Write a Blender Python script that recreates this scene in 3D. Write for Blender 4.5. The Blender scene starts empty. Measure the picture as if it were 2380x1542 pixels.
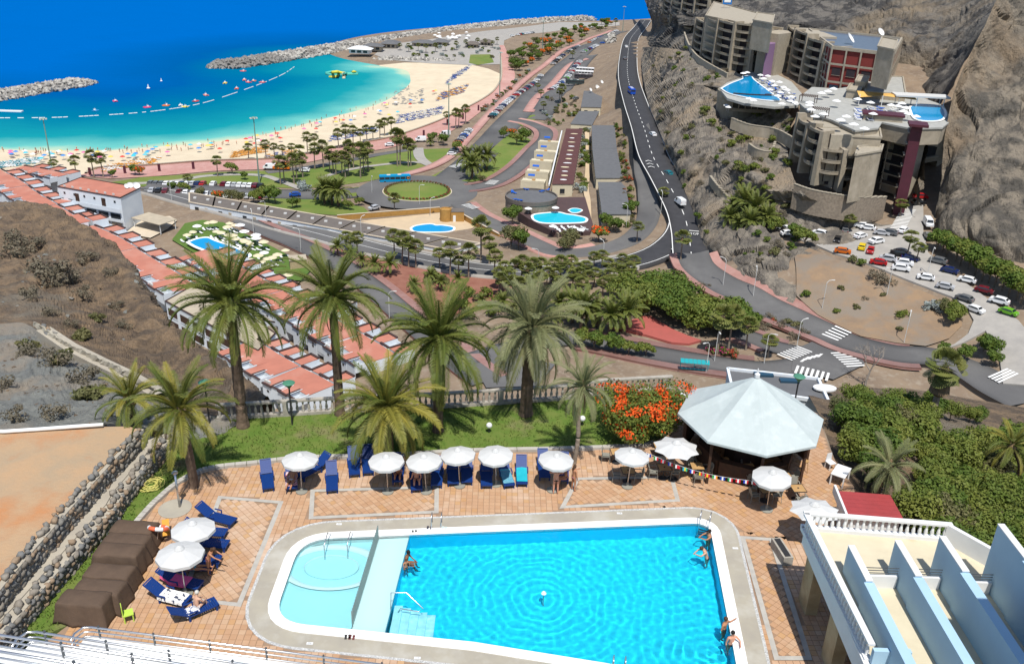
import bpy, bmesh, math, random
import numpy as np
from mathutils import Vector, Matrix, noise
random.seed(7); np.random.seed(7)
SC = bpy.context.scene
COL = SC.collection
# ---------------------------------------------------------------- camera
# Pixel coordinates used for surveying are those of a 2380 x 1542 view of the photograph.
VW, VH, F = 2380, 1542, 2100.0
PITCH, ROLL, CZ = math.radians(24.8), math.radians(1.9), 105.0
_c, _s = math.cos(PITCH), math.sin(PITCH)
FWD = np.array([0, _c, -_s]); _u0 = np.array([0, _s, _c]); _r0 = np.array([1.0, 0, 0])
RGT = _r0*math.cos(ROLL) + _u0*math.sin(ROLL)
UPV = _u0*math.cos(ROLL) - _r0*math.sin(ROLL)
CAM = np.array([0, 0, CZ])
cd = bpy.data.cameras.new('camera'); cam = bpy.data.objects.new('camera', cd); COL.objects.link(cam)
cam.matrix_world = Matrix(((RGT[0], UPV[0], -FWD[0], 0), (RGT[1], UPV[1], -FWD[1], 0), (RGT[2], UPV[2], -FWD[2], CZ), (0, 0, 0, 1)))
cd.sensor_width = 36; cd.lens = 36*F/VW; cd.clip_start = 0.3; cd.clip_end = 30000
SC.camera = cam
# ---------------------------------------------------------------- world, sun, exposure
SUN_EL, SUN_AZ = math.radians(64), math.radians(10)     # sun high behind the camera, a little to its right
wd = bpy.data.worlds.new('World'); SC.world = wd; wd.use_nodes = True
nt = wd.node_tree; bg = nt.nodes['Background']
sky = nt.nodes.new('ShaderNodeTexSky'); sky.sky_type = 'NISHITA'; sky.sun_disc = False
sky.sun_elevation = SUN_EL; sky.sun_rotation = math.pi - SUN_AZ
sky.air_density = 1.0; sky.dust_density = 0.6; sky.ozone_density = 1.5
nt.links.new(sky.outputs[0], bg.inputs[0]); bg.inputs[1].default_value = 0.11
sl = bpy.data.lights.new('sun', 'SUN'); sl.energy = 4.6; sl.angle = math.radians(0.53); sl.color = (1, 0.955, 0.88)
sun = bpy.data.objects.new('sun', sl); COL.objects.link(sun)
_d = Vector((math.sin(SUN_AZ)*math.cos(SUN_EL), -math.cos(SUN_AZ)*math.cos(SUN_EL), math.sin(SUN_EL)))
sun.rotation_euler = _d.to_track_quat('Z', 'Y').to_euler(); sun.location = (40, -60, 190)
SC.view_settings.view_transform = 'Standard'; SC.view_settings.look = 'None'
SC.view_settings.exposure = 0.25; SC.view_settings.gamma = 1.0
SC.cycles.use_denoising = True
SC.cycles.max_bounces = 8; SC.cycles.diffuse_bounces = 3; SC.cycles.transparent_max_bounces = 12
# ---------------------------------------------------------------- survey helpers
def ray(x, y): return FWD*F + RGT*(x-VW/2) - UPV*(y-VH/2)
def P(x, y, z):
    d = ray(x, y); return CAM + d*((z-CZ)/d[2])
def proj(p):
    d = np.asarray(p, float)-CAM; k = F/d.dot(FWD); return (VW/2+d.dot(RGT)*k, VH/2-d.dot(UPV)*k)
def ztop(p, py):
    lo, hi = p[2]-5, p[2]+90
    for _ in range(40):
        m = (lo+hi)/2
        if proj((p[0], p[1], m))[1] > py: lo = m
        else: hi = m
    return (lo+hi)/2
def atdist(x, y, Y):            # point on the sight line at ground distance Y
    d = ray(x, y); return CAM + d*(Y/d[1])
V3 = Vector
def fbm(p, s, o=4): return noise.fractal(Vector(p)*s, 0.6, 2.1, o)
def cath(pts, n=8):             # smooth polyline through points
    pts = [np.asarray(p, float) for p in pts]
    out = []
    for i in range(len(pts)-1):
        p0 = pts[max(i-1, 0)]; p1 = pts[i]; p2 = pts[i+1]; p3 = pts[min(i+2, len(pts)-1)]
        for k in range(n):
            t = k/n
            out.append(.5*((2*p1)+(-p0+p2)*t+(2*p0-5*p1+4*p2-p3)*t*t+(-p0+3*p1-3*p2+p3)*t**3))
    out.append(pts[-1]); return out
# ---------------------------------------------------------------- object helpers
class MB:
    """collects faces; build() links them as one mesh object"""
    def __init__(s): s.v = []; s.f = []; s.m = []; s.mi = 0
    def face(s, pts, flip=False):
        n = len(s.v); s.v += [tuple(map(float, p)) for p in pts]
        idx = list(range(n, n+len(pts)))
        s.f.append(idx[::-1] if flip else idx); s.m.append(s.mi)
    def raw(s, vs, fs):
        n = len(s.v); s.v += [tuple(map(float, p)) for p in vs]
        for f in fs: s.f.append([n+i for i in f]); s.m.append(s.mi)
    def box(s, c, d, rz=0, taper=1.0, rx=0, ry=0):
        M = Matrix.Translation(c) @ Matrix.Rotation(rz, 4, 'Z') @ Matrix.Rotation(ry, 4, 'Y') @ Matrix.Rotation(rx, 4, 'X')
        hx, hy, hz = d[0]/2, d[1]/2, d[2]/2; vs = []
        for z, t in ((-hz, 1), (hz, taper)):
            for x, y in ((-hx, -hy), (hx, -hy), (hx, hy), (-hx, hy)): vs.append(M @ V3((x*t, y*t, z)))
        s.raw(vs, [(3, 2, 1, 0), (4, 5, 6, 7), (0, 1, 5, 4), (1, 2, 6, 5), (2, 3, 7, 6), (3, 0, 4, 7)])
        return s
    def prism(s, poly, z0, z1, bottom=False):        # poly: xy list ccw
        n = len(poly)
        vs = [(p[0], p[1], z0) for p in poly]+[(p[0], p[1], z1) for p in poly]
        fs = [tuple(range(n, 2*n))]+[(i, (i+1) % n, n+(i+1) % n, n+i) for i in range(n)]
        if bottom: fs.append(tuple(range(n-1, -1, -1)))
        s.raw(vs, fs); return s
    def tube(s, pts, r, n=6, cap=True, r2=None):
        pts = [V3(p) for p in pts]; k = len(pts); base = len(s.v)
        vs = []
        for i, p in enumerate(pts):
            t = (pts[min(i+1, k-1)]-pts[max(i-1, 0)]).normalized()
            a = t.cross(V3((0, 0, 1)));
            if a.length < 1e-3: a = V3((1, 0, 0))
            a.normalize(); b = a.cross(t)
            if isinstance(r, (list, tuple)): rr = r[i]
            else: rr = r if r2 is None else r+(r2-r)*i/(k-1)
            for j in range(n):
                an = 2*math.pi*j/n; vs.append(p+(a*math.cos(an)+b*math.sin(an))*rr)
        fs = []
        for i in range(k-1):
            for j in range(n): fs.append((i*n+j, i*n+(j+1) % n, (i+1)*n+(j+1) % n, (i+1)*n+j))
        if cap: fs.append(tuple(range(n-1, -1, -1))); fs.append(tuple((k-1)*n+j for j in range(n)))
        s.raw(vs, fs); return s
    def lathe(s, prof, n=12, c=(0, 0, 0), cap=True):   # prof: (r, z)
        k = len(prof); vs = []
        for r, z in prof:
            for j in range(n):
                a = 2*math.pi*j/n; vs.append((c[0]+r*math.cos(a), c[1]+r*math.sin(a), c[2]+z))
        fs = []
        for i in range(k-1):
            for j in range(n): fs.append((i*n+j, i*n+(j+1) % n, (i+1)*n+(j+1) % n, (i+1)*n+j))
        if cap: fs.append(tuple(range(n-1, -1, -1))); fs.append(tuple((k-1)*n+j for j in range(n)))
        s.raw(vs, fs); return s
    def ball(s, c, r, seg=8, rings=6, sc=(1, 1, 1)):
        pr = [(max(1e-3, r*math.sin(math.pi*i/rings)), -r*math.cos(math.pi*i/rings)) for i in range(rings+1)]
        b = len(s.v); s.lathe(pr, seg, (0, 0, 0), False)
        for i in range(b, len(s.v)):
            v = s.v[i]; s.v[i] = (c[0]+v[0]*sc[0], c[1]+v[1]*sc[1], c[2]+v[2]*sc[2])
        return s
    def mesh(s, name, mats, smooth=False):
        me = bpy.data.meshes.new(name); me.from_pydata(s.v, [], s.f)
        if not isinstance(mats, (list, tuple)): mats = [mats]
        for m in mats: me.materials.append(m)
        if len(mats) > 1: me.polygons.foreach_set('material_index', s.m)
        if smooth: me.polygons.foreach_set('use_smooth', [True]*len(s.f))
        me.update(); return me
    def build(s, name, mats, parent=None, smooth=False, **kw):
        return ob(name, s.mesh(name, mats, smooth), parent, **kw)
CH = {}
def ob(name, me=None, parent=None, loc=None, rz=None, sc=None, label=None, cat=None, group=None, kind=None, color=None):
    o = bpy.data.objects.new(name, me); COL.objects.link(o)
    if parent is not None: o.parent = parent; CH.setdefault(parent.name, []).append(o)
    if loc is not None: o.location = loc
    if rz is not None: o.rotation_euler = (0, 0, rz) if not isinstance(rz, (tuple, list)) else rz
    if sc is not None: o.scale = (sc,)*3 if not isinstance(sc, (tuple, list)) else sc
    if label: o['label'] = label
    if cat: o['category'] = cat
    if group: o['group'] = group
    if kind: o['kind'] = kind
    if color: o.color = (*color, 1)
    return o
def copy_tree(o, parent=None):
    c = o.copy(); COL.objects.link(c); c.parent = parent
    if parent is not None: CH.setdefault(parent.name, []).append(c)
    for ch in CH.get(o.name, ()): copy_tree(ch, c)
    return c
_used = set()
def place(proto, loc, rz=0, sc=1.0, label=None, group=None, color=None, cat=None):
    """first use takes the prototype itself, later ones copies with copies of its parts"""
    if id(proto) not in _used: _used.add(id(proto)); o = proto
    else: o = copy_tree(proto)
    o.location = loc; o.rotation_euler = (0, 0, rz); o.scale = (sc,)*3 if not isinstance(sc, (tuple, list)) else sc
    if label: o['label'] = label
    if group: o['group'] = group
    if cat: o['category'] = cat
    if color:
        o.color = (*color, 1)
        for ch in CH.get(o.name, ()): ch.color = (*color, 1)
    return o
ORD = ['zeroth', 'first', 'second', 'third', 'fourth', 'fifth', 'sixth', 'seventh', 'eighth', 'ninth', 'tenth', 'eleventh', 'twelfth', 'thirteenth', 'fourteenth', 'fifteenth', 'sixteenth', 'seventeenth', 'eighteenth', 'nineteenth', 'twentieth']
_tens = ['', '', 'twenty', 'thirty', 'forty', 'fifty', 'sixty', 'seventy', 'eighty', 'ninety']
def nth(i):
    if i > 99: return 'hundred-and-'+nth(i-100) if i > 100 else 'hundredth'
    if i <= 20: return ORD[i]
    if i % 10 == 0: return {30: 'thirtieth', 40: 'fortieth', 50: 'fiftieth', 60: 'sixtieth', 70: 'seventieth', 80: 'eightieth', 90: 'ninetieth'}[i]
    return _tens[i//10]+'-'+ORD[i % 10]
# ---------------------------------------------------------------- materials
def MAT(name, col, rough=.8, col2=None, scale=1.0, bump=0.0, bscale=None, metal=0.0, spec=.3, detail=4, ramp=(.35, .65), col3=None, s3=.1, r3=(.5, .7), objcol=False, trans=0, leaf=0, stretch=None, bd=None):
    m = bpy.data.materials.new(name); m.use_nodes = True; t = m.node_tree; N = t.nodes; L = t.links
    b = N['Principled BSDF']; b.inputs['Roughness'].default_value = rough; b.inputs['Metallic'].default_value = metal
    b.inputs['Specular IOR Level'].default_value = spec
    if trans: b.inputs['Transmission Weight'].default_value = trans
    c4 = (*col, 1); src = None
    if col2 or bump or col3:
        g = N.new('ShaderNodeNewGeometry'); pos = g.outputs['Position']
        if stretch: mp_ = N.new('ShaderNodeMapping'); mp_.inputs['Scale'].default_value = stretch; L.new(pos, mp_.inputs[0]); pos = mp_.outputs[0]
        def nz(sc, det=detail):
            n = N.new('ShaderNodeTexNoise'); n.inputs['Scale'].default_value = sc; n.inputs['Detail'].default_value = det
            n.inputs['Roughness'].default_value = .62; L.new(pos, n.inputs['Vector']); return n
        def mix(fac, a, bcol):
            x = N.new('ShaderNodeMix'); x.data_type = 'RGBA'; L.new(fac, x.inputs[0])
            if isinstance(a, tuple): x.inputs[6].default_value = a
            else: L.new(a, x.inputs[6])
            if isinstance(bcol, tuple): x.inputs[7].default_value = bcol
            else: L.new(bcol, x.inputs[7])
            return x.outputs[2]
        def rmp(s, lo, hi):
            r = N.new('ShaderNodeMapRange'); r.inputs[1].default_value = lo; r.inputs[2].default_value = hi; L.new(s, r.inputs[0]); return r.outputs[0]
        src = c4
        if objcol: oi = N.new('ShaderNodeObjectInfo'); src = oi.outputs['Color']
        if col2: src = mix(rmp(nz(scale).outputs[0], *ramp), src, (*col2, 1))
        if col3: src = mix(rmp(nz(s3).outputs[0], *r3), src, (*col3, 1))
        if not isinstance(src, tuple): L.new(src, b.inputs['Base Color'])
        else: b.inputs['Base Color'].default_value = src
        if bump:
            bn = N.new('ShaderNodeBump'); bn.inputs['Strength'].default_value = min(1, bump); bn.inputs['Distance'].default_value = bd or max(.02, bump*.15)
            L.new(nz(bscale or scale*3, 6).outputs[0], bn.inputs['Height']); L.new(bn.outputs[0], b.inputs['Normal'])
    elif objcol:
        oi = N.new('ShaderNodeObjectInfo'); L.new(oi.outputs['Color'], b.inputs['Base Color'])
    else: b.inputs['Base Color'].default_value = c4
    if leaf:
        b.inputs['Subsurface Weight'].default_value = 0
        tr = N.new('ShaderNodeBsdfTranslucent'); mx = N.new('ShaderNodeMixShader'); mx.inputs[0].default_value = leaf
        if src is not None and not isinstance(src, tuple): L.new(src, tr.inputs[0])
        else: tr.inputs[0].default_value = c4
        L.new(b.outputs[0], mx.inputs[1]); L.new(tr.outputs[0], mx.inputs[2]); L.new(mx.outputs[0], N['Material Output'].inputs[0])
    return m
# ================================================================ materials of the setting
m_earth = MAT('dry_earth', (.235, .175, .12), .95, (.165, .122, .088), .15, .5, 1.2, col3=(.27, .22, .165), s3=.6)
m_sand = MAT('beach_sand', (.60, .51, .37), .95, (.53, .445, .32), .12, .15, 2.0)
m_grass = MAT('park_lawn', (.105, .165, .028), .95, (.15, .18, .04), .12, .4, 3.0, col3=(.20, .19, .06), s3=.05, r3=(.5, .75))
m_pink = MAT('pink_paving', (.46, .27, .235), .9, (.40, .20, .17), .4, .1, 4, col3=(.50, .30, .26), s3=.05)
m_asph = MAT('asphalt', (.105, .103, .103), .9, (.135, .133, .13), .2, .12, 8, col3=(.075, .074, .075), s3=.05, r3=(.45, .7))
m_blacktop = MAT('fresh_asphalt', (.036, .036, .040), .8, (.046, .046, .05), .3, .1, 8)
m_conc = MAT('concrete_paving', (.34, .32, .29), .9, (.28, .265, .245), .3, .12, 5)
m_paint = MAT('road_paint', (.72, .72, .70), .7, (.62, .62, .60), 1.5)
m_beige = MAT('beige_stone', (.55, .47, .36), .9, (.48, .41, .31), .5, .1, 5)
m_red = MAT('red_ground', (.21, .085, .06), .95, (.26, .12, .085), .3, .3, 3)
m_rock = MAT('volcanic_rock', (.265, .23, .185), .95, (.11, .098, .085), .22, 1.0, .9, detail=8, ramp=(.38, .62), col3=(.29, .225, .155), s3=.035, r3=(.50, .64), bd=1.4)
m_cliff = MAT('cliff_rock', (.17, .155, .135), .95, (.055, .052, .05), .13, 1.0, .8, detail=10, ramp=(.43, .56), col3=(.24, .19, .13), s3=.018, r3=(.52, .64), stretch=(1, 1, .4), bd=2.2)
m_spur = MAT('spur_rock', (.235, .20, .155), .95, (.10, .09, .076), .16, 1.0, .9, detail=10, ramp=(.43, .57), col3=(.265, .195, .125), s3=.017, r3=(.54, .66), stretch=(1, 1, .45), bd=1.8)
m_hill = MAT('hillside_earth', (.225, .158, .098), .97, (.115, .086, .062), .5, 1.0, 2.8, detail=10, ramp=(.40, .60), col3=(.185, .16, .125), s3=.08, r3=(.52, .64), bd=.55)
m_scree = MAT('grey_scree', (.21, .215, .195), .97, (.145, .148, .14), 1.1, .9, 6, bd=.25, detail=8, col3=(.27, .22, .165), s3=.12)

# ================================================================ valley floor: thin plate through surveyed spots
_cp = [ # sea bed
 (-200,330,-3),(0,300,-3),(500,250,-4),(800,200,-3),(300,120,-12),(0,40,-16),(700,60,-14),(1190,30,-14),(1400,25,-10),(-300,100,-12),(1300,-20,-16),(600,200,-6),(880,200,-1.6),
 # water line
 (-150,348,0),(0,350,0),(120,352,0),(250,352,0),(360,344,0),(480,334,0),(560,324,0),(650,307,0),(740,282,0),(820,262,0),(880,244,0),(920,224,0),(950,202,0),(958,180,0),(945,162,0),(900,155,0),
 # sand top, promenade
 (-150,405,3),(0,400,3),(200,405,3),(400,388,3),(600,368,3.3),(800,338,3.4),(950,306,3.5),(1050,268,3.5),(1120,234,3.5),(1160,195,3.6),(1162,125,3.6),(1060,190,2),(1080,160,2.4),
 (1000,110,4),(1200,80,4),(1350,60,4),(1450,62,6),(850,120,2),(1100,110,4),
 # park and roundabout
 (300,428,5),(500,420,5.4),(700,420,6),(850,410,6),(1000,350,5),(1100,385,6),(970,450,7),(1080,440,7.2),(1200,345,6),(1150,440,7.6),(560,450,5.6),(780,490,7),(400,437,5),
 (1300,165,5),(1400,100,5),(1440,78,6),(1200,255,5),(1350,180,5.4),(1270,300,6.4),
 (340,450,9.5),(500,490,10),(700,545,11),(900,600,11.5),(1100,625,12),(1300,635,12.5),(1462,612,13.6),
 (1000,520,8),(850,510,7.6),(1150,508,9),(1200,548,10.2),(1290,588,11.4),(1372,588,12.2),(1250,500,9),(1420,520,12),(1430,400,11),(1400,260,8.5),(1330,330,8),(1320,430,9),(1360,200,6),
 (1488,540,13.5),(1505,470,16),(1480,300,22),(1430,330,13),(1455,400,16),
 # the black road
 (1486,66,13),(1466,92,17),(1460,138,21),(1461,183,23),(1477,241,24),(1498,298,24),(1515,370,23),(1547,420,21.5),(1575,470,19.5),(1592,510,17.6),(1605,560,16),(1565,555,15.2),(1530,585,14.4),
 # spur, junction, lower road
 (1625,628,16),(1700,672,15.6),(1780,718,15.2),(1856,752,15),(1977,802,15),(2080,826,15.4),(2166,833,16),(2252,867,16),(2330,915,16),
 (1350,796,14),(1500,822,14),(1667,848,14.6),(1770,860,15),(1890,850,15),(1743,786,15),
 (1500,700,14),(1650,720,15),(1250,710,13),(1000,680,12),(850,700,12),(1200,780,13.4),(800,640,11.6),(960,760,12.4),(1100,860,13.4),(1000,900,13.4),
 # car park and the dry patch
 (1850,500,24),(1900,470,25),(1900,540,24),(1960,580,24),(2090,500,27.4),(2128,450,29),(2000,625,23.4),(2090,640,23),(2180,600,25),(2190,680,22),(2290,745,20.6),(2350,800,19.6),(2370,880,18),
 (1880,640,22),(1980,690,19.6),(2100,730,18.6),(2200,790,17.4),(1860,600,23),(1800,640,21),(1720,640,18),
 # rocky slope foot beside the road
 (1520,160,26),(1560,300,28),(1620,420,25),(1650,520,20),(1700,560,21),(1780,560,23),(1620,480,20),(1800,470,26),
 # terrace village and its pool lawn
 (-100,440,8),(100,450,8),(250,490,8.6),(380,540,9),(520,560,9.4),(620,600,10),(450,640,9.4),(600,720,10.4),(750,740,11),(700,850,11.4),(560,900,11),(850,850,12.4),(300,640,9)]
_cw = np.array([P(*c) for c in _cp])
_S = 100.0
def _U(d2): return np.where(d2 > 1e-12, d2*np.log(np.maximum(d2, 1e-12)), 0)*.5
_xy = _cw[:, :2]/_S; _n = len(_xy)
_K = _U(((_xy[:, None]-_xy[None])**2).sum(-1)) + np.eye(_n)*2e-3
_A = np.zeros((_n+3, _n+3)); _A[:_n, :_n] = _K; _A[:_n, _n] = 1; _A[:_n, _n+1:] = _xy; _A[_n, :_n] = 1; _A[_n+1:, :_n] = _xy.T
_w = np.linalg.solve(_A, np.concatenate([_cw[:, 2], [0, 0, 0]]))
def TH(xy):
    q = np.atleast_2d(np.asarray(xy, float))[:, :2]/_S; out = np.empty(len(q))
    for i in range(0, len(q), 4000):
        c = q[i:i+4000]; d2 = ((c[:, None]-_xy[None])**2).sum(-1)
        out[i:i+4000] = _U(d2) @ _w[:_n] + _w[_n] + c @ _w[_n+1:]
    return np.clip(out, -20, 60)
def th(x, y): return float(TH([[x, y]])[0])
_T = np.concatenate([np.linspace(.25, .6, 60), np.linspace(.6, 1.6, 240)])
def G(px, py, zmin=-50):
    """ground point of the valley seen at that spot"""
    d = ray(px, py); t0 = -CZ/d[2]*.995
    pts = CAM[None]+d[None]*(_T*t0)[:, None]
    pts = pts[pts[:, 2] > -25]
    h = TH(pts); k = np.argmax(pts[:, 2] < h)
    if pts[k, 2] >= h[k]: return P(px, py, 0)
    a, b = pts[max(k-1, 0)], pts[k]
    for _ in range(14):
        m = (a+b)/2
        if m[2] < th(m[0], m[1]): b = m
        else: a = m
    m = (a+b)/2; m[2] = th(m[0], m[1]); return m
# terrain sheet: fan of rings round the camera's foot, finer near, with rock roughness away from roads
_az = np.radians(np.linspace(-44, 44, 250)); _rr = 92*(1.0122**np.arange(200))
_gx = np.outer(_rr, np.sin(_az)).ravel(); _gy = np.outer(_rr, np.cos(_az)).ravel()
_gz = TH(np.c_[_gx, _gy])
_gz = np.where(_gz < -.3, _gz, _gz)
nr, na = len(_rr), len(_az)
_fs = [(i*na+j, i*na+j+1, (i+1)*na+j+1, (i+1)*na+j) for i in range(nr-1) for j in range(na-1)]
def sheet(name, co, faces, mat, smooth=True, **kw):
    me = bpy.data.meshes.new(name); me.from_pydata([tuple(c) for c in co], [], faces); me.materials.append(mat)
    if smooth: me.polygons.foreach_set('use_smooth', [True]*len(me.polygons))
    me.update(); return ob(name, me, **kw)
def drape(name, pts, mat, off=.1, L=5.0, pick=True, smooth_n=0, kind='structure', parent=None, flat=None, wall=0, label=None):
    """sheet laid on the ground; pts are survey pixels (pick) or xy"""
    if pick: w = [G(*p)[:2] for p in pts]
    else: w = [np.asarray(p)[:2] for p in pts]
    if smooth_n: w = cath(list(w)+[w[0]], smooth_n)[:-1]
    bm = bmesh.new(); vs = [bm.verts.new((p[0], p[1], 0)) for p in w]
    es = [bm.edges.new((vs[i], vs[(i+1) % len(vs)])) for i in range(len(vs))]
    bmesh.ops.triangle_fill(bm, edges=es, use_beauty=True)
    for _ in range(7):
        le = [e for e in bm.edges if e.calc_length() > L]
        if not le: break
        bmesh.ops.subdivide_edges(bm, edges=le, cuts=1); bmesh.ops.triangulate(bm, faces=bm.faces[:])
    co = np.array([v.co[:2] for v in bm.verts]); z = TH(co)+off if flat is None else np.full(len(co), flat)
    for v, zz in zip(bm.verts, z): v.co.z = zz
    bmesh.ops.recalc_face_normals(bm, faces=bm.faces[:])
    if sum(f.normal.z for f in bm.faces) < 0: bmesh.ops.reverse_faces(bm, faces=bm.faces[:])
    if wall:
        be = [e for e in bm.edges if e.is_boundary]
        r = bmesh.ops.extrude_edge_only(bm, edges=be)
        for v in [g for g in r['geom'] if isinstance(g, bmesh.types.BMVert)]: v.co.z -= wall
    me = bpy.data.meshes.new(name); bm.to_mesh(me); bm.free(); me.materials.append(mat)
    return ob(name, me, parent, kind=kind if parent is None else None, label=label)
def ribbon_pts(line, n=6, pick=True):
    w = [(P(*p) if len(p) == 3 else G(*p)[:2]) if pick else np.asarray(p) for p in line]
    return cath(w, n)
def offs(w, d):
    out = []
    for i, p in enumerate(w):
        t = (w[min(i+1, len(w)-1)]-w[max(i-1, 0)])[:2]; t = t/np.linalg.norm(t); out.append(p[:2]+np.array([t[1], -t[0]])*d)
    return out
def ribbon(name, w, d0, d1, mat, off, nx=3, kind='structure', skirt=0, parent=None, label=None):
    """strip between lateral offsets d0..d1 (metres, + is right of travel) along centre line w; carried level across"""
    w3 = len(w[0]) == 3; zc = np.array([p[2] for p in w])+off if w3 else TH(np.array(w))+off
    vs = []; fs = []; k = nx+1
    cols = [offs(w, d0+(d1-d0)*j/nx) for j in range(k)]
    for i in range(len(w)):
        zz = [zc[i] if w3 else max(zc[i], th(*cols[j][i])+off*.6) for j in range(k)]
        for j in range(k): vs.append((cols[j][i][0], cols[j][i][1], zz[j]))
    for i in range(len(w)-1):
        for j in range(nx): fs.append((i*k+j, i*k+j+1, (i+1)*k+j+1, (i+1)*k+j))
    if skirt:
        for jj in (0, nx):
            b = len(vs)
            for i in range(len(w)): v = vs[i*k+jj]; vs.append((v[0], v[1], v[2]-skirt))
            for i in range(len(w)-1):
                q = (i*k+jj, (i+1)*k+jj, b+i+1, b+i); fs.append(q)
    return sheet(name, vs, fs, mat, kind=kind if parent is None else None, parent=parent, label=label)
def patch(name, rows, nu, nv, mat, disp=1.0, sc=.08, fine=.25, world=False, ridg=True, seed=0, **kw):
    """rock face through a grid of surveyed points (px,py,z), roughened"""
    g = [[np.asarray(p if world == 1 else atdist(*p) if world == 2 else P(*p), float) for p in r] for r in rows]
    a = [cath(r, nu) for r in g]; m = min(len(r) for r in a)
    b = [cath([a[i][j] for i in range(len(a))], nv) for j in range(m)]
    k = len(b[0]); co = []; B = np.array(b); NN = np.cross(np.gradient(B, axis=0), np.gradient(B, axis=1)); NN /= np.maximum(np.linalg.norm(NN, axis=2, keepdims=True), 1e-9); NN *= np.where(NN[..., 2:] < 0, -1, 1)
    for j in range(m):
        for i in range(k):
            p = b[j][i]; n = NN[j, i]
            q = Vector(p*sc)+Vector((seed*7.3, seed*3.1, seed))
            e = min(1, 6*min(j/m, 1-j/m, i/k, 1-i/k)+.15)
            if ridg:
                d = noise.ridged_multi_fractal(q, .9, 2.2, 3, 1.0, 2.0)-1.1
                q2 = q+noise.noise_vector(q*1.7)*.25; v1 = noise.voronoi(q2*1.9); v2 = noise.voronoi(q2*5.2)
                d = d*.55+noise.noise(v1[1][0]*7.7)*.8+(v1[0][1]-v1[0][0]-.3)*.7+(v2[0][1]-v2[0][0]-.3)*.5
            else: d = noise.fractal(q, .8, 2.1, 3)+.5*(noise.voronoi(q*1.3)[0][1]-noise.voronoi(q*1.3)[0][0])-.2
            d = d*disp*e+noise.fractal(q*4, .6, 2.0, 1)*disp*fine*e
            co.append(p+n*d)
    fs = [(j*k+i, (j+1)*k+i, (j+1)*k+i+1, j*k+i+1) for j in range(m-1) for i in range(k-1)]
    n0 = np.cross(co[fs[len(fs)//2][1]]-co[fs[len(fs)//2][0]], co[fs[len(fs)//2][2]]-co[fs[len(fs)//2][0]])
    if n0.dot(CAM-co[fs[len(fs)//2][0]]) < 0: fs = [f[::-1] for f in fs]
    return sheet(name, co, fs, mat, smooth=False, **kw)
# ================================================================ sea
_shore = [(-400,352),(-150,350),(0,350),(120,352),(250,352),(360,344),(480,334),(560,324),(650,307),(740,282),(820,262),(880,244),(920,224),(950,202),(958,180),(945,162),(900,155),(860,153)]
_sw = np.array(cath([P(x, y, 0)[:2] for x, y in _shore], 6))
def shore_dist(xy):
    out = np.empty(len(xy))
    for i in range(0, len(xy), 3000): out[i:i+3000] = np.sqrt(((xy[i:i+3000, None]-_sw[None])**2).sum(-1).min(1))
    return out
az = np.radians(np.linspace(-60, 50, 170)); rr = np.concatenate([240*(1.011**np.arange(150)), np.geomspace(1300, 26000, 40)])
sx = np.outer(rr, np.sin(az)).ravel(); sy = np.outer(rr, np.cos(az)).ravel()
nA = len(az)
fs = [((i+1)*nA+j, (i+1)*nA+j+1, i*nA+j+1, i*nA+j) for i in range(len(rr)-1) for j in range(nA-1)]
def water_mat(name, stops, rough=.12, bscale=.25, bump=.25, dist=.3, attr='offing'):
    m = bpy.data.materials.new(name); m.use_nodes = True; t = m.node_tree; N = t.nodes; L = t.links; b = N['Principled BSDF']
    b.inputs['Roughness'].default_value = rough; b.inputs['IOR'].default_value = 1.33; b.inputs['Specular IOR Level'].default_value = 0.0 if attr == 'offing' else .3
    at = N.new('ShaderNodeAttribute'); at.attribute_name = attr
    g = N.new('ShaderNodeNewGeometry')
    nz = N.new('ShaderNodeTexNoise'); nz.inputs['Scale'].default_value = .022; nz.inputs['Detail'].default_value = 4; L.new(g.outputs['Position'], nz.inputs['Vector'])
    ad = N.new('ShaderNodeMath'); ad.operation = 'MULTIPLY_ADD'; L.new(nz.outputs[0], ad.inputs[0]); ad.inputs[1].default_value = .16; L.new(at.outputs['Fac'], ad.inputs[2])
    sb = N.new('ShaderNodeMath'); sb.operation = 'SUBTRACT'; L.new(ad.outputs[0], sb.inputs[0]); sb.inputs[1].default_value = .08
    cr = N.new('ShaderNodeValToRGB'); e = cr.color_ramp.elements
    while len(e) < len(stops): e.new(.5)
    for el, (p, c) in zip(e, stops): el.position = p; el.color = (*c, 1)
    L.new(sb.outputs[0], cr.inputs[0]); L.new(cr.outputs[0], b.inputs['Base Color'])
    mp = N.new('ShaderNodeMapping'); mp.inputs['Scale'].default_value = (.35, 1.0, 1); mp.inputs['Rotation'].default_value = (0, 0, .15); L.new(g.outputs['Position'], mp.inputs[0])
    n2 = N.new('ShaderNodeTexNoise'); n2.inputs['Scale'].default_value = bscale; n2.inputs['Detail'].default_value = 6; n2.inputs['Roughness'].default_value = .65; L.new(mp.outputs[0], n2.inputs['Vector'])
    bn = N.new('ShaderNodeBump'); bn.inputs['Strength'].default_value = bump; bn.inputs['Distance'].default_value = dist
    L.new(n2.outputs[0], bn.inputs['Height']); L.new(bn.outputs[0], b.inputs['Normal'])
    return m
m_sea = water_mat('sea_water', [(0, (.42, .50, .36)), (.04, (.11, .39, .36)), (.13, (.006, .225, .265)), (.36, (.0, .13, .235)), (.60, (.0, .078, .26)), (1, (.0, .098, .36))], rough=.3, bscale=.16, bump=.6, dist=1.0)
sea = sheet('sea', np.c_[sx, sy, np.zeros(len(sx))], fs, m_sea, kind='structure', label='blue sea with a turquoise bay off the beach')
_sd = shore_dist(np.c_[sx, sy])/230
at = sea.data.attributes.new('offing', 'FLOAT', 'POINT'); at.data.foreach_set('value', np.clip(_sd, 0, 1).astype(np.float32))

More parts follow.
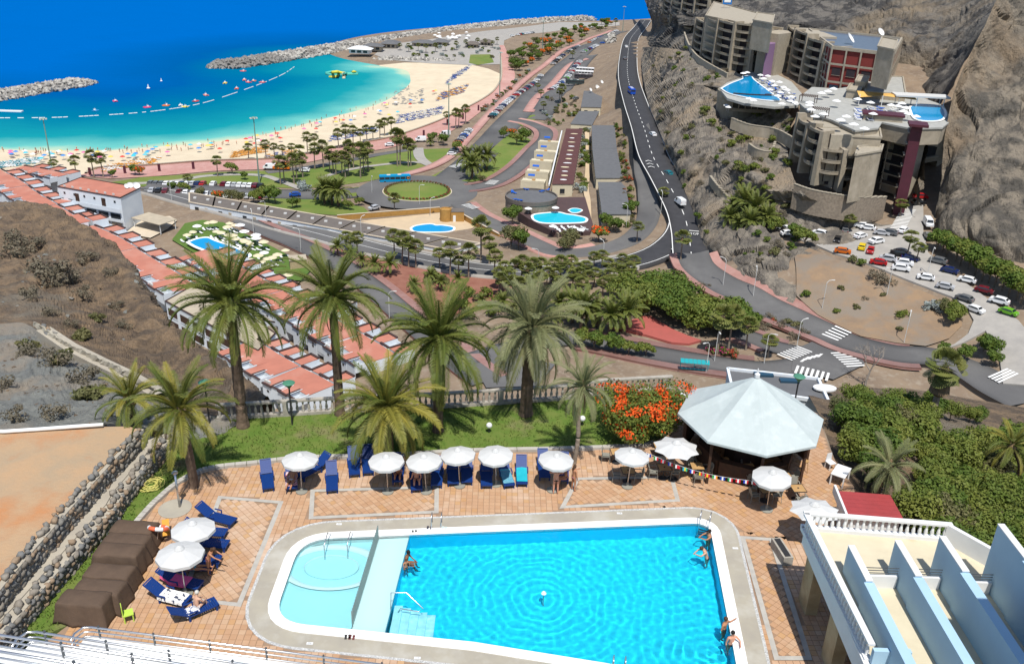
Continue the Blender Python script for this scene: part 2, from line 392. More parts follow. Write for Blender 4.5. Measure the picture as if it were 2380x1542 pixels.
# ================================================================ beach, promenade, lawns
drape('beach', [(-120,330),(0,332),(120,335),(250,337),(360,330),(480,319),(560,309),(650,292),(740,268),(820,248),(870,230),(905,212),(928,192),(930,174),(900,162),(880,152),(940,146),(1060,146),(1100,152),(1135,160),(1163,172),(1160,200),(1130,230),(1072,262),(986,298),(900,325),(786,345),(700,364),(640,373),(560,373),(487,378),(350,388),(230,394),(180,412),(60,415),(-120,415)], m_sand, .10, 6)
drape('promenade', [(180,410),(230,392),(350,386),(487,376),(560,371),(641,371),(700,362),(784,343),(899,323),(985,296),(1071,259),(1128,228),(1157,200),(1166,172),(1163,129),(1161,106),(1172,106),(1181,129),(1197,172),(1196,195),(1170,221),(1135,247),(1085,285),(1045,308),(985,325),(899,346),(784,364),(641,394),(487,399),(258,416)], m_pink, .25, 6)
ribbon('promenade_kerb', ribbon_pts([(200,405),(230,392),(350,386),(487,376),(641,371),(700,362),(784,343),(899,323),(985,296),(1071,259),(1128,228),(1157,200),(1166,172),(1163,129)]), -.5, .5, m_beige, .9, 1, skirt=1.2)
drape('park_lawn', [(330,434),(258,424),(330,412),(487,402),(641,397),(720,394),(800,378),(860,368),(930,352),(985,347),(1060,345),(1040,372),(1000,390),(940,403),(860,421),(790,431),(700,439),(600,434),(500,427)], m_grass, .14, 6)
drape('lawn_below_parking', [(590,478),(620,462),(690,462),(715,462),(775,468),(845,482),(858,494),(780,501),(700,494),(640,488)], m_grass, .16, 6)
drape('traffic_island_lawn', [(796,443),(830,436),(860,436),(842,455),(820,458)], m_grass, .3, 6)
drape('east_island_lawn', [(985,419),(1030,397),(1033,415)], m_grass, .3, 6)
drape('oval_lawn', [(1062,418),(1082,423),(1114,421),(1157,400),(1208,363),(1231,340),(1228,323),(1185,315),(1157,335),(1114,375),(1071,395)], m_grass, .3, 6, smooth_n=3)
drape('garden_lawn', [(1192,281),(1230,270),(1256,264),(1250,275),(1215,295)], m_grass, .3, 6)
drape('beachside_lawn', [(1090,147),(1093,128),(1140,127),(1148,146),(1110,152)], m_grass, .3, 6)
drape('garden_ground', [(1172,150),(1178,92),(1250,65),(1330,58),(1425,62),(1400,80),(1330,105),(1260,150),(1215,185)], m_earth, .2, 8)
drape('harbour_paving', [(870,128),(900,105),(1000,92),(1150,70),(1300,52),(1440,52),(1440,60),(1330,66),(1200,82),(1172,95),(1165,150),(1090,152),(1000,148),(905,140)], m_conc, .22, 8)
drape('red_earth_bank', [(745,545),(800,560),(900,590),(1010,615),(1110,640),(1200,650),(1180,680),(1100,720),(1010,750),(960,730),(880,665),(800,600)], m_red, .12, 6)
# ================================================================ roads
roads = {}; _carve = []
def road(name, line, w, mat, off=.35, walk=None, n=6, label=None, lines=()):
    wl = ribbon_pts(line, n)
    r = ribbon(name, wl, -w/2, w/2, mat, off, 4, skirt=1.5, label=label)
    roads[name] = (wl, r, off)
    for sd, ww, *fr in (walk or []):
        d0 = sd*(w/2); d1 = sd*(w/2+ww); f0, f1 = fr or (0, 1)
        ribbon('pavement', wl[int(f0*len(wl)):int(f1*len(wl))], min(d0, d1), max(d0, d1), m_pink, off+.12, 1, skirt=.6, label='pink pavement along the '+name.replace('_', ' '))
    _carve.append((wl, w/2+3.5, off))
    for d, wd_, da, gap in lines: mark(wl, d, wd_, da, gap, off+.03, r)
    return wl, r
def mark(w, d, wd_, da=0, gap=0, off=.38, parent=None, s0=0, s1=1e9):
    """painted line at lateral offset d; da/gap dash lengths (0 = solid, one strip)"""
    c = np.array(offs(w, d)); seg = np.r_[0, np.cumsum(np.linalg.norm(np.diff(c, axis=0), axis=1))]
    def at(s): return np.array([np.interp(s, seg, c[:, 0]), np.interp(s, seg, c[:, 1])])
    w3 = len(w[0]) == 3; zc = np.array([p[2] for p in w])+off if w3 else TH(np.array(w))+off; s = max(0, s0); end = min(seg[-1], s1)
    def strip(a, b, nm):
        k = max(2, int((b-a)/3)+1); vs = []
        for q in np.linspace(a, b, k):
            p = at(q); t = at(min(q+.4, seg[-1]))-at(max(q-.4, 0)); t = t/np.linalg.norm(t); nrm = np.array([t[1], -t[0]])*wd_/2
            z = np.interp(q, seg, zc) if w3 else max(np.interp(q, seg, zc), th(*p)+off*.6+.03)
            vs += [(p[0]-nrm[0], p[1]-nrm[1], z), (p[0]+nrm[0], p[1]+nrm[1], z)]
        sheet(nm, vs, [(2*i, 2*i+1, 2*i+3, 2*i+2) for i in range(k-1)], m_paint, parent=parent)
    if not da: strip(s, end, 'edge_line'); return
    while s+da < end: strip(s, s+da, 'lane_dash'); s += da+gap
W = [(1, 2.4), (-1, 2.4)]
road('black_road', [(1500,48,11.5),(1487,66,13),(1467,92,17),(1460,138,21),(1461,183,23),(1477,241,24.2),(1498,298,24.2),(1519,365,23.2),(1549,418,21.6),(1576,468,19.6),(1593,505,17.8),(1603,545,16.4),(1607,575,16.1),(1610,600,15.9)], 11.5, m_blacktop, .6, label='freshly laid black road winding below the hotel',
     lines=[(-5.7, .3, 0, 0), (5.7, .3, 0, 0), (.4, .25, 3.5, 5)])
road('black_bend', [(1586,488,18.6),(1586,515,17.3),(1580,540,16.4),(1564,562,15.6),(1536,584,14.9),(1500,600,14.3),(1462,611,13.9),(1430,617,13.6)], 9, m_blacktop, .55, label='black bend of the road sweeping left', lines=[(-4.0, .25, 0, 0), (4.0, .25, 0, 0)])
road('coast_road', [(1462,611),(1400,622),(1300,633),(1200,635),(1100,627),(1000,610),(900,588),(800,562),(700,536),(600,508),(500,482),(420,462),(335,444)], 10, m_asph, .45, label='grey coast road below the black bend', lines=[(-4.4, .25, 0, 0), (4.4, .25, 0, 0), (0, .2, 0, 0)])
road('spur_road', [(1609,592),(1612,606),(1626,630),(1668,662),(1753,708),(1856,752),(1925,779),(1977,801),(2080,826),(2166,833),(2252,867),(2310,903),(2380,940)], 9, m_asph, .4, [(1, 2.2, .04, .72), (-1, 2.2, .06, .72)], label='grey spur road curving to the junction')
road('beach_ramp', [(1486,300),(1492,350),(1497,396),(1506,440),(1508,500),(1490,538),(1449,567),(1372,587),(1294,588),(1256,574),(1191,543),(1114,507),(1070,475)], 7.5, m_asph, .42, [(1, 2.4, .55, 1), (-1, 1.2, .62, .9)], label='ramp from the black road down to the roundabout')
road('parking_avenue', [(1030,435),(1062,408),(1095,380),(1140,335),(1185,283),(1225,242),(1262,203),(1300,165),(1350,126),(1400,96),(1445,74)], 15, m_asph, .36, label='long avenue with parked cars beside the beach')
road('second_parking_aisle', [(1240,278),(1271,248),(1317,195),(1351,149),(1370,130)], 13, m_asph, .33, label='second parking aisle with coach bays')
road('island_loop', [(1070,440),(1110,436),(1150,425),(1200,394),(1243,350),(1268,322),(1262,302),(1232,288),(1195,280)], 7, m_asph, .40, W, label='loop road around the oval lawn')
road('exit_road', [(560,512),(640,548),(700,573),(780,612),(850,660),(905,705),(965,757),(1025,808),(1085,858),(1130,890)], 7.5, m_asph, .46, [(1, 0.01), (-1, 2.2)], label='exit road running down past the red earth bank')
road('lower_road', [(1085,845),(1180,815),(1260,795),(1340,790),(1420,803),(1500,820),(1600,838),(1667,848),(1770,860),(1860,852),(1925,838)], 7.5, m_asph, .43, [(1, 2.4, .3, .82), (-1, 2.4, .3, .8)], label='lower road behind the bus shelter')
road('middle_road', [(1700,775),(1743,786),(1805,810),(1874,822),(1945,832)], 6.5, m_asph, .41, [(1, 2, 0, .5), (-1, 2, 0, .6)], label='short road under the big trees to the junction')
road('west_parking_road', [(335,436),(430,440),(520,446),(620,452),(700,454),(790,452),(850,447)], 13, m_asph, .30, label='west parking strip running to the roundabout')
drape('junction', [(1845,815),(1925,778),(1977,802),(2010,850),(1936,886),(1838,866)], m_asph, .55, 4)
drape('palm_car_park', [(1805,520),(1850,490),(1905,478),(1994,528),(2046,530),(2073,525),(2104,497),(2118,449),(2145,449),(2145,538),(2156,590),(2200,631),(2269,679),(2321,717),(2366,748),(2400,790),(2400,900),(2330,895),(2321,831),(2290,772),(2238,800),(2183,817),(2217,803),(2249,779),(2262,748),(2245,717),(2211,693),(2149,669),(2080,642),(2011,614),(1942,593),(1887,569),(1846,555),(1812,542)], m_conc, .5, 5, wall=.6)
drape('dry_verge', [(1846,600),(1880,580),(1942,606),(2011,628),(2080,655),(2149,682),(2205,705),(2232,735),(2235,760),(2205,790),(2150,808),(2080,800),(2000,785),(1900,735),(1850,690)], MAT('orange_earth', (.26, .175, .105), .97, (.20, .145, .10), .25, .6, 2.5, col3=(.20, .165, .13), s3=.09, r3=(.45, .6)), .5, 5)
drape('bus_stop_apron', [(1100,850),(1200,830),(1290,850),(1250,900),(1130,905)], m_asph, .5, 5)
# roundabout
_rc = G(970, 449); RB = _rc
def disc(name, c, r0, r1, mat, z, n=64, **kw):
    vs = []; fs = []
    for i in range(n):
        a = 2*math.pi*i/n
        for r in (r0, r1): vs.append((c[0]+r*math.cos(a), c[1]+r*math.sin(a), z))
    for i in range(n): j = (i+1) % n; fs.append((2*i, 2*i+1, 2*j+1, 2*j))
    return sheet(name, vs, fs, mat, **kw)
RZ = _rc[2]+.75
disc('roundabout', _rc, 12.6, 23, m_asph, RZ, kind='structure', label='asphalt ring of the roundabout')
mb = MB(); mb.lathe([(13.2, -1), (13.2, .15), (12.6, .15), (12.4, .35), (8, .7), (3, .95), (.01, 1)], 64, (_rc[0], _rc[1], RZ), False)
mb.build('roundabout_lawn', m_grass, smooth=True, kind='structure', label='round green lawn in the middle of the roundabout')
mb = MB(); mb.lathe([(13.25, -.5), (13.25, .18), (12.9, .18), (12.9, -.5)], 64, (_rc[0], _rc[1], RZ), False); mb.build('roundabout_kerb', m_beige, kind='structure')
# paved strips
ribbon('parking_island', ribbon_pts([(1228,262),(1284,199),(1328,152),(1366,138)]), -3.2, 3.2, m_pink, .55, 2, skirt=.4)
ribbon('beach_pavement', ribbon_pts([(930,410),(1000,390),(1050,362),(1085,325),(1125,280),(1168,236),(1223,184),(1278,142),(1350,100),(1420,72)]), -2.4, 2.4, m_pink, .5, 2, skirt=.4)
ribbon('park_path', ribbon_pts([(745,415),(800,398),(870,386),(960,378),(1000,385)]), -1.3, 1.3, m_conc, .3, 1)
ribbon('service_lane', ribbon_pts([(620,402),(700,392),(780,380),(870,362),(945,350),(972,345)]), -2.2, 2.2, m_asph, .3, 1)
ribbon('service_path', ribbon_pts([(972,345),(975,365),(990,380),(1010,388)]), -2.4, 2.4, m_conc, .34, 1)
ribbon('park_walk', ribbon_pts([(300,428),(420,420),(480,410),(600,408),(660,425),(700,440)]), -1.6, 1.6, m_conc, .3, 1)
ribbon('pool_terrace_path', ribbon_pts([(1870,520),(1900,480),(1950,478)]), -1, 1, m_conc, .6, 1)
# crossings: every stripe is its own piece
def crossing(a, b, nst, length, road_key, wid=.55):
    A, B = G(*a), G(*b); par = roads[road_key][1]; off = .62
    d = (B-A)[:2]; nst = max(4, int(np.linalg.norm(d)/1.08)); wid = min(wid, .56); d /= np.linalg.norm(d); n = np.array([d[1], -d[0]])
    for i in range(nst):
        p = A[:2]+(B-A)[:2]*(i+.5)/nst; vs = []
        for u, v in ((-wid/2, -length/2), (wid/2, -length/2), (wid/2, length/2), (-wid/2, length/2)):
            q = p+d*u+n*v; vs.append((q[0], q[1], th(*q)+off))
        sheet('crossing_stripe', vs, [(0, 1, 2, 3)], m_paint, parent=par)
crossing((1925,790), (1962,768), 9, 4.5, 'spur_road')
crossing((1948,822), (1990,858), 10, 4.5, 'spur_road')
crossing((1820,836), (1872,815), 8, 4.0, 'middle_road')
crossing((1845,862), (1928,882), 10, 4.0, 'lower_road')
crossing((2178,815), (2228,833), 8, 3.5, 'spur_road')
crossing((1050,392), (1075,384), 9, 4.0, 'parking_avenue')
crossing((1137,432), (1150,422), 7, 4.0, 'island_loop')
crossing((2083,540), (2112,490), 10, 4.0, 'spur_road')
crossing((1080,478), (1107,488), 8, 3.5, 'beach_ramp')
crossing((2315,870), (2345,885), 4, 5.0, 'spur_road', .9)
for px, py in ((1874,838), (1884,836), (1894,833), (1904,831), (1866,842)):
    p = G(px, py); sheet('hatched_island_bar', [(p[0]-1.1, p[1]-.9, p[2]+.63), (p[0]-.4, p[1]-.9, p[2]+.63), (p[0]+1.1, p[1]+.9, p[2]+.63), (p[0]+.4, p[1]+.9, p[2]+.63)], [(0, 1, 2, 3)], m_paint, parent=roads['spur_road'][1])
# chevrons where the black road forks, STOP line and word
for k, (px, py) in enumerate(((1571,582), (1577,574), (1583,566), (1588,558), (1513,392), (1510,385), (1507,378))):
    p = P(px, py, 15.6) if k < 4 else P(px, py, 22.9); s_ = 1.0 if k < 4 else .8
    for sg in (-1, 1):
        sheet('chevron_bar', [(p[0], p[1]+1.0*s_, p[2]+.64), (p[0]+sg*1.5*s_, p[1]-1.0*s_, p[2]+.64), (p[0]+sg*1.5*s_, p[1]-.2*s_, p[2]+.64), (p[0], p[1]+1.8*s_, p[2]+.64)], [(0, 1, 2, 3)], m_paint, parent=roads['black_road'][1])
pa, pb = P(1601, 541, 16.5), P(1624, 543, 16.5)
sheet('stop_line', [(pa[0], pa[1]-.3, pa[2]+.8), (pb[0], pb[1]-.3, pb[2]+.8), (pb[0], pb[1]+.3, pb[2]+.8), (pa[0], pa[1]+.3, pa[2]+.8)], [(0, 1, 2, 3)], m_paint, parent=roads['black_road'][1])
_lz = _gz.copy(); _gxy = np.c_[_gx, _gy]
for wl, hw, of in _carve:
    if len(wl[0]) < 3: continue
    for p in wl:
        d2 = ((_gxy-p[:2])**2).sum(1); k = d2 < (hw+2)**2; _lz[k] = np.minimum(_lz[k], p[2]-.4)
sheet('ground', np.c_[_gx, _gy, _lz], [f[::-1] for f in _fs], m_earth, kind='structure', label='dry earth of the valley floor')
def lettering(name, txt, size, loc, rot, mat, parent=None, ext=.01, sx=1, sy=1, align='CENTER', **kw):
    c = bpy.data.curves.new(name, 'FONT'); c.body = txt; c.size = size; c.extrude = ext; c.align_x = align; c.align_y = 'CENTER'; c.resolution_u = 2
    tmp = bpy.data.objects.new('tmp', c); COL.objects.link(tmp); bpy.context.view_layer.update()
    me = bpy.data.meshes.new_from_object(tmp.evaluated_get(bpy.context.evaluated_depsgraph_get())); bpy.data.objects.remove(tmp); bpy.data.curves.remove(c)
    me.materials.clear(); me.materials.append(mat)
    return ob(name, me, parent, loc=loc, rz=rot, sc=(sx, sy, 1), **kw)
p = P(1611, 549, 16.4); lettering('stop_word', 'STOP', 1.5, (p[0], p[1], p[2]+.8), (0, 0, -.03), m_paint, roads['black_road'][1], 0, .95, 2.0)
# ================================================================ hill on the left, cliffs on the right
DZ = 76.0
_ridge = [(-160,455,58),(0,476,60),(100,483,61),(180,520,61),(240,560,61),(300,610,61),(355,690,61),(378,745,62),(440,800,63.5),(520,862,66),(590,925,69),(640,962,72)]
_rw = [P(*p) for p in _ridge]
_beh = [p+np.array([-6, 22, -34.]) for p in _rw]
_r2 = [(-160,610,63),(0,600,63.5),(80,605,63.5),(160,640,64),(220,680,64.4),(270,730,65),(310,780,66),(340,810,67),(400,855,69),(465,905,71),(530,945,73),(590,975,75)]
_r3 = [(-160,760,68),(0,752,69),(60,752,69.5),(120,790,70),(170,815,70.5),(230,840,71.4),(290,875,72.2),(330,890,73),(385,915,74),(440,945,75),(500,968,75.8),(560,985,76)]
_r4 = [(-160,880,73),(0,880,74),(60,880,74.4),(120,890,75),(170,905,75.4),(230,925,75.8),(280,940,76),(320,955,76.2),(370,970,76.3),(420,985,76.4),(470,992,76.2),(530,1000,76)]
_r5 = [(-160,1020,77.6),(0,1003,77.8),(60,998,77.8),(120,995,77.8),(170,990,77.8),(220,988,77.8),(270,985,77.6),(320,990,77.2),(370,1000,76.8),(410,1010,76.4),(460,1020,76),(520,1030,75.8)]
W_ = lambda r: [P(*p) for p in r]
patch('brown_hill', [_beh, _rw, W_(_r2), W_(_r3)], 22, 46, m_hill, .75, .3, .2, world=1, ridg=False, kind='structure', label='brown rocky hillside above the terrace roofs')
patch('scree_slope', [W_(_r3), W_(_r4), W_(_r5)], 14, 22, m_scree, .35, .4, .4, world=1, ridg=False, kind='structure', label='grey gravel slope below the old stone wall')
# back cliff behind the hotel and the spur on the right
patch('back_cliff', [[(1480,-40,40),(1560,-30,58),(1640,-30,66),(1740,-30,70),(1850,-40,72),(1980,-40,76),(2100,-40,79),(2240,-40,82),(2330,-30,83)],
                     [(1505,20,36),(1560,20,54),(1640,25,60),(1740,30,63),(1850,35,65),(1980,40,66),(2100,60,67),(2200,80,66),(2290,60,74)],
                     [(1515,60,26),(1555,60,44),(1640,80,50),(1740,80,57),(1850,70,60),(1980,90,60),(2080,120,58),(2150,180,52),(2230,160,60)],
                     [(1500,95,20),(1540,95,40),(1640,130,47),(1740,130,50),(1850,120,54),(1980,150,52),(2080,190,48),(2120,250,42),(2180,260,48)],
                     [(1500,130,18),(1540,130,36),(1640,160,44),(1740,170,46),(1850,180,46),(1980,200,44),(2080,250,38),(2120,330,36),(2150,380,40)],
                     [(1500,170,18),(1540,180,34),(1640,200,42),(1740,220,42),(1850,250,38),(1980,280,34),(2080,330,31),(2125,420,30),(2140,480,32)]],
      26, 22, m_cliff, 4.6, .028, .2, kind='structure', label='tall grey cliff behind the terraced hotel')
_sp = [(-70, (2345,2395,2480,2640), (310,318,316,306)), (30, (2302,2355,2445,2620), (298,305,302,292)), (190, (2227,2290,2400,2600), (284,286,280,268)), (320, (2195,2250,2380,2590), (272,266,258,246)), (430, (2184,2232,2350,2580), (262,251,241,226)), (500, (2172,2212,2310,2570), (256,242,231,214)), (560, (2170,2212,2300,2560), (252,237,226,208)), (610, (2174,2220,2312,2560), (249,233.5,220,202))]
patch('rock_spur', [[(x, y+[0, 14, 40, 100][k]*(y/560 if y > 0 else 0), d) for k, (x, d) in enumerate(zip(xs, ds))] for y, xs, ds in _sp], 44, 26, m_spur, 3.8, .032, .2, seed=3, world=2, kind='structure', label='rocky spur rising over the car park')
patch('hotel_rock', [[(1490,110,20),(1530,110,40),(1600,120,46),(1680,150,47),(1760,200,46),(1840,270,44)],
                     [(1492,160,24),(1530,165,34),(1590,180,41),(1660,210,42),(1720,270,38),(1830,330,38)],
                     [(1505,230,25.5),(1545,240,32),(1600,260,36),(1670,290,37),(1740,340,35.5),(1840,400,37)],
                     [(1530,300,25.5),(1565,320,30),(1610,340,32),(1680,370,34),(1760,410,35),(1870,450,35.5)],
                     [(1560,370,24),(1590,390,26.5),(1640,410,28),(1720,440,29.5),(1800,470,30),(1920,474,32.5)],
                     [(1590,440,21.4),(1620,455,23),(1670,475,24.4),(1740,500,26),(1810,510,26.5),(1960,492,30.5)],
                     [(1615,500,18.6),(1640,515,20),(1690,535,22.5),(1750,560,24),(1812,540,24.8),(2040,520,26.6)],
                     [(1632,560,16.6),(1660,580,18.6),(1710,600,21),(1770,615,22.2),(1830,580,24),(2060,528,26.4)],
                     [(1662,632,15.0),(1700,652,15.4),(1760,684,16.2),(1835,708,17),(1858,660,20.5),(1870,610,22.4)]], 34, 20, m_rock, 2.3, .05, .2, seed=5, kind='structure', label='rugged grey rock between the black road and the hotel')
# ================================================================ dirt platform, path and dry-stone walls at lower left
def poly_sheet(name, px, z, mat, skirt=0, smooth_n=0, parent=None, **kw):
    w = [P(x, y, z) for x, y in px]
    if smooth_n: w = cath(w+[w[0]], smooth_n)[:-1]
    return flat(name, [(p[0], p[1]) for p in w], z, mat, skirt, parent, **kw)
def area2(w): return sum(w[i][0]*w[(i+1) % len(w)][1]-w[(i+1) % len(w)][0]*w[i][1] for i in range(len(w)))
def flat(name, xy, z, mat, skirt=0, parent=None, **kw):
    if area2(xy) < 0: xy = xy[::-1]
    mb = MB(); mb.prism(xy, z-skirt, z) if skirt else mb.face([(x, y, z) for x, y in xy])
    if parent is None: kw.setdefault('kind', 'structure')
    return mb.build(name, mat, parent, **kw)
m_dirt = MAT('orange_dirt', (.40, .265, .155), .97, (.33, .25, .165), .5, .5, 5, col3=(.42, .20, .09), s3=.25, r3=(.52, .68))
m_path = MAT('concrete_path', (.40, .36, .29), .95, (.33, .30, .25), .8, .3, 6)
_dp = [P(x, y, 78)[:2] for x, y in ((-160,1025), (0,1005), (180,992), (300,990), (322,998), (178,1146), (60,1275), (0,1347), (-130,1480))]
_xs = np.linspace(-60, -14, 120); _ys = np.linspace(27, 52, 70)
def inside_np(q, poly):
    q = np.atleast_2d(np.asarray(q, float)); a = np.asarray(poly, float)[:, :2]; b = np.roll(a, 1, axis=0); c = np.zeros(len(q), bool)
    for (x1, y1), (x2, y2) in zip(a, b):
        if y1 == y2: continue
        c ^= ((y1 > q[:, 1]) != (y2 > q[:, 1])) & (q[:, 0] < (x2-x1)*(q[:, 1]-y1)/(y2-y1)+x1)
    return c
flat('dirt_platform', [tuple(p) for p in _dp], 78, m_dirt, 6, label='bare orange dirt platform behind the stone wall')
def line_at(pts, z): return [P(x, y, z) for x, y in pts]
w1 = line_at([(321,993), (250,1066), (178,1144), (60,1275), (0,1344), (-70,1430)], 78)      # top edge of upper wall
w2 = line_at([(384,1003), (330,1060), (262,1138), (245,1168), (141,1282), (29,1406), (-60,1500)], 77)   # top edge of lower wall
flat('walled_path', [(p[0]-.2, p[1]) for p in w1]+[(p[0], p[1]) for p in w2][::-1], 76.9, m_path, 5, label='narrow concrete path between the stone walls')
m_stone = [MAT('field_stone%d' % i, c, .95, tuple(x*.7 for x in c), 3, .5, 9) for i, c in enumerate([(.22, .21, .19), (.27, .24, .20), (.18, .18, .175), (.30, .22, .15)])]
def blob(seed, n=2, rough=.25, sc=(1, 1, 1)):
    bm = bmesh.new(); bmesh.ops.create_icosphere(bm, subdivisions=n, radius=1)
    for v in bm.verts:
        k = 1+rough*noise.noise(v.co*1.3+V3((seed*5.1, seed, 0)))*2
        v.co = V3((v.co.x*sc[0], v.co.y*sc[1], v.co.z*sc[2]))*k
    me = bpy.data.meshes.new('stone'); bm.to_mesh(me); bm.free(); return me
stone_me = []
for i in range(8):
    me = blob(i, 1, .35); me.materials.append(m_stone[i % 4]); me.polygons.foreach_set('use_smooth', [True]*len(me.polygons)); stone_me.append(me)
def stone_wall(w, h, label, size=.36, thick=.5, z_off=0):
    root = ob('dry_stone_wall', None, loc=tuple(w[0]), label=label, cat='stone wall')
    r = random.Random(len(label)); o = np.array(w[0])
    c = np.array(w); seg = np.r_[0, np.cumsum(np.linalg.norm(np.diff(c[:, :2], axis=0), axis=1))]
    core = MB()
    for i in range(len(w)-1):
        a, b = np.array(w[i])-o, np.array(w[i+1])-o; t = (b-a)/np.linalg.norm(b-a); n = np.array([-t[1], t[0], 0])*thick*.5
        core.raw([a-n-[0, 0, h+.3], a+n-[0, 0, h+.3], a+n-[0, 0, .12], a-n-[0, 0, .12], b-n-[0, 0, h+.3], b+n-[0, 0, h+.3], b+n-[0, 0, .12], b-n-[0, 0, .12]], [(0, 4, 7, 3), (3, 7, 6, 2), (1, 2, 6, 5)])
    core.build('mortar_core', m_path, root)
    rows = max(2, int(h/size/.8)+1); cnt = 0; lst = []
    for k in range(rows+1):
        s = r.random()*size
        while s < seg[-1]:
            sz = size*r.uniform(.6, 1.15)
            p = np.array([np.interp(s, seg, c[:, 0]), np.interp(s, seg, c[:, 1])]); q = np.array([np.interp(s+.2, seg, c[:, 0]), np.interp(s+.2, seg, c[:, 1])]); t = (q-p)
            t = t/(np.linalg.norm(t)+1e-9); n = np.array([-t[1], t[0]])
            if n[0] < 0: n = -n
            zc = -h*k/rows; off = thick*.42 if k < rows or True else 0
            cnt += 1
            lst.append(dict(me=stone_me[r.randrange(8)], loc=(p[0]-o[0]+n[0]*off*(1 if k else r.uniform(-.9, .9)), p[1]-o[1]+n[1]*off*(1 if k else r.uniform(-.9, .9)), zc), rz=(r.uniform(-.3, .3), r.uniform(-.3, .3), math.atan2(t[1], t[0])+r.uniform(-.4, .4)), sc=(sz*.62, sz*.5, sz*.5)))
            s += sz*.95
    lst.sort(key=lambda d: math.hypot(d['loc'][0]+o[0], d['loc'][1]+o[1])); rest = MB()
    for d in lst[:295]: ob('stone', parent=root, **d)
    for d in lst[295:]:
        M = Matrix.LocRotScale(V3(d['loc']), __import__('mathutils').Euler(d['rz']), V3(d['sc'])); rest.mi = m_stone.index(d['me'].materials[0]); rest.raw([M @ v.co for v in d['me'].vertices], [tuple(p.vertices) for p in d['me'].polygons])
    if rest.f: ob('farther_stones', rest.mesh('farther_stones', m_stone, True), root, kind='stuff')
    return root
stone_wall([p+[.08, 0, .05] for p in w1], 1.1, 'dry stone wall between the dirt platform and the concrete path', .36)
stone_wall([p+[.3, 0, 0] for p in w2], 1.2, 'dry stone wall between the concrete path and the grass strip', .36, .55)
w3_ = [P(*p) for p in ((100,760,71.2), (160,800,71.8), (230,835,72.6), (300,868,73.6), (370,910,74.8))]
stone_wall(w3_, 1.3, 'old limewashed stone wall climbing the gravel slope', .6, 1.2)
o3 = w3_[0]; _cw3 = cath([p-o3 for p in w3_], 14); _vs = []; 
for q, p in enumerate(_cw3):
    for u in range(6): _vs.append((p[0]-1.5+u*.27+noise.noise(V3((q*.7, u*.9, 2)))*.22, p[1]+1.1-u*.2+noise.noise(V3((q*.5, u, 7)))*.2, p[2]+.12+noise.noise(V3((q*.9, u*1.3, 4)))*.2-(.5 if u in (0, 5) else 0)))
mb = MB(); mb.raw(_vs, [(q*6+u, (q+1)*6+u, (q+1)*6+u+1, q*6+u+1) for q in range(len(_cw3)-1) for u in range(5)])
mb.build('lime_capping', MAT('lime_render', (.44, .40, .32), .95, (.33, .30, .24), 1.2, .6, 6), [o for o in COL.objects if o.get('label', '').startswith('old limewashed')][0])
mb = MB(); mb.tube([P(-60, 1000, 78.1), P(10, 1002, 78.15), P(100, 996, 78.15), P(180, 990, 78.2), P(240, 986, 78.2)], .11, 8)
mb.build('water_pipe', MAT('white_pvc', (.8, .8, .78), .4), smooth=True, label='long white pipe lying along the edge of the dirt platform', cat='pipe')
# ================================================================ pool terrace: lawn, kerb, slab, tiles
m_lawn = MAT('hotel_lawn', (.085, .15, .02), .95, (.13, .17, .035), 1.2, .6, 12, col3=(.20, .17, .09), s3=.35, r3=(.55, .72))
m_kerb = MAT('kerb_stone', (.42, .40, .36), .9, (.35, .33, .30), 2, .2, 8)
_kerb = [(160,1450),(225,1360),(300,1240),(345,1185),(370,1160),(405,1130),(450,1103),(500,1088),(600,1077),(700,1066),(900,1060),(1100,1049),(1300,1045),(1480,1038),(1520,1030)]
_kw = cath(line_at(_kerb, DZ), 4)
_bal = line_at([(505,974), (780,957), (1010,947), (1300,928), (1400,914), (1560,905)], DZ)
_lawn = [(p[0], p[1]) for p in _kw]+[(P(1600,990,DZ)[0], P(1600,990,DZ)[1])]+[(p[0], p[1]+.4) for p in _bal[::-1]]+[tuple(P(x, y, DZ)[:2]) for x, y in ((430,990), (392,1020), (330,1080), (250,1190), (150,1310), (40,1440), (90,1480))]
flat('hotel_lawn', _lawn, DZ-.01, m_lawn, 40, label='green lawn between the balustrade and the tiled terrace')
rk = random.Random(4); kroot = ob('lawn_kerb', None, loc=tuple(_kw[0]), kind='structure', label='pale kerb edging the lawn')
for i in range(len(_kw)-1):
    a, b = _kw[i]-_kw[0], _kw[i+1]-_kw[0]; L_ = np.linalg.norm(b-a); n = max(1, int(L_/1.0))
    for k in range(n):
        m = a+(b-a)*(k+.5)/n; MB().box((0, 0, .06), (L_/n-.03, .3, .22)).build('kerb_stone', m_kerb, kroot, loc=tuple(m), rz=math.atan2(b[1]-a[1], b[0]-a[0]))
# blades of grass
r = random.Random(2); gv = []; gf = []
_q = np.random.RandomState(3).uniform((-27, 27), (13, 55), (60000, 2)); _q = _q[inside_np(_q, _lawn)][:26000]
for x, y in _q:
    if noise.noise(V3((x*.5, y*.5, 0))) < -.15 and r.random() < .7: continue
    a = r.uniform(0, 6.28); h = r.uniform(.05, .16)*(1.5 if x < -17 else 1); w_ = .035; b = len(gv); lx, ly = math.cos(a+1.3)*h*.5, math.sin(a+1.3)*h*.5
    gv += [(x-math.cos(a)*w_, y-math.sin(a)*w_, DZ), (x+math.cos(a)*w_, y+math.sin(a)*w_, DZ), (x+lx, y+ly, DZ+h)]; gf.append((b, b+1, b+2))
sheet('grass', gv, gf, MAT('grass_blades', (.10, .18, .025), .8, (.17, .20, .05), 1.0, leaf=.3, col3=(.22, .19, .10), s3=.35, r3=(.55, .7)), smooth=False, kind='stuff', label='short tufted grass of the hotel lawn')
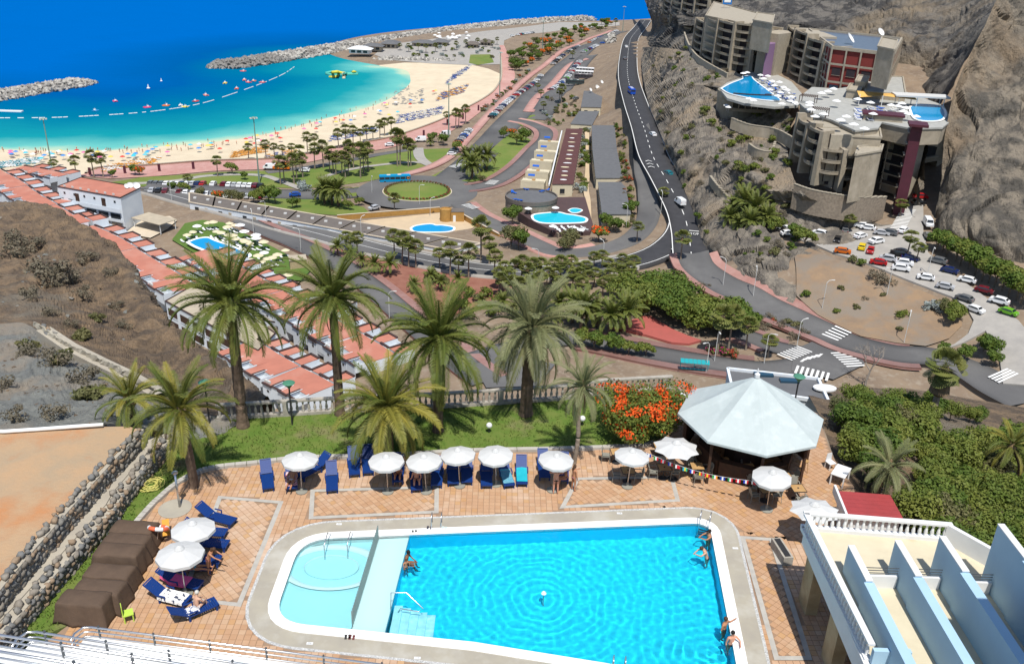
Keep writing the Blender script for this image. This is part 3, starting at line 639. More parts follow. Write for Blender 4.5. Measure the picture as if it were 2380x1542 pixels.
# slab and tiles
_deck = [(p[0], p[1]) for p in _kw]+[tuple(P(x, y, DZ)[:2]) for x, y in ((1560,960), (1620,925), (1780,900), (1900,960), (1935,1060), (1985,1130), (1990,1180), (2100,1250), (2200,1400), (2200,1750), (160,1750), (40,1540))]
m_grout = MAT('grout', (.30, .20, .13), .95, (.25, .17, .115), 2)
POOL = [tuple(P(x, y, DZ)[:2]) for x, y in ((700,1254),(1648,1215),(1703,1500),(1728,1640),(1500,1556),(1100,1492),(634,1444))]
def round_poly(poly, rad, n=7):
    out = []; m = len(poly)
    for i in range(m):
        a, b, c = [np.array(poly[(i+k) % m], float) for k in (-1, 0, 1)]; r_ = rad[i]
        if not r_: out.append(tuple(b)); continue
        p, q = b+(a-b)/np.linalg.norm(a-b)*r_, b+(c-b)/np.linalg.norm(c-b)*r_
        for k in range(n+1): t = k/n; out.append(tuple((1-t)**2*p+2*t*(1-t)*b+t*t*q))
    return out
def grow(poly, d):
    if area2(poly) < 0: poly = poly[::-1]
    out = []; n = len(poly)
    for i in range(n):
        a, b, c = [np.array(poly[(i+k) % n]) for k in (-1, 0, 1)]; t1 = (b-a)/np.linalg.norm(b-a); t2 = (c-b)/np.linalg.norm(c-b)
        n1 = np.array([t1[1], -t1[0]]); n2 = np.array([t2[1], -t2[0]]); m = n1+n2; m = m/np.linalg.norm(m); out.append(tuple(b+m*d/max(.5, m.dot(n1))))
    return out
POOLS = round_poly(POOL, (1.6, 1.0, 0, 0, 0, 0, 1.5))
COPE = grow(POOLS, .5); APRON = grow(POOLS, 1.35)
_bm = bmesh.new(); _es = []
for lp in (_deck, grow(POOLS, .1)):
    _v = [_bm.verts.new((x, y, DZ-.012)) for x, y in lp]; _es += [_bm.edges.new((_v[i], _v[(i+1) % len(_v)])) for i in range(len(_v))]
bmesh.ops.triangle_fill(_bm, edges=_es, use_beauty=True)
_me = bpy.data.meshes.new('terrace_slab'); _bm.to_mesh(_me); _bm.free(); _me.materials.append(m_grout)
ob('terrace_slab', _me, kind='structure', label='terrace slab under the tiles')
def ring(name, inner, outer, z, mat, depth=.0, parent=None, **kw):
    if area2(inner) < 0: inner = inner[::-1]
    if area2(outer) < 0: outer = outer[::-1]
    n = len(inner); vs = [(x, y, z) for x, y in inner]+[(x, y, z) for x, y in outer]
    fs = [(i, n+i, n+(i+1) % n, (i+1) % n) for i in range(n)]
    if depth:
        vs += [(x, y, z-depth) for x, y in outer]; fs += [(n+i, 2*n+i, 2*n+(i+1) % n, n+(i+1) % n) for i in range(n)]
        b = len(vs); vs += [(x, y, z-depth*3) for x, y in inner]; fs += [(b+i, i, (i+1) % n, b+(i+1) % n) for i in range(n)]
    if parent is None: kw.setdefault('kind', 'structure')
    return sheet(name, vs, fs, mat, smooth=False, parent=parent, **kw)
panels = [[tuple(P(x, y, DZ)[:2]) for x, y in q] for q in (((725,1139),(1017,1130),(1016,1190),(721,1204)), ((510,1154),(655,1166),(557,1406),(420,1392)), ((1724,1247),(1794,1252),(1883,1530),(1803,1530)), ((1342,1111),(1562,1107),(1577,1163),(1305,1179)))]
m_tile = [MAT('terracotta_tile%d' % i, tuple(q*.5+.5*m for q, m in zip(c, (.42, .275, .17))), .75, tuple(q*.5+.5*m for q, m in zip(c2, (.39, .25, .155))), 1.6, .05, 6, spec=.35, col3=c3, s3=.22, r3=(.5, .68)) for i, (c, c2, c3) in enumerate([((.47, .27, .155), (.42, .24, .135), (.50, .36, .26)), ((.51, .31, .18), (.45, .265, .15), (.52, .38, .28)), ((.43, .23, .12), (.39, .21, .11), (.47, .33, .23)), ((.52, .35, .225), (.47, .31, .195), (.52, .39, .29)), ((.47, .24, .08), (.44, .225, .08), (.48, .31, .17))])]
def tile_mesh(s, mi):
    mb = MB(); h = s/2-.008; g = h-.006
    mb.raw([(-h, -h, -.01), (h, -h, -.01), (h, h, -.01), (-h, h, -.01), (-g, -g, .012), (g, -g, .012), (g, g, .012), (-g, g, .012)], [(4, 5, 6, 7), (0, 1, 5, 4), (1, 2, 6, 5), (2, 3, 7, 6), (3, 0, 4, 7)])
    return mb.mesh('tile', m_tile[mi])
TS = .31; t_me = [tile_mesh(TS, i) for i in range(5)]
droot = ob('terrace_floor', None, loc=(0, 0, DZ), kind='structure', label='terracotta tiled terrace floor around the pool')
joined = MB(); ntile = 0; r = random.Random(9); zones = []
apr = APRON; spots = []
def field(test, ang, sx, sy, ex, ey):
    ca, sa = math.cos(ang), math.sin(ang)
    u, v = np.meshgrid((np.arange(int(ex/TS))-ex/TS/2)*TS, (np.arange(int(ey/TS))-ey/TS/2)*TS, indexing='ij'); u, v = u.ravel(), v.ravel()
    q = np.c_[sx+u*ca-v*sa, sy+u*sa+v*ca]; q = q[test(q)]
    spots.extend((x, y, ang) for x, y in q)
pg = [grow(q, -.22) for q in panels]; pb = [grow(q, .12) for q in panels]
dk = grow(_deck, -.22); ap = grow(APRON, .16)
_barc = P(1765, 960, DZ)
def on(p): return inside_np(p, dk) & ~inside_np(p, ap) & (p[:, 1] > 27.2)
def fan(p): return ((p[:, 0]-_barc[0])**2+(p[:, 1]-_barc[1])**2 < 13.2**2) & (p[:, 0] > 8.2) & (p[:, 1] > 34)
def anyp(p):
    k = np.zeros(len(p), bool)
    for q in pb: k |= inside_np(p, q)
    return k
field(lambda p: on(p) & ~anyp(p) & ~fan(p), .02, 0, 38, 56, 34)
for q, a in zip(pg, (.7, .75, .75, .62)): field(lambda p: on(p) & inside_np(p, q) & ~fan(p), a, sum(x for x, _ in q)/4, sum(y for _, y in q)/4, 26, 26)
field(lambda p: on(p) & fan(p), .62, 14, 38, 34, 34)
spots.sort(key=lambda s: (s[0]-2)**2*.3+(s[1]-27)**2)
_joint = {i: MB() for i in range(5)}
for k, (x, y, a) in enumerate(spots):
    mi = r.choices(range(5), (4, 4, 3, 3, 1 if x > -12 else 3))[0]
    if x > 9: mi = r.choices(range(5), (4, 2, 4, 1, 2))[0]
    if k < 300: ob('tile', t_me[mi], droot, loc=(x, y, 0), rz=a)
    else:
        ca, sa = math.cos(a), math.sin(a); _joint[mi].raw([(x+vx*ca-vy*sa, y+vx*sa+vy*ca, vz) for vx, vy, vz in [v.co for v in t_me[mi].vertices]], [tuple(p.vertices) for p in t_me[mi].polygons])
for mi, mb in _joint.items():
    joined.mi = mi; joined.raw(mb.v, mb.f)
ob('remaining_tiles', joined.mesh('remaining_tiles', m_tile), droot, kind='stuff')
for q in panels: ring('concrete_band', grow(q, -.16), grow(q, .08), DZ+.016, m_kerb)
# pool: apron, coping, basin
m_apron = MAT('pool_apron', (.36, .33, .265), .85, (.31, .285, .24), .8, .1, 8, col3=(.42, .40, .35), s3=.5)
m_cope = MAT('white_coping', (.86, .86, .84), .55, (.80, .80, .79), 2)
ring('pool_apron', grow(COPE, -.02), APRON, DZ+.02, m_apron, .06, label='grey paving round the pool')
ring('drain_channel', APRON, grow(APRON, .14), DZ+.024, MAT('drain_grate', (.62, .62, .60), .6, (.25, .25, .25), 22), .06, label='slotted drain channel round the pool')
ring('pool_coping', POOLS, COPE, DZ+.05, m_cope, .08, label='white rim of the swimming pool')
m_deep = MAT('pool_deep_tiles', (.008, .66, .86), .5, (.008, .63, .84), 3)
m_shal = MAT('pool_white_floor', (.60, .83, .84), .5)
m_kid = MAT('paddling_floor', (.38, .82, .88), .5)
edge_top, edge_bot = P(952, 1243, DZ), P(896, 1464, DZ); fen_t, fen_b = P(880, 1247, DZ), P(818, 1454, DZ)
def basin(poly, z0, mfl, mwl, nm):
    if area2(poly) < 0: poly = poly[::-1]
    n = len(poly); mb = MB(); mb.face([(x, y, z0) for x, y in poly]); mb.mi = 1
    for i in range(n): a, b = poly[i], poly[(i+1) % n]; mb.face([(b[0], b[1], z0), (a[0], a[1], z0), (a[0], a[1], DZ+.03), (b[0], b[1], DZ+.03)])
    return mb.build(nm, [mfl, mwl], kind='structure')
def clipx(poly, a, b, keep):   # keep side of line a-b
    out = []; n = len(poly); f = lambda p: ((b[0]-a[0])*(p[1]-a[1])-(b[1]-a[1])*(p[0]-a[0]))*keep
    for i in range(n):
        p, q = np.array(poly[i]), np.array(poly[(i+1) % n]); fp, fq = f(p), f(q)
        if fp >= 0: out.append(tuple(p))
        if fp*fq < 0: out.append(tuple(p+(q-p)*fp/(fp-fq)))
    return out
_pp = POOLS if area2(POOLS) > 0 else POOLS[::-1]
deep = clipx(_pp, edge_bot, edge_top, -1); rest = clipx(_pp, edge_bot, edge_top, 1)
shelf = clipx(rest, fen_b, fen_t, -1); kids = clipx(rest, fen_b, fen_t, 1)
m_dwall = MAT('pool_wall_tiles', (.0, .60, .88), .5)
basin(deep, DZ-1.35, m_deep, m_dwall, 'deep_basin'); basin(shelf, DZ-.22, m_shal, m_shal, 'shallow_shelf'); basin(kids, DZ-.5, m_kid, m_shal, 'paddling_basin')
_pc = P(770, 1307, DZ)
mb = MB(); mb.lathe([(1.85, .16), (1.72, .2), (1.58, .14), (1.5, .02)], 40, (0, 0, 0), False); mb.lathe([(1.0, .14), (.96, .02)], 40, (0, 0, 0), False)
mb.build('paddling_ring', m_shal, smooth=True, kind='structure', loc=(_pc[0], _pc[1], DZ-.5), sc=(1.34, .92, 1))
mb = MB()
for k in range(5): mb.box((edge_bot[0]+.35+k*.38, edge_bot[1]+.9, DZ-.32-.2*k-.4), (.38, 1.9, .8))
mb.build('pool_steps', m_kid, kind='structure', label='submerged steps at the shallow end of the pool')

# slope with bushes on the right of the terrace
patch('bush_slope', [[(1870,905,68),(1990,900,67),(2120,905,65),(2250,925,64),(2400,950,63),(2560,985,62)],
                     [(1900,955,73.5),(2000,955,72),(2130,960,70),(2260,980,69),(2420,1010,68),(2560,1030,68)],
                     [(1945,1080,75.4),(2040,1080,74.5),(2150,1090,73),(2280,1120,72),(2420,1150,71),(2560,1170,70)],
                     [(1995,1200,75.7),(2080,1210,75.2),(2200,1240,74.5),(2320,1280,74),(2460,1320,73),(2600,1360,73)],
                     [(2060,1340,75.6),(2150,1360,75.2),(2280,1400,75),(2400,1440,75),(2520,1480,75),(2660,1520,75)]], 10, 10, m_hill, .4, .3, .3, ridg=False, kind='structure', label='earth slope under the bushes beside the bar')
# ================================================================ plants
m_frond = MAT('palm_frond', (.092, .128, .02), .6, (.155, .165, .032), .8, spec=.4, leaf=.22)
m_frond_y = MAT('palm_frond_yellow', (.29, .25, .04), .6, (.185, .19, .035), .7, spec=.4, leaf=.22)
m_frond_g = MAT('palm_frond_grey', (.165, .185, .08), .6, (.22, .22, .10), .8, spec=.4, leaf=.22)
m_dead = MAT('dead_frond', (.26, .18, .10), .9, (.19, .13, .075), 1)
m_trunk = MAT('palm_trunk', (.17, .12, .085), .95, (.10, .07, .05), 2.5, .6, 6)
m_trunk_p = MAT('pale_trunk', (.27, .22, .17), .95, (.18, .145, .11), 2.5, .5, 6)
def frond_mesh(L, droop, up, nl, mat, wid=.5, seed=0, lw=.035):
    """feather frond leaving the crown along +X: arched midrib with two rows of leaflets"""
    r = random.Random(seed); mb = MB(); pts = []; x = z = 0; a = up; n = 14
    for i in range(n+1):
        pts.append(V3((x, 0, z))); x += math.cos(a)*L/n; z += math.sin(a)*L/n; a -= droop/n*(0.4+1.2*i/n)
    mb.tube(pts, [.035*(1-.8*i/n) for i in range(n+1)], 4, False)
    for i in range(nl):
        t = .1+.9*i/nl; k = t*n; j = min(n-1, int(k)); p = pts[j].lerp(pts[j+1], k-j); d = (pts[j+1]-pts[j]).normalized(); up_ = V3((-d.z, 0, d.x))
        ll = wid*(math.sin(math.pi*(.12+.83*t))**.6)*r.uniform(.85, 1.1)
        for sd in (-1, 1):
            side = V3((0, sd, 0)); fw = .55+.5*t
            v = (side+d*fw+up_*r.uniform(.15, .5)).normalized(); q = p+v*ll*.55; e = q+(v-V3((0, 0, .55))).normalized()*ll*.45
            w_ = d.cross(v).cross(v).normalized()*lw
            mb.raw([p-w_*.5, p+w_*.5, q+w_, q-w_, e], [(0, 1, 2, 3), (3, 2, 4)])
    return mb.mesh('frond', mat)
FR = {}
for key, mat in (('g', m_frond), ('y', m_frond_y), ('s', m_frond_g)):
    FR[key] = [frond_mesh(1, d_, u_, 50, mat, w_, k_, .0052) for k_, (d_, u_, w_) in enumerate(((.5, 1.25, .17), (1.1, .9, .18), (1.6, .5, .18), (1.7, .05, .17), (1.3, -.5, .15)))]
FRD = frond_mesh(1, .9, -.7, 30, m_dead, .10, 6, .008)
def trunk_mesh(pts, r0, r1, mat, rings=True, flare=1.35):
    mb = MB(); c = cath([np.array(p) for p in pts], 10); k = len(c); rr = []; pp = []
    for i, p in enumerate(c):
        t = i/(k-1); r = (r0+(r1-r0)*t)*(flare-(flare-1)*min(1, t*7)) 
        pp.append(p); rr.append(r*(1.0 if i % 2 else 1.07))
    mb.tube(pp, rr, 10, True); return mb.mesh('trunk', mat)
def near_palm(label, base, crown_py, R_, nf, key='g', r0=.30, r1=.26, zb=76.0, lean=0, seed=0, dead=5, mat=None, droopy=0, group='date palms on the pool terrace', wave=0, crown_px=None):
    r = random.Random(seed+11); b = P(base[0], base[1], zb); h = ztop(b, crown_py)-zb
    dx = 0
    if crown_px is not None:
        q = atdist(crown_px, crown_py, b[1]); dx = q[0]-b[0]; h = q[2]-zb
    root = ob('date_palm', None, loc=tuple(b), label=label, cat='palm tree', group=group)
    path = [(0, 0, -.3), (dx*.15+wave, 0, h*.33), (dx*.5-wave*.3, 0, h*.68), (dx, 0, h)]
    ob('trunk', trunk_mesh(path, r0, r1, mat or m_trunk), root)
    mb = MB(); mb.lathe([(r1*1.0, -.5), (r1*1.7, -.25), (r1*1.75, .05), (r1*1.0, .4), (.05, .6)], 9, (0, 0, 0)); ob('crown_shaft', mb.mesh('crown_shaft', m_dead), root, loc=(dx, 0, h-.1))
    for i in range(nf):
        t = (i+.5)/nf; v = min(4, int(t*5)); az = i*2.39996+r.uniform(-.2, .2)
        if key == 'y' and r.random() < .5: me = FR['g'][v]
        else: me = FR[key][v]
        s = R_*r.uniform(.88, 1.12)*(.86 if v == 0 else 1)
        ob('frond', me, root, loc=(dx+math.cos(az)*r1*.7, math.sin(az)*r1*.7, h+.32-.5*t), rz=(r.uniform(-.25, .25), r.uniform(-.12, .12)+droopy*t, az), sc=s)
    for i in range(dead):
        az = r.uniform(0, 6.28); ob('dead_frond', FRD, root, loc=(dx+math.cos(az)*r1, math.sin(az)*r1, h-.25), rz=(r.uniform(-.3, .3), r.uniform(.1, .5), az), sc=R_*r.uniform(.5, .75))
    return root
near_palm('tallest palm at the left end of the balustrade', (565,990), 700, 3.9, 52, 'g', .34, .27, seed=1, crown_px=534)
near_palm('tall palm with dark slim trunk, second along the balustrade', (790,962), 690, 3.6, 46, 'g', .28, .24, seed=2, crown_px=772)
near_palm('broad palm with arching fronds, third along the balustrade', (1018,1000), 785, 4.0, 54, 'g', .30, .30, seed=3, crown_px=1020, droopy=.1)
near_palm('palm with hanging grey green fronds, fourth along the balustrade', (1222,962), 760, 3.8, 54, 's', .40, .34, seed=4, crown_px=1236, droopy=.25)
near_palm('yellowing palm at the terrace corner beside the shower', (452,1130), 950, 2.9, 40, 'y', .24, .22, seed=5, crown_px=415, dead=3)
near_palm('short bushy palm beside the gravel slope', (310,1000), 925, 2.2, 34, 'y', .22, .22, seed=6, zb=76.6, crown_px=300, dead=1)
near_palm('wide low palm hanging over the row of blue loungers', (905,1058), 945, 3.5, 56, 'y', .26, .26, seed=7, crown_px=898, droopy=.15)
near_palm('slender palm with thin curved trunk by the cafe tables', (1333,1076), 900, 2.1, 34, 's', .13, .12, seed=8, crown_px=1356, dead=6, mat=m_trunk_p, droopy=.3, wave=.12)
near_palm('drooping straw green palm beside the red roof', (2085,1190), 1085, 2.0, 30, 's', .15, .15, seed=9, crown_px=2068, dead=6, mat=m_trunk_p, droopy=.25, zb=75.2)
near_palm('half hidden palm at the right edge of the bushes', (2370,1110), 1035, 1.9, 28, 'y', .16, .16, seed=10, crown_px=2352, zb=72)
# ---- fan palms (far and near) and feather palms of the valley
m_fan = MAT('fan_leaf', (.11, .135, .028), .6, (.165, .17, .042), .5, spec=.4, leaf=.2, detail=2)
m_skirt = MAT('dead_skirt', (.20, .14, .085), .95, (.12, .085, .055), 2)
def fan_palm_meshes(seed, H, R_, skirt=1.2, nleaf=44, seg=6):
    r = random.Random(seed); tr = MB(); b = r.uniform(-.25, .25)
    tr.tube([(0, 0, -1), (b*.3, 0, H*.3), (b, 0, H*.7), (b, b*.5, H)], [.34, .24, .2, .18], 7)
    tr.mi = 1
    if skirt: tr.lathe([(.2, H-skirt-.4), (.75, H-skirt), (.55, H-skirt*.4), (.22, H)], 9, (b, b*.5, 0), False)
    cr = MB(); c = V3((b, b*.5, H))
    for i in range(nleaf):
        el = math.radians(r.uniform(-50, 85)); az = i*2.4+r.uniform(-.3, .3)
        d = V3((math.cos(az)*math.cos(el), math.sin(az)*math.cos(el), math.sin(el))); s = d.cross(V3((0, 0, 1))).normalized(); u = s.cross(d)
        pl = R_*r.uniform(.42, .58); p = c+d*pl; n = seg; sp = []
        for k in range(n+1):
            a = (k/n-.5)*2.6; v = (d*math.cos(a)+s*math.sin(a)); q = p+v*R_*.55+V3((0, 0, -R_*.16))*(1 if True else 0); sp.append(q)
        cr.raw([c, c+s*.04, p], [(0, 1, 2)])
        for k in range(n):
            m = (sp[k]+sp[k+1])/2; cr.raw([p, sp[k]+(m-sp[k])*.25, sp[k+1]+(m-sp[k+1])*.25], [(0, 1, 2)])
    return tr.mesh('trunk', [m_trunk_p, m_skirt]), cr.mesh('crown', m_fan)
def feather_palm_meshes(seed, H, R_, n=34, key=0):
    r = random.Random(seed); tr = MB(); tr.tube([(0, 0, -1), (0, 0, H*.5), (.1, 0, H)], [.36, .28, .26], 8); cr = MB(); mat = (m_frond, m_frond_g)[key]
    protos = [frond_mesh(1, .5, 1.2, 16, mat, .2, 1, .022), frond_mesh(1, 1.2, .75, 16, mat, .2, 2, .022), frond_mesh(1, 1.6, .2, 16, mat, .2, 3, .022)]
    for i in range(n):
        t = (i+.5)/n; me = protos[min(2, int(t*3))]; az = i*2.4; s = R_*r.uniform(.85, 1.15)
        M = Matrix.Translation((.1, 0, H)) @ Matrix.Rotation(az, 4, 'Z') @ Matrix.Rotation(r.uniform(-.2, .2)+.25*t, 4, 'Y') @ Matrix.Scale(s, 4)
        cr.raw([M @ v.co for v in me.vertices], [tuple(p.vertices) for p in me.polygons])
    return tr.mesh('trunk', m_trunk), cr.mesh('crown', mat)
def tree_proto(name, tm, cat, cm):
    e = ob(name, None, cat=cat); ob('trunk', tm, e); ob('crown', cm, e); return e
fanp = [tree_proto('fan_palm', *(lambda a: (a[0], 'palm tree', a[1]))(fan_palm_meshes(i, 10, 2.9, [1.2, 1.8, .6, 2.6][i]))) for i in range(4)]
featp = [tree_proto('date_palm', *(lambda a: (a[0], 'palm tree', a[1]))(feather_palm_meshes(i, 3.5, 3.4, 36, i % 2))) for i in range(3)]
# leafy crowns: leaf-sized faces through several clumps
def leaf_cloud(seed, R_, n, leaf, mat, flat_=.7, lobes=9, blossom=None, bfrac=0, hollow=.55):
    r = random.Random(seed); mb = MB(); L = []
    for i in range(lobes):
        a = r.uniform(0, 6.28); d = R_*r.uniform(.25, .72); L.append((V3((math.cos(a)*d, math.sin(a)*d, R_*flat_*r.uniform(-.25, .55))), R_*r.uniform(.28, .5)))
    L.append((V3((0, 0, R_*flat_*.35)), R_*.5))
    for i in range(n):
        c, rad = L[i % len(L)]; v = V3((r.gauss(0, 1), r.gauss(0, 1), r.gauss(0, 1))).normalized(); k = hollow+(1-hollow)*r.random()**.6
        p = c+V3((v.x, v.y, v.z*flat_))*rad*k
        nrm = (v+V3((r.gauss(0, .5), r.gauss(0, .5), r.gauss(.3, .5)))).normalized(); s = nrm.cross(V3((r.gauss(0, 1), r.gauss(0, 1), r.gauss(0, 1)))).normalized(); u = nrm.cross(s); q = leaf*r.uniform(.6, 1.3)
        mb.mi = 1 if blossom and v.z > -.15 and noise.noise(p*1.1/R_*3+V3((seed, 0, 0))) > .0 and r.random() < bfrac else 0
        mb.raw([p-s*q*.5, p+u*q, p+s*q*.5, p-u*q*.6], [(0, 1, 2, 3)])
    return mb.mesh('crown', [mat]+([blossom] if blossom else []))
m_leaf = [MAT('leaves_%s' % n, c, .65, c2, .6, spec=.3, leaf=.25, detail=2) for n, c, c2 in (('deep', (.066, .118, .017), (.125, .172, .026)), ('mid', (.10, .145, .022), (.175, .195, .036)), ('olive', (.11, .12, .045), (.16, .15, .06)), ('dusty', (.13, .115, .08), (.19, .16, .11)), ('silver', (.26, .30, .29), (.36, .40, .38)))]
m_flame = MAT('flame_blossom', (.78, .125, .014), .7, (.66, .07, .01), 2, leaf=.15, detail=2)
m_bougain = MAT('bougainvillea', (.45, .02, .17), .7, (.30, .02, .10), 2, leaf=.2)
m_bark = MAT('bark', (.20, .16, .12), .95, (.12, .095, .07), 3, .5, 8)
def limbs(H, R_, seed, n=5, r0=.2):
    r = random.Random(seed); mb = MB(); mb.tube([(0, 0, -.6), (.05, 0, H*.5), (0, 0, H)], [r0, r0*.8, r0*.6], 7)
    for i in range(n):
        a = i*2.4+r.uniform(-.3, .3); mb.tube([(0, 0, H*.7), (math.cos(a)*R_*.3, math.sin(a)*R_*.3, H+R_*.1), (math.cos(a)*R_*.65, math.sin(a)*R_*.65, H+R_*.35)], [r0*.55, r0*.35, r0*.12], 5)
    return mb.mesh('trunk', m_bark)
def leafy(name, cat, seed, R_, H, mat, n=900, leaf=.28, flat_=.7, **kw):
    e = ob(name, None, cat=cat); ob('trunk', limbs(H, R_, seed), e); c = ob('crown', leaf_cloud(seed, R_, n, leaf, mat, flat_, **kw), e, loc=(0, 0, H+R_*flat_*.3)); return e
treeP = {'deep': leafy('broadleaf_tree', 'tree', 1, 3, 2.4, m_leaf[0], 1500, .32), 'mid': leafy('broadleaf_tree', 'tree', 2, 3, 2.2, m_leaf[1], 1500, .32), 'olive': leafy('broadleaf_tree', 'tree', 3, 3, 2.0, m_leaf[2], 1300, .3), 'red': leafy('flame_tree', 'tree', 4, 3, 2.0, m_leaf[1], 1500, .32, .6, blossom=m_flame, bfrac=.95)}
def bush_proto(name, seed, mat, n=420, flat_=.75, blossom=None, bfrac=0, leaf=.3):
    e = ob(name, None, cat='bush'); ob('foliage', leaf_cloud(seed, 1.0, n, leaf*.55, mat, flat_, 6, blossom, bfrac), e, loc=(0, 0, .45)); mb = MB()
    for a in (0, 2, 4): mb.tube([(0, 0, -.3), (math.cos(a)*.3, math.sin(a)*.3, .5)], [.05, .02], 4)
    ob('stem', mb.mesh('stem', m_bark), e); return e
bushP = {'deep': bush_proto('shrub', 21, m_leaf[0]), 'mid': bush_proto('shrub', 22, m_leaf[1]), 'olive': bush_proto('shrub', 23, m_leaf[2]), 'dusty': bush_proto('dry_shrub', 24, m_leaf[3], 500, leaf=.2), 'silver': bush_proto('silver_shrub', 25, m_leaf[4]), 'pink': bush_proto('bougainvillea', 26, m_leaf[1], 450, blossom=m_bougain, bfrac=.95), 'red': bush_proto('red_shrub', 27, m_leaf[2], 450, blossom=MAT('red_blossom', (.35, .04, .02), .8, (.22, .04, .02), 2), bfrac=.9)}
# near hero trees: flame tree and dense green trees beside the bar and the junction
def hero_tree(name, label, base, zb, R_, H, mat, n, leaf, seed, flat_=.7, lobes=16, cat='tree', rt=.28, **kw):
    b = P(base[0], base[1], zb); e = ob(name, None, loc=tuple(b), label=label, cat=cat); ob('trunk', limbs(H, R_, seed, 7, rt), e)
    ob('crown', leaf_cloud(seed, R_, n, leaf, mat, flat_, lobes, **kw), e, loc=(0, 0, H+R_*flat_*.15)); return e
hero_tree('flame_tree', 'flame tree covered in orange red blossom beside the bar roof', (1490,1010), 76, 3.1, 1.6, m_leaf[1], 17000, .11, 41, .62, 18, blossom=m_flame, bfrac=.85)
# ================================================================ pool water with ripples
cx0, cx1 = min(p[0] for p in POOLS), max(p[0] for p in POOLS); cy0, cy1 = min(p[1] for p in POOLS), max(p[1] for p in POOLS)
def ripple(x, y):
    h = 0.0
    for (sx_, sy_, lam, amp, dec) in RIP:
        d = math.hypot(x-sx_, y-sy_)+.22*noise.noise(V3((x*1.1, y*1.1, lam*9))); h += amp*math.sin(2*math.pi*d/lam)*math.exp(-d/dec)
    h += .012*noise.noise(V3((x*1.5, y*1.5, 0)))+.011*noise.noise(V3((x*3.1, y*2.5, 3)))+.005*noise.noise(V3((x*5.5, y*6, 5)))
    return h
_fo = P(1264, 1375, DZ)
RIP = [(_fo[0], _fo[1], .44, .0062, 5.0)]+[(*P(x, y, DZ)[:2], .5, a, d) for x, y, a, d in ((950,1310,.006,1.6), (1665,1500,.010,2.6), (1640,1290,.006,1.5), (1640,1330,.006,1.6), (1690,1530,.008,2))]
gx = np.arange(cx0-.1, cx1+.2, .08); gy = np.arange(max(cy0-.1, 26.5), cy1+.2, .08)
XX, YY = np.meshgrid(gx, gy, indexing='ij'); _q = np.c_[XX.ravel(), YY.ravel()]; ok = inside_np(_q, COPE).reshape(XX.shape); num = np.cumsum(ok.ravel()).reshape(XX.shape)-1
vs = [(x, y, DZ-.07+ripple(x, y)*(1 if x > edge_bot[0] else .3)) for x, y in _q[ok.ravel()]]
fs = [(num[i, j], num[i+1, j], num[i+1, j+1], num[i, j+1]) for i in range(len(gx)-1) for j in range(len(gy)-1) if ok[i, j] and ok[i+1, j] and ok[i, j+1] and ok[i+1, j+1]]
m_wat = bpy.data.materials.new('pool_water'); m_wat.use_nodes = True; t = m_wat.node_tree; t.nodes.remove(t.nodes['Principled BSDF'])
rf = t.nodes.new('ShaderNodeBsdfGlass'); rf.inputs['IOR'].default_value = 1.33; rf.inputs['Roughness'].default_value = 0.0; rf.inputs[0].default_value = (1, 1, 1, 1)
t.links.new(rf.outputs[0], t.nodes['Material Output'].inputs[0])
pw = sheet('pool_water', vs, fs, m_wat, kind='structure', label='clear rippled water of the swimming pool')
pw.cycles.is_caustics_caster = True; sl.cycles.is_caustics_light = True
for o in COL.objects:
    if o.name in ('deep_basin', 'shallow_shelf', 'paddling_basin', 'paddling_ring', 'pool_steps'): o.cycles.is_caustics_receiver = True
# ================================================================ things on the pool terrace
m_white = MAT('white_paint', (.68, .69, .69), .55, (.64, .65, .65), 1.5)
m_canvas = MAT('white_canvas', (.52, .525, .52), .9, (.49, .495, .49), 3)
m_steel = MAT('steel', (.55, .56, .58), .25, metal=.9)
m_dsteel = MAT('dark_steel', (.12, .13, .14), .4, metal=.6)
m_blue = MAT('blue_resin', (.006, .035, .17), .5, spec=.3)
m_grey = MAT('grey_resin', (.24, .235, .20), .6)
m_wood = MAT('table_wood', (.46, .29, .13), .5, (.40, .24, .10), 3)
m_dark = MAT('dark_metal', (.03, .03, .032), .5)
m_dwood = MAT('dark_wood', (.07, .035, .022), .7, (.045, .025, .017), 4)
# ---- balustrade
def baluster_mesh(h, r, mat):
    mb = MB(); mb.lathe([(r*.75, 0), (r*.75, h*.08), (r*.5, h*.12), (r*.95, h*.32), (r*.55, h*.62), (r*.38, h*.72), (r*.6, h*.8), (r*.75, h*.92), (r*.75, h)], 8); return mb.mesh('baluster', mat, True)
m_bal = MAT('weathered_stone', (.40, .37, .32), .9, (.28, .26, .225), 2, .3, 8)
def balustrade(label, pts, mat, h=.75, r=.11, step=.36, posts=True, name='balustrade'):
    root = ob(name, None, loc=tuple(pts[0]), label=label, cat='balustrade'); o = np.array(pts[0]); bm_ = baluster_mesh(h, r, mat); n = 0
    for i in range(len(pts)-1):
        a, b = np.array(pts[i])-o, np.array(pts[i+1])-o; L = np.linalg.norm(b-a); an = math.atan2(b[1]-a[1], b[0]-a[0]); m = (a+b)/2
        MB().box((0, 0, h+.26), (L, .3, .12)).build('top_rail', mat, root, loc=tuple(m), rz=an)
        MB().box((0, 0, .1), (L, .34, .2)).build('plinth', mat, root, loc=tuple(m), rz=an)
        k = int(L/step)
        for j in range(k):
            p = a+(b-a)*(j+.5)/k
            if posts and j % 12 == 11: MB().box((0, 0, .5), (.32, .36, 1.12)).build('pier', mat, root, loc=tuple(p), rz=an)
            else: ob('baluster', bm_, root, loc=(p[0], p[1], p[2]+.2))
    return root
balustrade('weathered stone balustrade along the far edge of the lawn', _bal, m_bal)
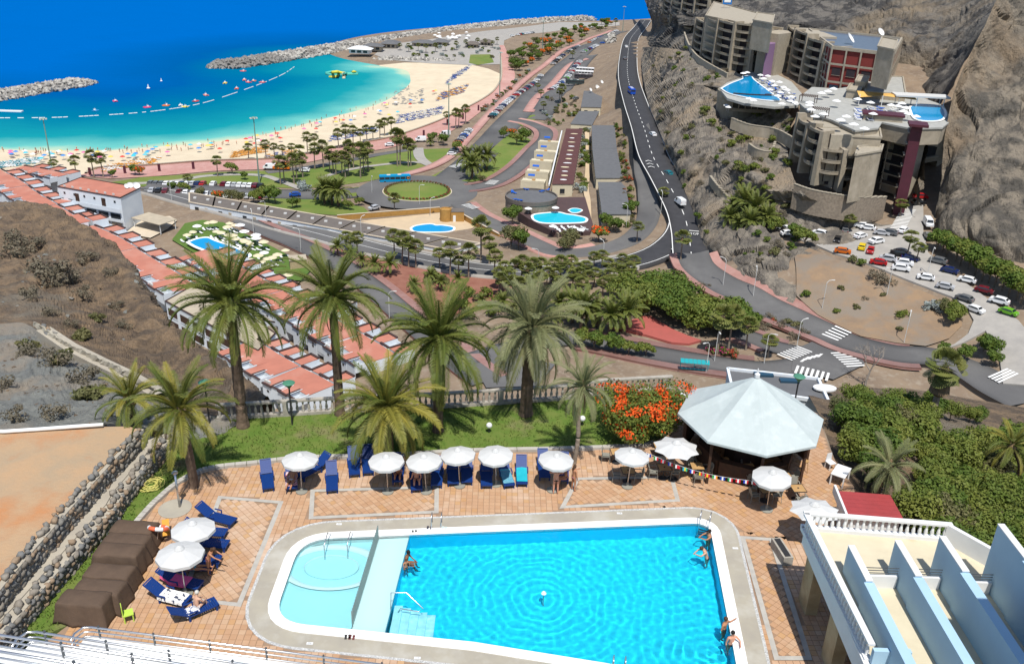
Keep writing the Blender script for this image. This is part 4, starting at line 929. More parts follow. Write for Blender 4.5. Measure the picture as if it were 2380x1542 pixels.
# ---- parasols
def parasol_proto(name, R_, n, h, rise, valance, pole_mat, scal=0.0):
    e = ob(name, None, cat='parasol')
    MB().tube([(0, 0, 0), (0, 0, h+rise)], .025, 8).build('pole', pole_mat, e); mb = MB(); mb.lathe([(.32, 0), (.32, .06), (.1, .1), (.05, .3)], 14); mb.build('base', m_grey if pole_mat is m_steel else m_dark, e)
    mb = MB(); k = 4; rings = []
    for q in range(k+1):
        t = q/k; row = []
        for i in range(n*2):
            a = 2*math.pi*i/(n*2); rr = R_*t*(1 if i % 2 == 0 else (math.cos(math.pi/n)-scal*t)); row.append((rr*math.cos(a), rr*math.sin(a), h+rise*(1-t**1.15)))
        rings.append(row)
    vs = [p for row in rings for p in row]; m = n*2; fs = []
    for q in range(k):
        for i in range(m): fs.append((q*m+i, (q+1)*m+i, (q+1)*m+(i+1) % m, q*m+(i+1) % m))
    mb.raw(vs, fs)
    if valance:
        b = len(vs); base = rings[-1]; mb.raw(base+[(x*1.0, y*1.0, z-valance) for x, y, z in base], [(i, m+i, m+(i+1) % m, (i+1) % m) for i in range(m)])
    can = mb.build('canopy', m_canvas, e)
    mb = MB(); mb.lathe([(R_*.22, h+rise*.86), (R_*.12, h+rise+.06), (.01, h+rise+.12)], n, cap=False); mb.build('vent_cap', m_canvas, can)
    for i in range(n):
        a = 2*math.pi*i/n; MB().tube([(0, 0, h+rise-.06), (R_*.98*math.cos(a), R_*.98*math.sin(a), h-.03)], .008, 4).build('rib', pole_mat, e)
    return e
par = parasol_proto('parasol', .98, 10, 2.0, .34, .14, m_steel); par2 = parasol_proto('parasol', 1.38, 8, 2.15, .42, 0, MAT('pole_wood', (.33, .2, .1), .6), .1)
def put_par(proto, x, y, lab, sc=1.0, tilt=None, h=2.15):
    p = P(x, y, DZ+h); o = place(proto, (p[0], p[1], DZ+.012), random.uniform(0, .5), sc, lab, 'white parasols on the pool terrace')
    tilt = tilt or (random.uniform(-.06, .06), random.uniform(-.06, .06))
    if tilt: o.rotation_euler = (tilt[0], tilt[1], o.rotation_euler[2])
for (x, y), lab in zip(((695,1065),(899,1066),(990,1066),(1069,1053),(1155,1050),(1288,1063),(1465,1055)), ('first white parasol in the lounger row, standing alone near the left end', 'white parasol half covered by the low palm fronds', 'white parasol just beyond the low palm, over a seated sunbather', 'white parasol over two empty blue loungers side by side', 'white parasol beside the striped towel lounger', 'white parasol tilting over a standing couple', 'white round parasol at the first cafe tables')): put_par(par, x, y, lab)
put_par(par, 1795, 1107, 'white round parasol with bunting tied to it, in front of the bar', 1.08)
put_par(par, 450, 1231, 'white parasol beside the raised empty lounger, nearer the shower', 1.06); put_par(par, 418, 1293, 'white parasol nearest the brown covered stack', 1.1)
put_par(par2, 1573, 1030, 'large white cafe parasol with wooden pole beside the bar roof', .96, h=2.4); put_par(par2, 1900, 1172, 'white cafe parasol with scalloped edge touching the white balustrade', .92, h=2.4)
# ---- sun loungers
def lounger_proto(back=.62):
    e = ob('sun_lounger', None, cat='sun lounger')
    mb = MB(); 
    for s in (-1, 1): mb.box((s*.29, -.25, .30), (.06, 1.35, .07))
    mb.box((0, -.93, .29), (.64, .07, .09)); mb.build('frame', m_blue, e)
    mb = MB()
    for i in range(13): mb.box((0, -.86+i*.1, .335), (.54, .08, .03))
    mb.build('seat_slats', m_blue, e)
    bk = MB(); c, s_ = math.cos(back), math.sin(back)
    for i in range(8): t = .06+i*.1; bk.box((0, .42+t*c, .35+t*s_), (.54, .097, .03), 0, 1, back)
    for sd in (-1, 1): bk.box((sd*.285, .42+.42*c, .35+.42*s_), (.05, .86, .05), 0, 1, back)
    bk.box((0, .42+.86*c, .35+.86*s_), (.6, .06, .06), 0, 1, back); bk.build('backrest', m_blue, e)
    for x, y in ((-.27, -.85), (.27, -.85), (-.27, .38), (.27, .38)): MB().box((x, y, .14), (.06, .09, .29), 0, 1).build('leg', m_blue, e)
    for sd in (-1, 1):
        a = MB(); a.box((sd*.345, .2, .50), (.06, .42, .04)); a.box((sd*.345, .02, .41), (.05, .05, .18)); a.build('armrest', m_blue, e)
    return e
lg = lounger_proto()
def towel(parent_loc, rz, w, L, mat, label, y0=-.85, zz=.372, cat='towel', back=True):
    mb = MB(); n = 10; r = random.Random(int(w*100+L*77)); vs = []
    prof = [(y0+L*i/n) for i in range(n+1)]
    for y in prof:
        z = zz if y < .44 or not back else zz+(y-.44)*.72
        for k, x in enumerate((-w/2-.02, -w/2, 0, w/2, w/2+.02)): vs.append((x+r.uniform(-.012, .012), y, z+(.0 if k in (1, 2, 3) else -.14)+r.uniform(-.004, .008)))
    mb.raw(vs, [(i*5+k, i*5+k+1, (i+1)*5+k+1, (i+1)*5+k) for i in range(n) for k in range(4)])
    mb.build('towel', mat, loc=parent_loc, rz=rz, label=label, cat=cat)
def stripes(name, cols, scale, kind='wave', ang=0):
    m = bpy.data.materials.new(name); m.use_nodes = True; t = m.node_tree; N = t.nodes; L = t.links; b = N['Principled BSDF']; b.inputs['Roughness'].default_value = .95
    tc = N.new('ShaderNodeTexCoord'); mp = N.new('ShaderNodeMapping'); mp.inputs['Rotation'].default_value = (0, 0, ang); L.new(tc.outputs['Object'], mp.inputs[0])
    if kind == 'wave': w = N.new('ShaderNodeTexWave'); w.inputs['Scale'].default_value = scale; w.inputs['Distortion'].default_value = 1.5; w.bands_direction = 'Y'
    else: w = N.new('ShaderNodeTexNoise'); w.inputs['Scale'].default_value = scale; w.inputs['Detail'].default_value = 3
    L.new(mp.outputs[0], w.inputs[0]); cr = N.new('ShaderNodeValToRGB'); cr.color_ramp.interpolation = 'CONSTANT'; e = cr.color_ramp.elements
    while len(e) < len(cols): e.new(.5)
    for i, (el, (p, c)) in enumerate(zip(e, cols)): el.position = p; el.color = (*c, 1)
    L.new(w.outputs[0 if kind == 'wave' else 0], cr.inputs[0]); L.new(cr.outputs[0], b.inputs['Base Color']); return m
L_row = [(622,1122,.04,'empty blue lounger at the left end of the parasol row'), (678,1122,0,'blue lounger with a sunbather under the first parasol'), (728,1100,-.9,'blue lounger turned sideways behind the first parasol'), (772,1126,0,'empty blue lounger standing alone left of the low palm'), (823,1090,.03,'blue lounger in the palm shade, left of a pair'), (856,1086,0,'blue lounger close beside the parasol under the palm'),
 (925,1106,0,'blue lounger with a person bending forward on it'), (967,1124,.05,'blue lounger with a man in dark shorts sitting on it'), (1016,1114,-.03,'empty blue lounger right of the seated man'), (1053,1110,.02,'left one of two blue loungers under the fourth parasol'), (1085,1107,.02,'right one of two blue loungers under the fourth parasol'), (1130,1115,.04,'blue lounger with metal tray left of the striped towel'), (1176,1115,.22,'blue lounger with turquoise and white striped towel'), (1212,1111,.05,'blue lounger with plain turquoise towel'), (1263,1096,.1,'blue lounger behind the standing man'), (1308,1104,.03,'blue lounger between the standing couple')]
ra = lambda x, y, a: a-.9*math.atan2(P(x, y, DZ)[0], P(x, y, DZ)[1])
for x, y, a, lab in L_row: p = P(x, y, DZ); place(lg, (p[0], p[1], DZ+.012), ra(x, y, a), 1, lab, 'blue loungers on the pool terrace')
L_left = [(508,1213,1.25,'raised blue lounger pointing at the pool beside the left parasols'), (484,1245,1.5,'blue lounger between the two left parasols'), (487,1272,1.5,'blue lounger with patterned towel behind the bending woman'), (468,1310,1.6,'blue lounger in the shade of the parasol by the covered stack'), (450,1326,1.6,'dark shaded lounger with a reclining person'), (425,1362,1.35,'blue lounger with bright pink towel'), (397,1396,1.3,'blue lounger with white leaf patterned towel'), (457,1428,2.25,'blue lounger carrying the woman in a white swimsuit')]
for x, y, a, lab in L_left: p = P(x, y, DZ); place(lg, (p[0], p[1], DZ+.012), a, 1, lab, 'blue loungers on the pool terrace')
def tw(x, y, a, w, L, mat, lab, **kw): p = P(x, y, DZ); towel((p[0], p[1], DZ+.012), ra(x, y, a) if y < 1130 else a, w, L, mat, lab, **kw)
tw(1176, 1115, .22, .6, 1.75, stripes('striped_towel', [(0, (.02, .32, .42)), (.45, (.55, .75, .78)), (.7, (.01, .10, .25))], 2.2), 'turquoise and white striped towel on a lounger')
tw(1212, 1111, .05, .6, 1.5, MAT('turquoise_towel', (.01, .35, .45), .95, (.02, .42, .5), 2), 'plain turquoise towel on the last lounger of the row')
tw(678, 1122, 0, .6, 1.4, stripes('flower_towel', [(0, (.5, .12, .2)), (.45, (.65, .5, .5)), (.6, (.3, .05, .1))], 5, 'n'), 'pink flowered towel under the sunbather')
tw(425, 1362, 1.35, .64, 1.3, MAT('pink_towel', (.75, .12, .28), .95, (.65, .1, .25), 2), 'bright pink towel on a lounger beside the covered stack', y0=-.4)
tw(397, 1396, 1.3, .66, 1.3, stripes('leaf_towel', [(0, (.05, .06, .1)), (.42, (.72, .72, .7))], 6, 'n'), 'white leaf patterned towel on a lounger', y0=-.85)
tw(457, 1428, 2.25, .5, .6, stripes('paisley_towel', [(0, (.04, .07, .2)), (.45, (.7, .7, .7))], 9, 'n'), 'small white and blue towel beside the seated woman', y0=-.1, back=False)
tw(487, 1272, 1.5, .5, .6, stripes('dark_towel', [(0, (.02, .03, .09)), (.5, (.3, .3, .35))], 8, 'n'), 'dark patterned towel at the head of a lounger', y0=.2)
# ---- cafe tables and chairs
tb = ob('cafe_table', None, cat='table'); MB().box((0, 0, .735), (.72, .72, .03)).build('table_top', m_wood, tb); t2 = MB(); 
for a, b, c, d in ((0, .36, .76, .03), (0, -.36, .76, .03), (.36, 0, .03, .69), (-.36, 0, .03, .69)): t2.box((a, b, .732), (c, d, .045))
t2.build('edge_band', m_dark, tb); MB().tube([(0, 0, .04), (0, 0, .72)], .04, 8).build('post', m_dark, tb); MB().lathe([(.26, 0), (.26, .03), (.05, .06)], 14).build('foot_plate', m_dark, tb)
MB().lathe([(.05, .752), (.055, .775), (.035, .778)], 8).build('ashtray', m_dark, tb)
ch = ob('cafe_chair', None, cat='chair'); MB().box((0, 0, .44), (.46, .44, .03)).build('seat', m_grey, ch)
mb = MB(); mb.raw([(-.22, .2, .48), (.22, .2, .48), (.22, .26, .84), (.12, .28, .9), (-.12, .28, .9), (-.22, .26, .84), (-.22, .23, .48), (.22, .23, .48), (.22, .29, .84), (.12, .31, .9), (-.12, .31, .9), (-.22, .29, .84)], [(0, 1, 2, 3, 4, 5), (11, 10, 9, 8, 7, 6)]+[(i, 6+i, 6+(i+1) % 6, (i+1) % 6) for i in range(6)]); mb.build('backrest', m_grey, ch)
for x, y in ((-.24, -.22), (.24, -.22), (-.24, .22), (.24, .22)): MB().tube([(x*1.12, y*1.15, 0), (x, y, .45), (x, y*.9, .66)], .015, 5).build('leg', m_grey, ch)
for s in (-1, 1): MB().box((s*.26, 0, .665), (.05, .46, .025)).build('armrest', m_grey, ch)
T = [(1457,1118,.1,((-1,0),(1,0)),'cafe table below the first cafe parasol'), (1541,1111,.1,((-1,0),(1,0),(0,1)),'cafe table below the large cafe parasol pole'), (1617,1108,.05,((1,.1),(0,-1),(-.3,1)),'pale cafe table with chairs on three sides before the bunting'), (1736,1110,.1,((0,-1),(0,1)),'cafe table in front of the dark bar counter'), (1776,1163,.15,((-1,-.1),(1,0),(-.4,1)),'cafe table nearest the pool ladder'), (1850,1160,.1,((0,1),(.1,-1)),'cafe table beside the white balustrade corner'), (1612,1072,.0,((1,.2),),'cafe table half under the large parasol, near the bar'), (1532,1060,.1,(),'cafe table between the first two cafe parasols'), (1432,1074,.1,((-1,.1),),'cafe table shaded by the first cafe parasol'), (1816,1126,.2,((1,.2),),'cafe table under the parasol with bunting')]
cn = 0
for x, y, a, chs, lab in T:
    p = P(x, y, DZ); place(tb, (p[0], p[1], DZ+.012), a, 1, lab, 'cafe tables on the terrace')
    for k, (cx, cy) in enumerate(chs):
        ang = math.atan2(cy, cx); q = (p[0]+cx*.62, p[1]+cy*.62, DZ+.012)
        place(ch, q, ang-math.pi/2, 1, 'grey chair, %s of the %s' % ('left' if cx < -.5 else 'right' if cx > .5 else 'far' if cy > 0 else 'near', lab.replace('cafe table', 'table')), 'grey cafe chairs on the terrace')
# ---- octagonal bar with canvas roof
m_barc = MAT('bar_canvas', (.43, .485, .485), .85, (.40, .455, .455), .7, col3=(.465, .52, .52), s3=1.6)
BC = np.array([14.0, 45.73]); broot = ob('pool_bar', None, loc=(BC[0], BC[1], DZ), label='octagonal poolside bar with a big white canvas roof', cat='bar')
def oct_(r, z, rot=-.02, n=8): return [(r*math.cos(rot+2*math.pi*i/n), r*math.sin(rot+2*math.pi*i/n), z) for i in range(n)]
ev = oct_(4.22, 3.0); apex = (0, 0, 5.6); rt = ob('roof', None, broot)
for i in range(8):
    mb = MB(); a, b = V3(ev[i]), V3(ev[(i+1) % 8]); c = V3(apex); n = 6; vs = []
    for k in range(n+1):
        t = k/n
        for j in range(k+1):
            s = j/k if k else 0; p = c.lerp(a.lerp(b, s), t); p.z -= .10*math.sin(math.pi*t)*(.4+math.sin(math.pi*s)) ; vs.append(p)
    fs = []; ix = lambda k, j: k*(k+1)//2+j
    for k in range(n):
        for j in range(k+1):
            fs.append((ix(k, j), ix(k+1, j), ix(k+1, j+1)))
            if j < k: fs.append((ix(k, j), ix(k+1, j+1), ix(k, j+1)))
    b0 = len(vs); vs += [a, b, a-V3((0, 0, .14)), b-V3((0, 0, .14))]; fs.append((b0, b0+2, b0+3, b0+1)); mb.raw(vs, fs); mb.build('canvas_panel', m_barc, rt, smooth=False)
MB().lathe([(.16, 5.55), (.16, 5.75), (.05, 5.85), (.03, 6.1)], 8).build('finial', m_white, rt)
for i, (x, y, z) in enumerate(oct_(3.7, 0)): MB().box((x, y, 1.5), (.14, .14, 3.0)).build('post', m_dwood, broot)
pr = oct_(2.6, 0); cnt = MB()
for i in range(8): a, b = V3(pr[i]), V3(pr[(i+1) % 8]); m = (a+b)/2; cnt.box((m.x, m.y, .55), ((b-a).length, .45, 1.1), math.atan2(b.y-a.y, b.x-a.x))
cnt.build('counter', m_dwood, broot)
MB().lathe([(1.2, 0), (1.2, 2.6)], 8).build('back_bar', m_dwood, broot)
for i in (0, 1, 2, 3): a, b = V3(oct_(3.65, 0)[i]), V3(oct_(3.65, 0)[i+1]); m = (a+b)/2; MB().box((m.x, m.y, 1.45), ((b-a).length-.15, .06, 2.6), math.atan2(b.y-a.y, b.x-a.x)).build('side_panel', m_dwood, broot)
st = ob('bar_stool', None, cat='stool'); MB().lathe([(.17, .74), (.17, .79)], 12).build('seat', m_wood, st)
for a in (.8, 2.37, 3.94, 5.5): MB().tube([(.2*math.cos(a), .2*math.sin(a), 0), (.12*math.cos(a), .12*math.sin(a), .75)], .02, 5).build('leg', m_wood, st)
for (x, y), lab in zip(((1684,1092), (1868,1097), (1635,1040)), ('wooden bar stool behind the bunting', 'wooden bar stool at the right end of the bar', 'bar stool at the left side of the bar')): p = P(x, y, DZ); place(st, (p[0], p[1], DZ+.012), .3, 1, lab, 'bar stools')
# bunting
FL = [((.01, .05, .35), (.8, .8, .8), (.01, .05, .35)), ((.02, .3, .08), (.8, .8, .8), (.6, .02, .03)), ((.6, .02, .03), (.8, .8, .8), (.6, .02, .03)), ((.02, .06, .5), (.8, .8, .8), (.6, .02, .03)), ((.8, .8, .8), (.6, .02, .03), (.6, .02, .03)), ((.02, .35, .5), (.7, .6, .02), (.02, .4, .2)), ((.02, .06, .5), (.8, .8, .8), (.6, .02, .03)), ((.02, .02, .02), (.8, .55, .02), (.6, .02, .03)), ((.6, .02, .03), (.8, .55, .02), (.6, .02, .03)), ((.02, .4, .1), (.8, .8, .8), (.9, .3, .02))]
bcol = {}
def colm(c):
    k = tuple(round(x, 3) for x in c)
    if k not in bcol: bcol[k] = MAT('cloth_%d' % len(bcol), c, .8)
    return bcol[k]
b0, b1 = np.array([*P(1500, 1050, 77.9)]), P(1762, 1118, 77.6); ln = ob('bunting', None, loc=tuple(b0), label='string of little national flags before the bar', cat='bunting'); N_ = 15
def sag(t): return (b1-b0)*t-np.array([0, 0, .35*math.sin(math.pi*t)])
MB().tube([sag(i/20) for i in range(21)], .008, 4).build('cord', m_white, ln)
for i in range(N_):
    p = sag((i+.5)/N_); d = (b1-b0); d = d/np.linalg.norm(d); f = ob('flag', None, ln, loc=tuple(p)); cs = FL[i % len(FL)]
    for k in range(3):
        x0, x1 = -.13+.087*k, -.13+.087*(k+1); MB().raw([(d[0]*x0, d[1]*x0, -.01), (d[0]*x1, d[1]*x1, -.01), (d[0]*x1, d[1]*x1-.02, -.22), (d[0]*x0, d[1]*x0-.02, -.22)], [(3, 2, 1, 0)]) if False else None
        mb = MB(); mb.raw([(d[0]*x0, d[1]*x0, -.01), (d[0]*x1, d[1]*x1, -.01), (d[0]*x1, d[1]*x1-.02, -.22), (d[0]*x0, d[1]*x0-.02, -.22)], [(3, 2, 1, 0)]); mb.build('stripe', colm(cs[k]), f)
# ---- brown covered stack of loungers
m_cover = MAT('brown_tarpaulin', (.105, .07, .048), .85, (.085, .057, .04), 1.5, .35, 5)
cov = ob('covered_stack', None, loc=tuple(P(260, 1400, DZ)), label='row of stacked furniture under a creased brown tarpaulin', cat='furniture cover'); o_ = P(260, 1400, DZ)
seq = [(318,1258),(300,1292),(285,1318),(262,1362),(240,1402),(205,1432)]
for k, (x, y) in enumerate(seq):
    p = P(x, y, DZ)-o_; bm = bmesh.new(); bmesh.ops.create_cube(bm, size=1); bmesh.ops.subdivide_edges(bm, edges=bm.edges[:], cuts=7, use_grid_fill=True)
    h = 1.0+.08*(k % 3); r = random.Random(k)
    for v in bm.verts:
        t = v.co.z+.5; q = V3((v.co.x*(2.1+.35*(1-t)), v.co.y*(.95+.42*(1-t)), t*h)); w = (1-t)*.09+.015
        q += V3((noise.noise(V3((q.x*3, q.y*5, k)))*w, noise.noise(V3((q.x*5, q.y*3, k+9)))*w*1.5, noise.noise(V3((q.x*2, q.y*2, k+4)))*.05+(.05*math.sin(q.x*2) if t > .9 else 0)-.32*q.y*q.y if t > .9 else 0)); v.co = q
    me = bpy.data.meshes.new('cover_bay'); bm.to_mesh(me); bm.free(); me.materials.append(m_cover); me.polygons.foreach_set('use_smooth', [True]*len(me.polygons)); ob('cover_bay', me, cov, loc=(p[0], p[1], 0), rz=-.12)
# ---- small things
pp = P(368, 1226, 76.9); bo = ob('lifebuoy', None, loc=(pp[0], pp[1], 76.9), rz=(-.5, .1, 0), label='orange and white lifebuoy on a stand', cat='lifebuoy')
for i in range(8):
    mb = MB(); a0 = math.pi*2*i/8; pts = [(.42*math.cos(a0+math.pi/4*k/5), .42*math.sin(a0+math.pi/4*k/5), 0) for k in range(6)]; mb.tube(pts, .11, 8, False); mb.build('ring_segment', MAT('buoy_orange', (.7, .14, .06), .5) if i % 2 else m_white, bo, smooth=True)
MB().tube([(0, 0, -.05), (0, .1, -.9)], .03, 6).build('stand', m_steel, bo)
pp = P(388, 1242, DZ); mb = MB(); mb.box((0, 0, .45), (.34, .9, .05), .35, 1, .5); mb.build('board', MAT('amber_plastic', (.55, .26, .02), .4), loc=tuple(pp), label='amber plastic rescue board leaning beside the lifebuoy', cat='board')
pp = P(350, 1128, DZ); mb = MB(); r = random.Random(5); pts = []
for i in range(220): a = i*.36; rr = .55+.25*math.sin(i*.21)+r.uniform(-.06, .06); pts.append((rr*math.cos(a)*.8+.1*math.sin(i*.05), rr*math.sin(a)*.9, .03+.0006*i))
pts += [(.35, .9, .05), (.0, 1.5, .04), (.1, 2.1, .04), (.45, 2.5, .04), (.6, 2.1, .04)]
mb.tube(pts, .014, 5); mb.build('garden_hose', MAT('yellow_hose', (.65, .6, .18), .5), loc=tuple(pp), label='tangled yellow garden hose on the grass', cat='hose', smooth=True)
pp = P(418, 1178, DZ); sh = ob('outdoor_shower', None, loc=tuple(pp), label='steel outdoor shower post on its round concrete tray', cat='shower'); MB().tube([(0, 0, 0), (0, 0, 2.1)], .06, 10).build('post', m_steel, sh, smooth=True); MB().lathe([(.06, 2.1), (.16, 2.14), (.16, 2.2), (.02, 2.24)], 12).build('shower_head', m_steel, sh); mb = MB(); mb.lathe([(.85, .0), (.85, .03), (.75, .035), (.01, .02)], 28, cap=False); mb.build('tray', m_apron, sh, loc=(-.2, -.15, .012))
for (x, y), lab in zip(((1137,988), (1354,972)), ('white globe lamp on the lawn under the third palm', 'white globe lamp on the lawn behind the slender palm')):
    p = P(x, y, 76.5); g = ob('globe_lamp', None, loc=(p[0], p[1], DZ), label=lab, cat='lamp', group='globe lamps on the lawn'); MB().tube([(0, 0, 0), (0, 0, .35)], .04, 6).build('post', m_dark, g); MB().ball((0, 0, .5), .19, 14, 10).build('globe', m_white, g, smooth=True)
m_gcap = MAT('green_lamp_cap', (.06, .20, .13), .6)
for (x, y, zt), lab in zip(((475,888,78.9), (671,890,78.9), (1858,875,79.6)), ('green disc lamp above the yellow palm', 'dark green disc lamp over the balustrade', 'pair of green disc lamps behind the bar roof')):
    p = P(x, y, zt); g = ob('disc_lamp', None, loc=(p[0], p[1], DZ-3), label=lab, cat='lamp', group='green disc lamps'); MB().tube([(0, 0, 0), (0, 0, zt-DZ+2.8)], .05, 6).build('post', m_dark, g); MB().lathe([(.03, zt-DZ+2.6), (.12, zt-DZ+2.75), (.34, zt-DZ+3.0), (.38, zt-DZ+3.02), (.3, zt-DZ+3.08), (.02, zt-DZ+3.12)], 16).build('cap', m_gcap, g)
pp = P(1459, 1026, DZ); g = ob('litter_bin', None, loc=tuple(pp), label='white bin with black domed lid behind the cafe parasol', cat='bin'); MB().lathe([(.18, 0), (.22, .6)], 12).build('body', m_white, g); MB().lathe([(.24, .6), (.22, .75), (.1, .85), (.01, .87)], 12, cap=False).build('lid', m_dark, g)
pp = P(300, 1440, DZ); g = ob('lime_chair', None, loc=tuple(pp), rz=.5, label='lime green plastic chair behind the railing', cat='chair'); m_lime = MAT('lime_plastic', (.42, .58, .08), .5); MB().box((0, 0, .42), (.45, .45, .04)).build('seat', m_lime, g); MB().box((-.22, 0, .68), (.04, .4, .5), 0, .8).build('backrest', m_lime, g)
for x, y in ((-.18, -.18), (.18, -.18), (.18, .18), (-.18, .18)): MB().box((x, y, .2), (.05, .05, .4)).build('leg', m_lime, g)
# white plastic table set right of the bar
pp = P(1950, 1118, DZ); g = ob('plastic_table', None, loc=tuple(pp), rz=-.6, label='white plastic table with chairs stacked by it, right of the bar', cat='table'); MB().box((0, 0, .7), (.8, 1.3, .04)).build('table_top', m_white, g)
for x, y in ((-.35, -.6), (.35, -.6), (.35, .6), (-.35, .6)): MB().box((x, y, .34), (.07, .07, .68)).build('leg', m_white, g)
for (x, y, a), lab in zip(((1928,1088,.4), (1583,930,1.9), (1600,955,2.2)), ('white plastic chair by the white table right of the bar', 'white plastic chair tipped behind the flame tree', 'white plastic chair between flame tree and bar roof')):
    p = P(x, y, DZ); g = ob('plastic_chair', None, loc=tuple(p), rz=a, label=lab, cat='chair', group='white plastic chairs'); MB().box((0, 0, .43), (.45, .45, .03)).build('seat', m_white, g); MB().box((0, .22, .68), (.42, .03, .5), 0, .8).build('backrest', m_white, g)
    for x_, y_ in ((-.2, -.2), (.2, -.2), (.2, .2), (-.2, .2)): MB().box((x_, y_, .21), (.04, .04, .42)).build('leg', m_white, g)
# flip-flops on the pool edge
for (x, y, c), lab in zip(((963,1233,(.02,.02,.02)), (998,1226,(.05,.05,.07)), (1033,1227,(.5,.6,.6)), (808,1479,(.03,.03,.03)), (818,1480,(.15,.05,.05))), ('small pair of black sandals on the pool edge', 'black and white sandals beside the ladder', 'pale blue sandals right of the ladder', 'black and white sandals at the near pool edge', 'dark red sandals at the near pool edge')):
    p = P(x, y, DZ+.03); g = ob('sandals', None, loc=tuple(p), rz=random.uniform(-.5, .5), label=lab, cat='sandals')
    for s in (-1, 1):
        q = ob('sandal', None, g, loc=(s*.08, 0, 0)); MB().box((0, 0, .012), (.1, .27, .025), 0, .95).build('sole', colm(c), q); MB().box((0, .05, .045), (.11, .06, .03)).build('strap', m_white if c[0] < .03 else colm(c), q)
# drain labels: depth plates
for (x, y, s) in ((788,1217,'0.6'), (1440,1192,'1.40'), (1709,1273,'1.7'), (720,1494,'0.6'), (970,1528,'1.10')):
    p = P(x, y, DZ+.03); g = ob('depth_plate', None, loc=tuple(p), label='white depth plate reading %s near %s' % (s, {'0.6': 'the paddling pool' if y < 1300 else 'the near paddling edge', '1.40': 'the far pool edge', '1.7': 'the pool corner ladder', '1.10': 'the near pool edge'}[s]), cat='plate'); MB().box((0, 0, .005), (.28, .14, .012)).build('plate', m_white, g); lettering('depth_figures', s, .1, (0, 0, .013), (0, 0, 0), m_dark, g, 0)
# ---- pool ladders, rails, fence, fountain jet
def ladder(label, x, y, dx, dy, sc=1):
    p = P(x, y, DZ+.05); g = ob('pool_ladder', None, loc=tuple(p), rz=math.atan2(dy, dx)-math.pi/2, label=label, cat='ladder')
    for s in (-1, 1): MB().tube([(s*.25, -.5, 0), (s*.25, -.5, .55), (s*.25, -.35, .72), (s*.25, -.1, .68), (s*.25, .08, .4), (s*.25, .12, -.9)], .022, 7).build('rail', m_steel, g, smooth=True)
    for k in range(3): MB().box((0, .1, -.25-.25*k), (.5, .1, .03)).build('rung', m_dsteel, g)
ladder('steel pool ladder on the far edge of the deep pool', 1014, 1226, 0, -1); ladder('steel pool ladder at the far right corner', 1636, 1222, -.35, -1); ladder('steel pool ladder at the near edge', 1438, 1546, .1, 1)
g = ob('pool_handrail', None, loc=tuple(P(908, 1415, DZ-.1)), label='curved steel handrail at the submerged steps', cat='handrail'); MB().tube([(0, 0, 0), (0, .25, .75), (.7, .25, .8), (1.5, -.1, .2), (1.3, -.15, .05), (.45, -.02, .08), (.35, -.1, -.1)], .024, 7).build('tube', m_steel, g, smooth=True)
for (x, y), lab in zip(((757,1290), (810,1288)), ('left steel rail into the paddling pool', 'right steel rail into the paddling pool')):
    p = P(x, y, DZ-.2); g = ob('paddling_rail', None, loc=tuple(p), label=lab, cat='handrail', group='rails of the paddling pool'); MB().tube([(0, -.2, -.2), (0, -.2, .75), (0, .7, .85), (0, 1.3, .3)], .024, 7).build('tube', m_steel, g, smooth=True)
m_fenc = MAT('fence_steel', (.30, .34, .33), .35, metal=.6); fr = ob('pool_fence', None, loc=(fen_b[0], fen_b[1], DZ), label='steel bar fence between the paddling pool and the shelf', cat='fence'); dv = (fen_t-fen_b)[:2]
for i in range(34):
    q = dv*(i+.5)/34; MB().tube([(q[0], q[1], -.1), (q[0], q[1], .78)], .028, 6).build('bar', m_fenc, fr)
g = ob('fountain_jet', None, loc=(_fo[0], _fo[1], DZ-.1), label='small white water jet in the middle of the pool', cat='fountain'); MB().lathe([(.03, -1.2), (.03, .1)], 8).build('pipe', m_white, g); MB().lathe([(.02, 0), (.04, .08), (.08, .1), (.11, .05), (.13, .03)], 12, cap=False).build('spray', m_white, g)
# ---- own hotel: balconies below the camera (bottom left)
def balcony(label, a, b, z, ext=1.0):
    A, B = P(*a, z), P(*b, z); d = (B-A); d /= np.linalg.norm(d); L = np.linalg.norm(B-A)+ext; n = np.array([-d[1], d[0], 0]); g = ob('balcony', None, loc=tuple(A), rz=math.atan2(d[1], d[0]), label=label, cat='balcony', group='white balconies below the camera')
    MB().box((L/2, -.75, -.62), (L, 1.5, .3)).build('parapet', m_white, g); MB().box((L/2, -2.2, -1.6), (L, 3.2, .2)).build('floor_slab', m_white, g); MB().box((L/2, -.08, -1.3), (L, .16, 1.2)).build('front_wall', m_white, g)
    for k in range(3): MB().tube([(-.05, -.7, -.42+.19*k), (-.12, -.35, -.42+.19*k), (0, -.06, -.42+.19*k), (.25, 0, -.42+.19*k), (L, 0, -.42+.19*k)], .026 if k < 2 else .036, 7).build('rail', m_steel, g, smooth=True)
    x = .5; 
    while x < L: MB().box((x, 0, -.2), (.05, .05, .5)).build('post', m_dsteel, g); x += 1.9
balcony('lowest white balcony with steel rails across the bottom of the view', (195,1452), (880,1540), 83.5, 6); balcony('middle white balcony with steel rails', (66,1462), (600,1545), 86.0, 5); balcony('upper white balcony with steel rails at the lower corner', (-60,1462), (330,1525), 88.2, 5); balcony('nearest balcony strip at the lower left corner', (-60,1500), (120,1530), 90.0, 3)
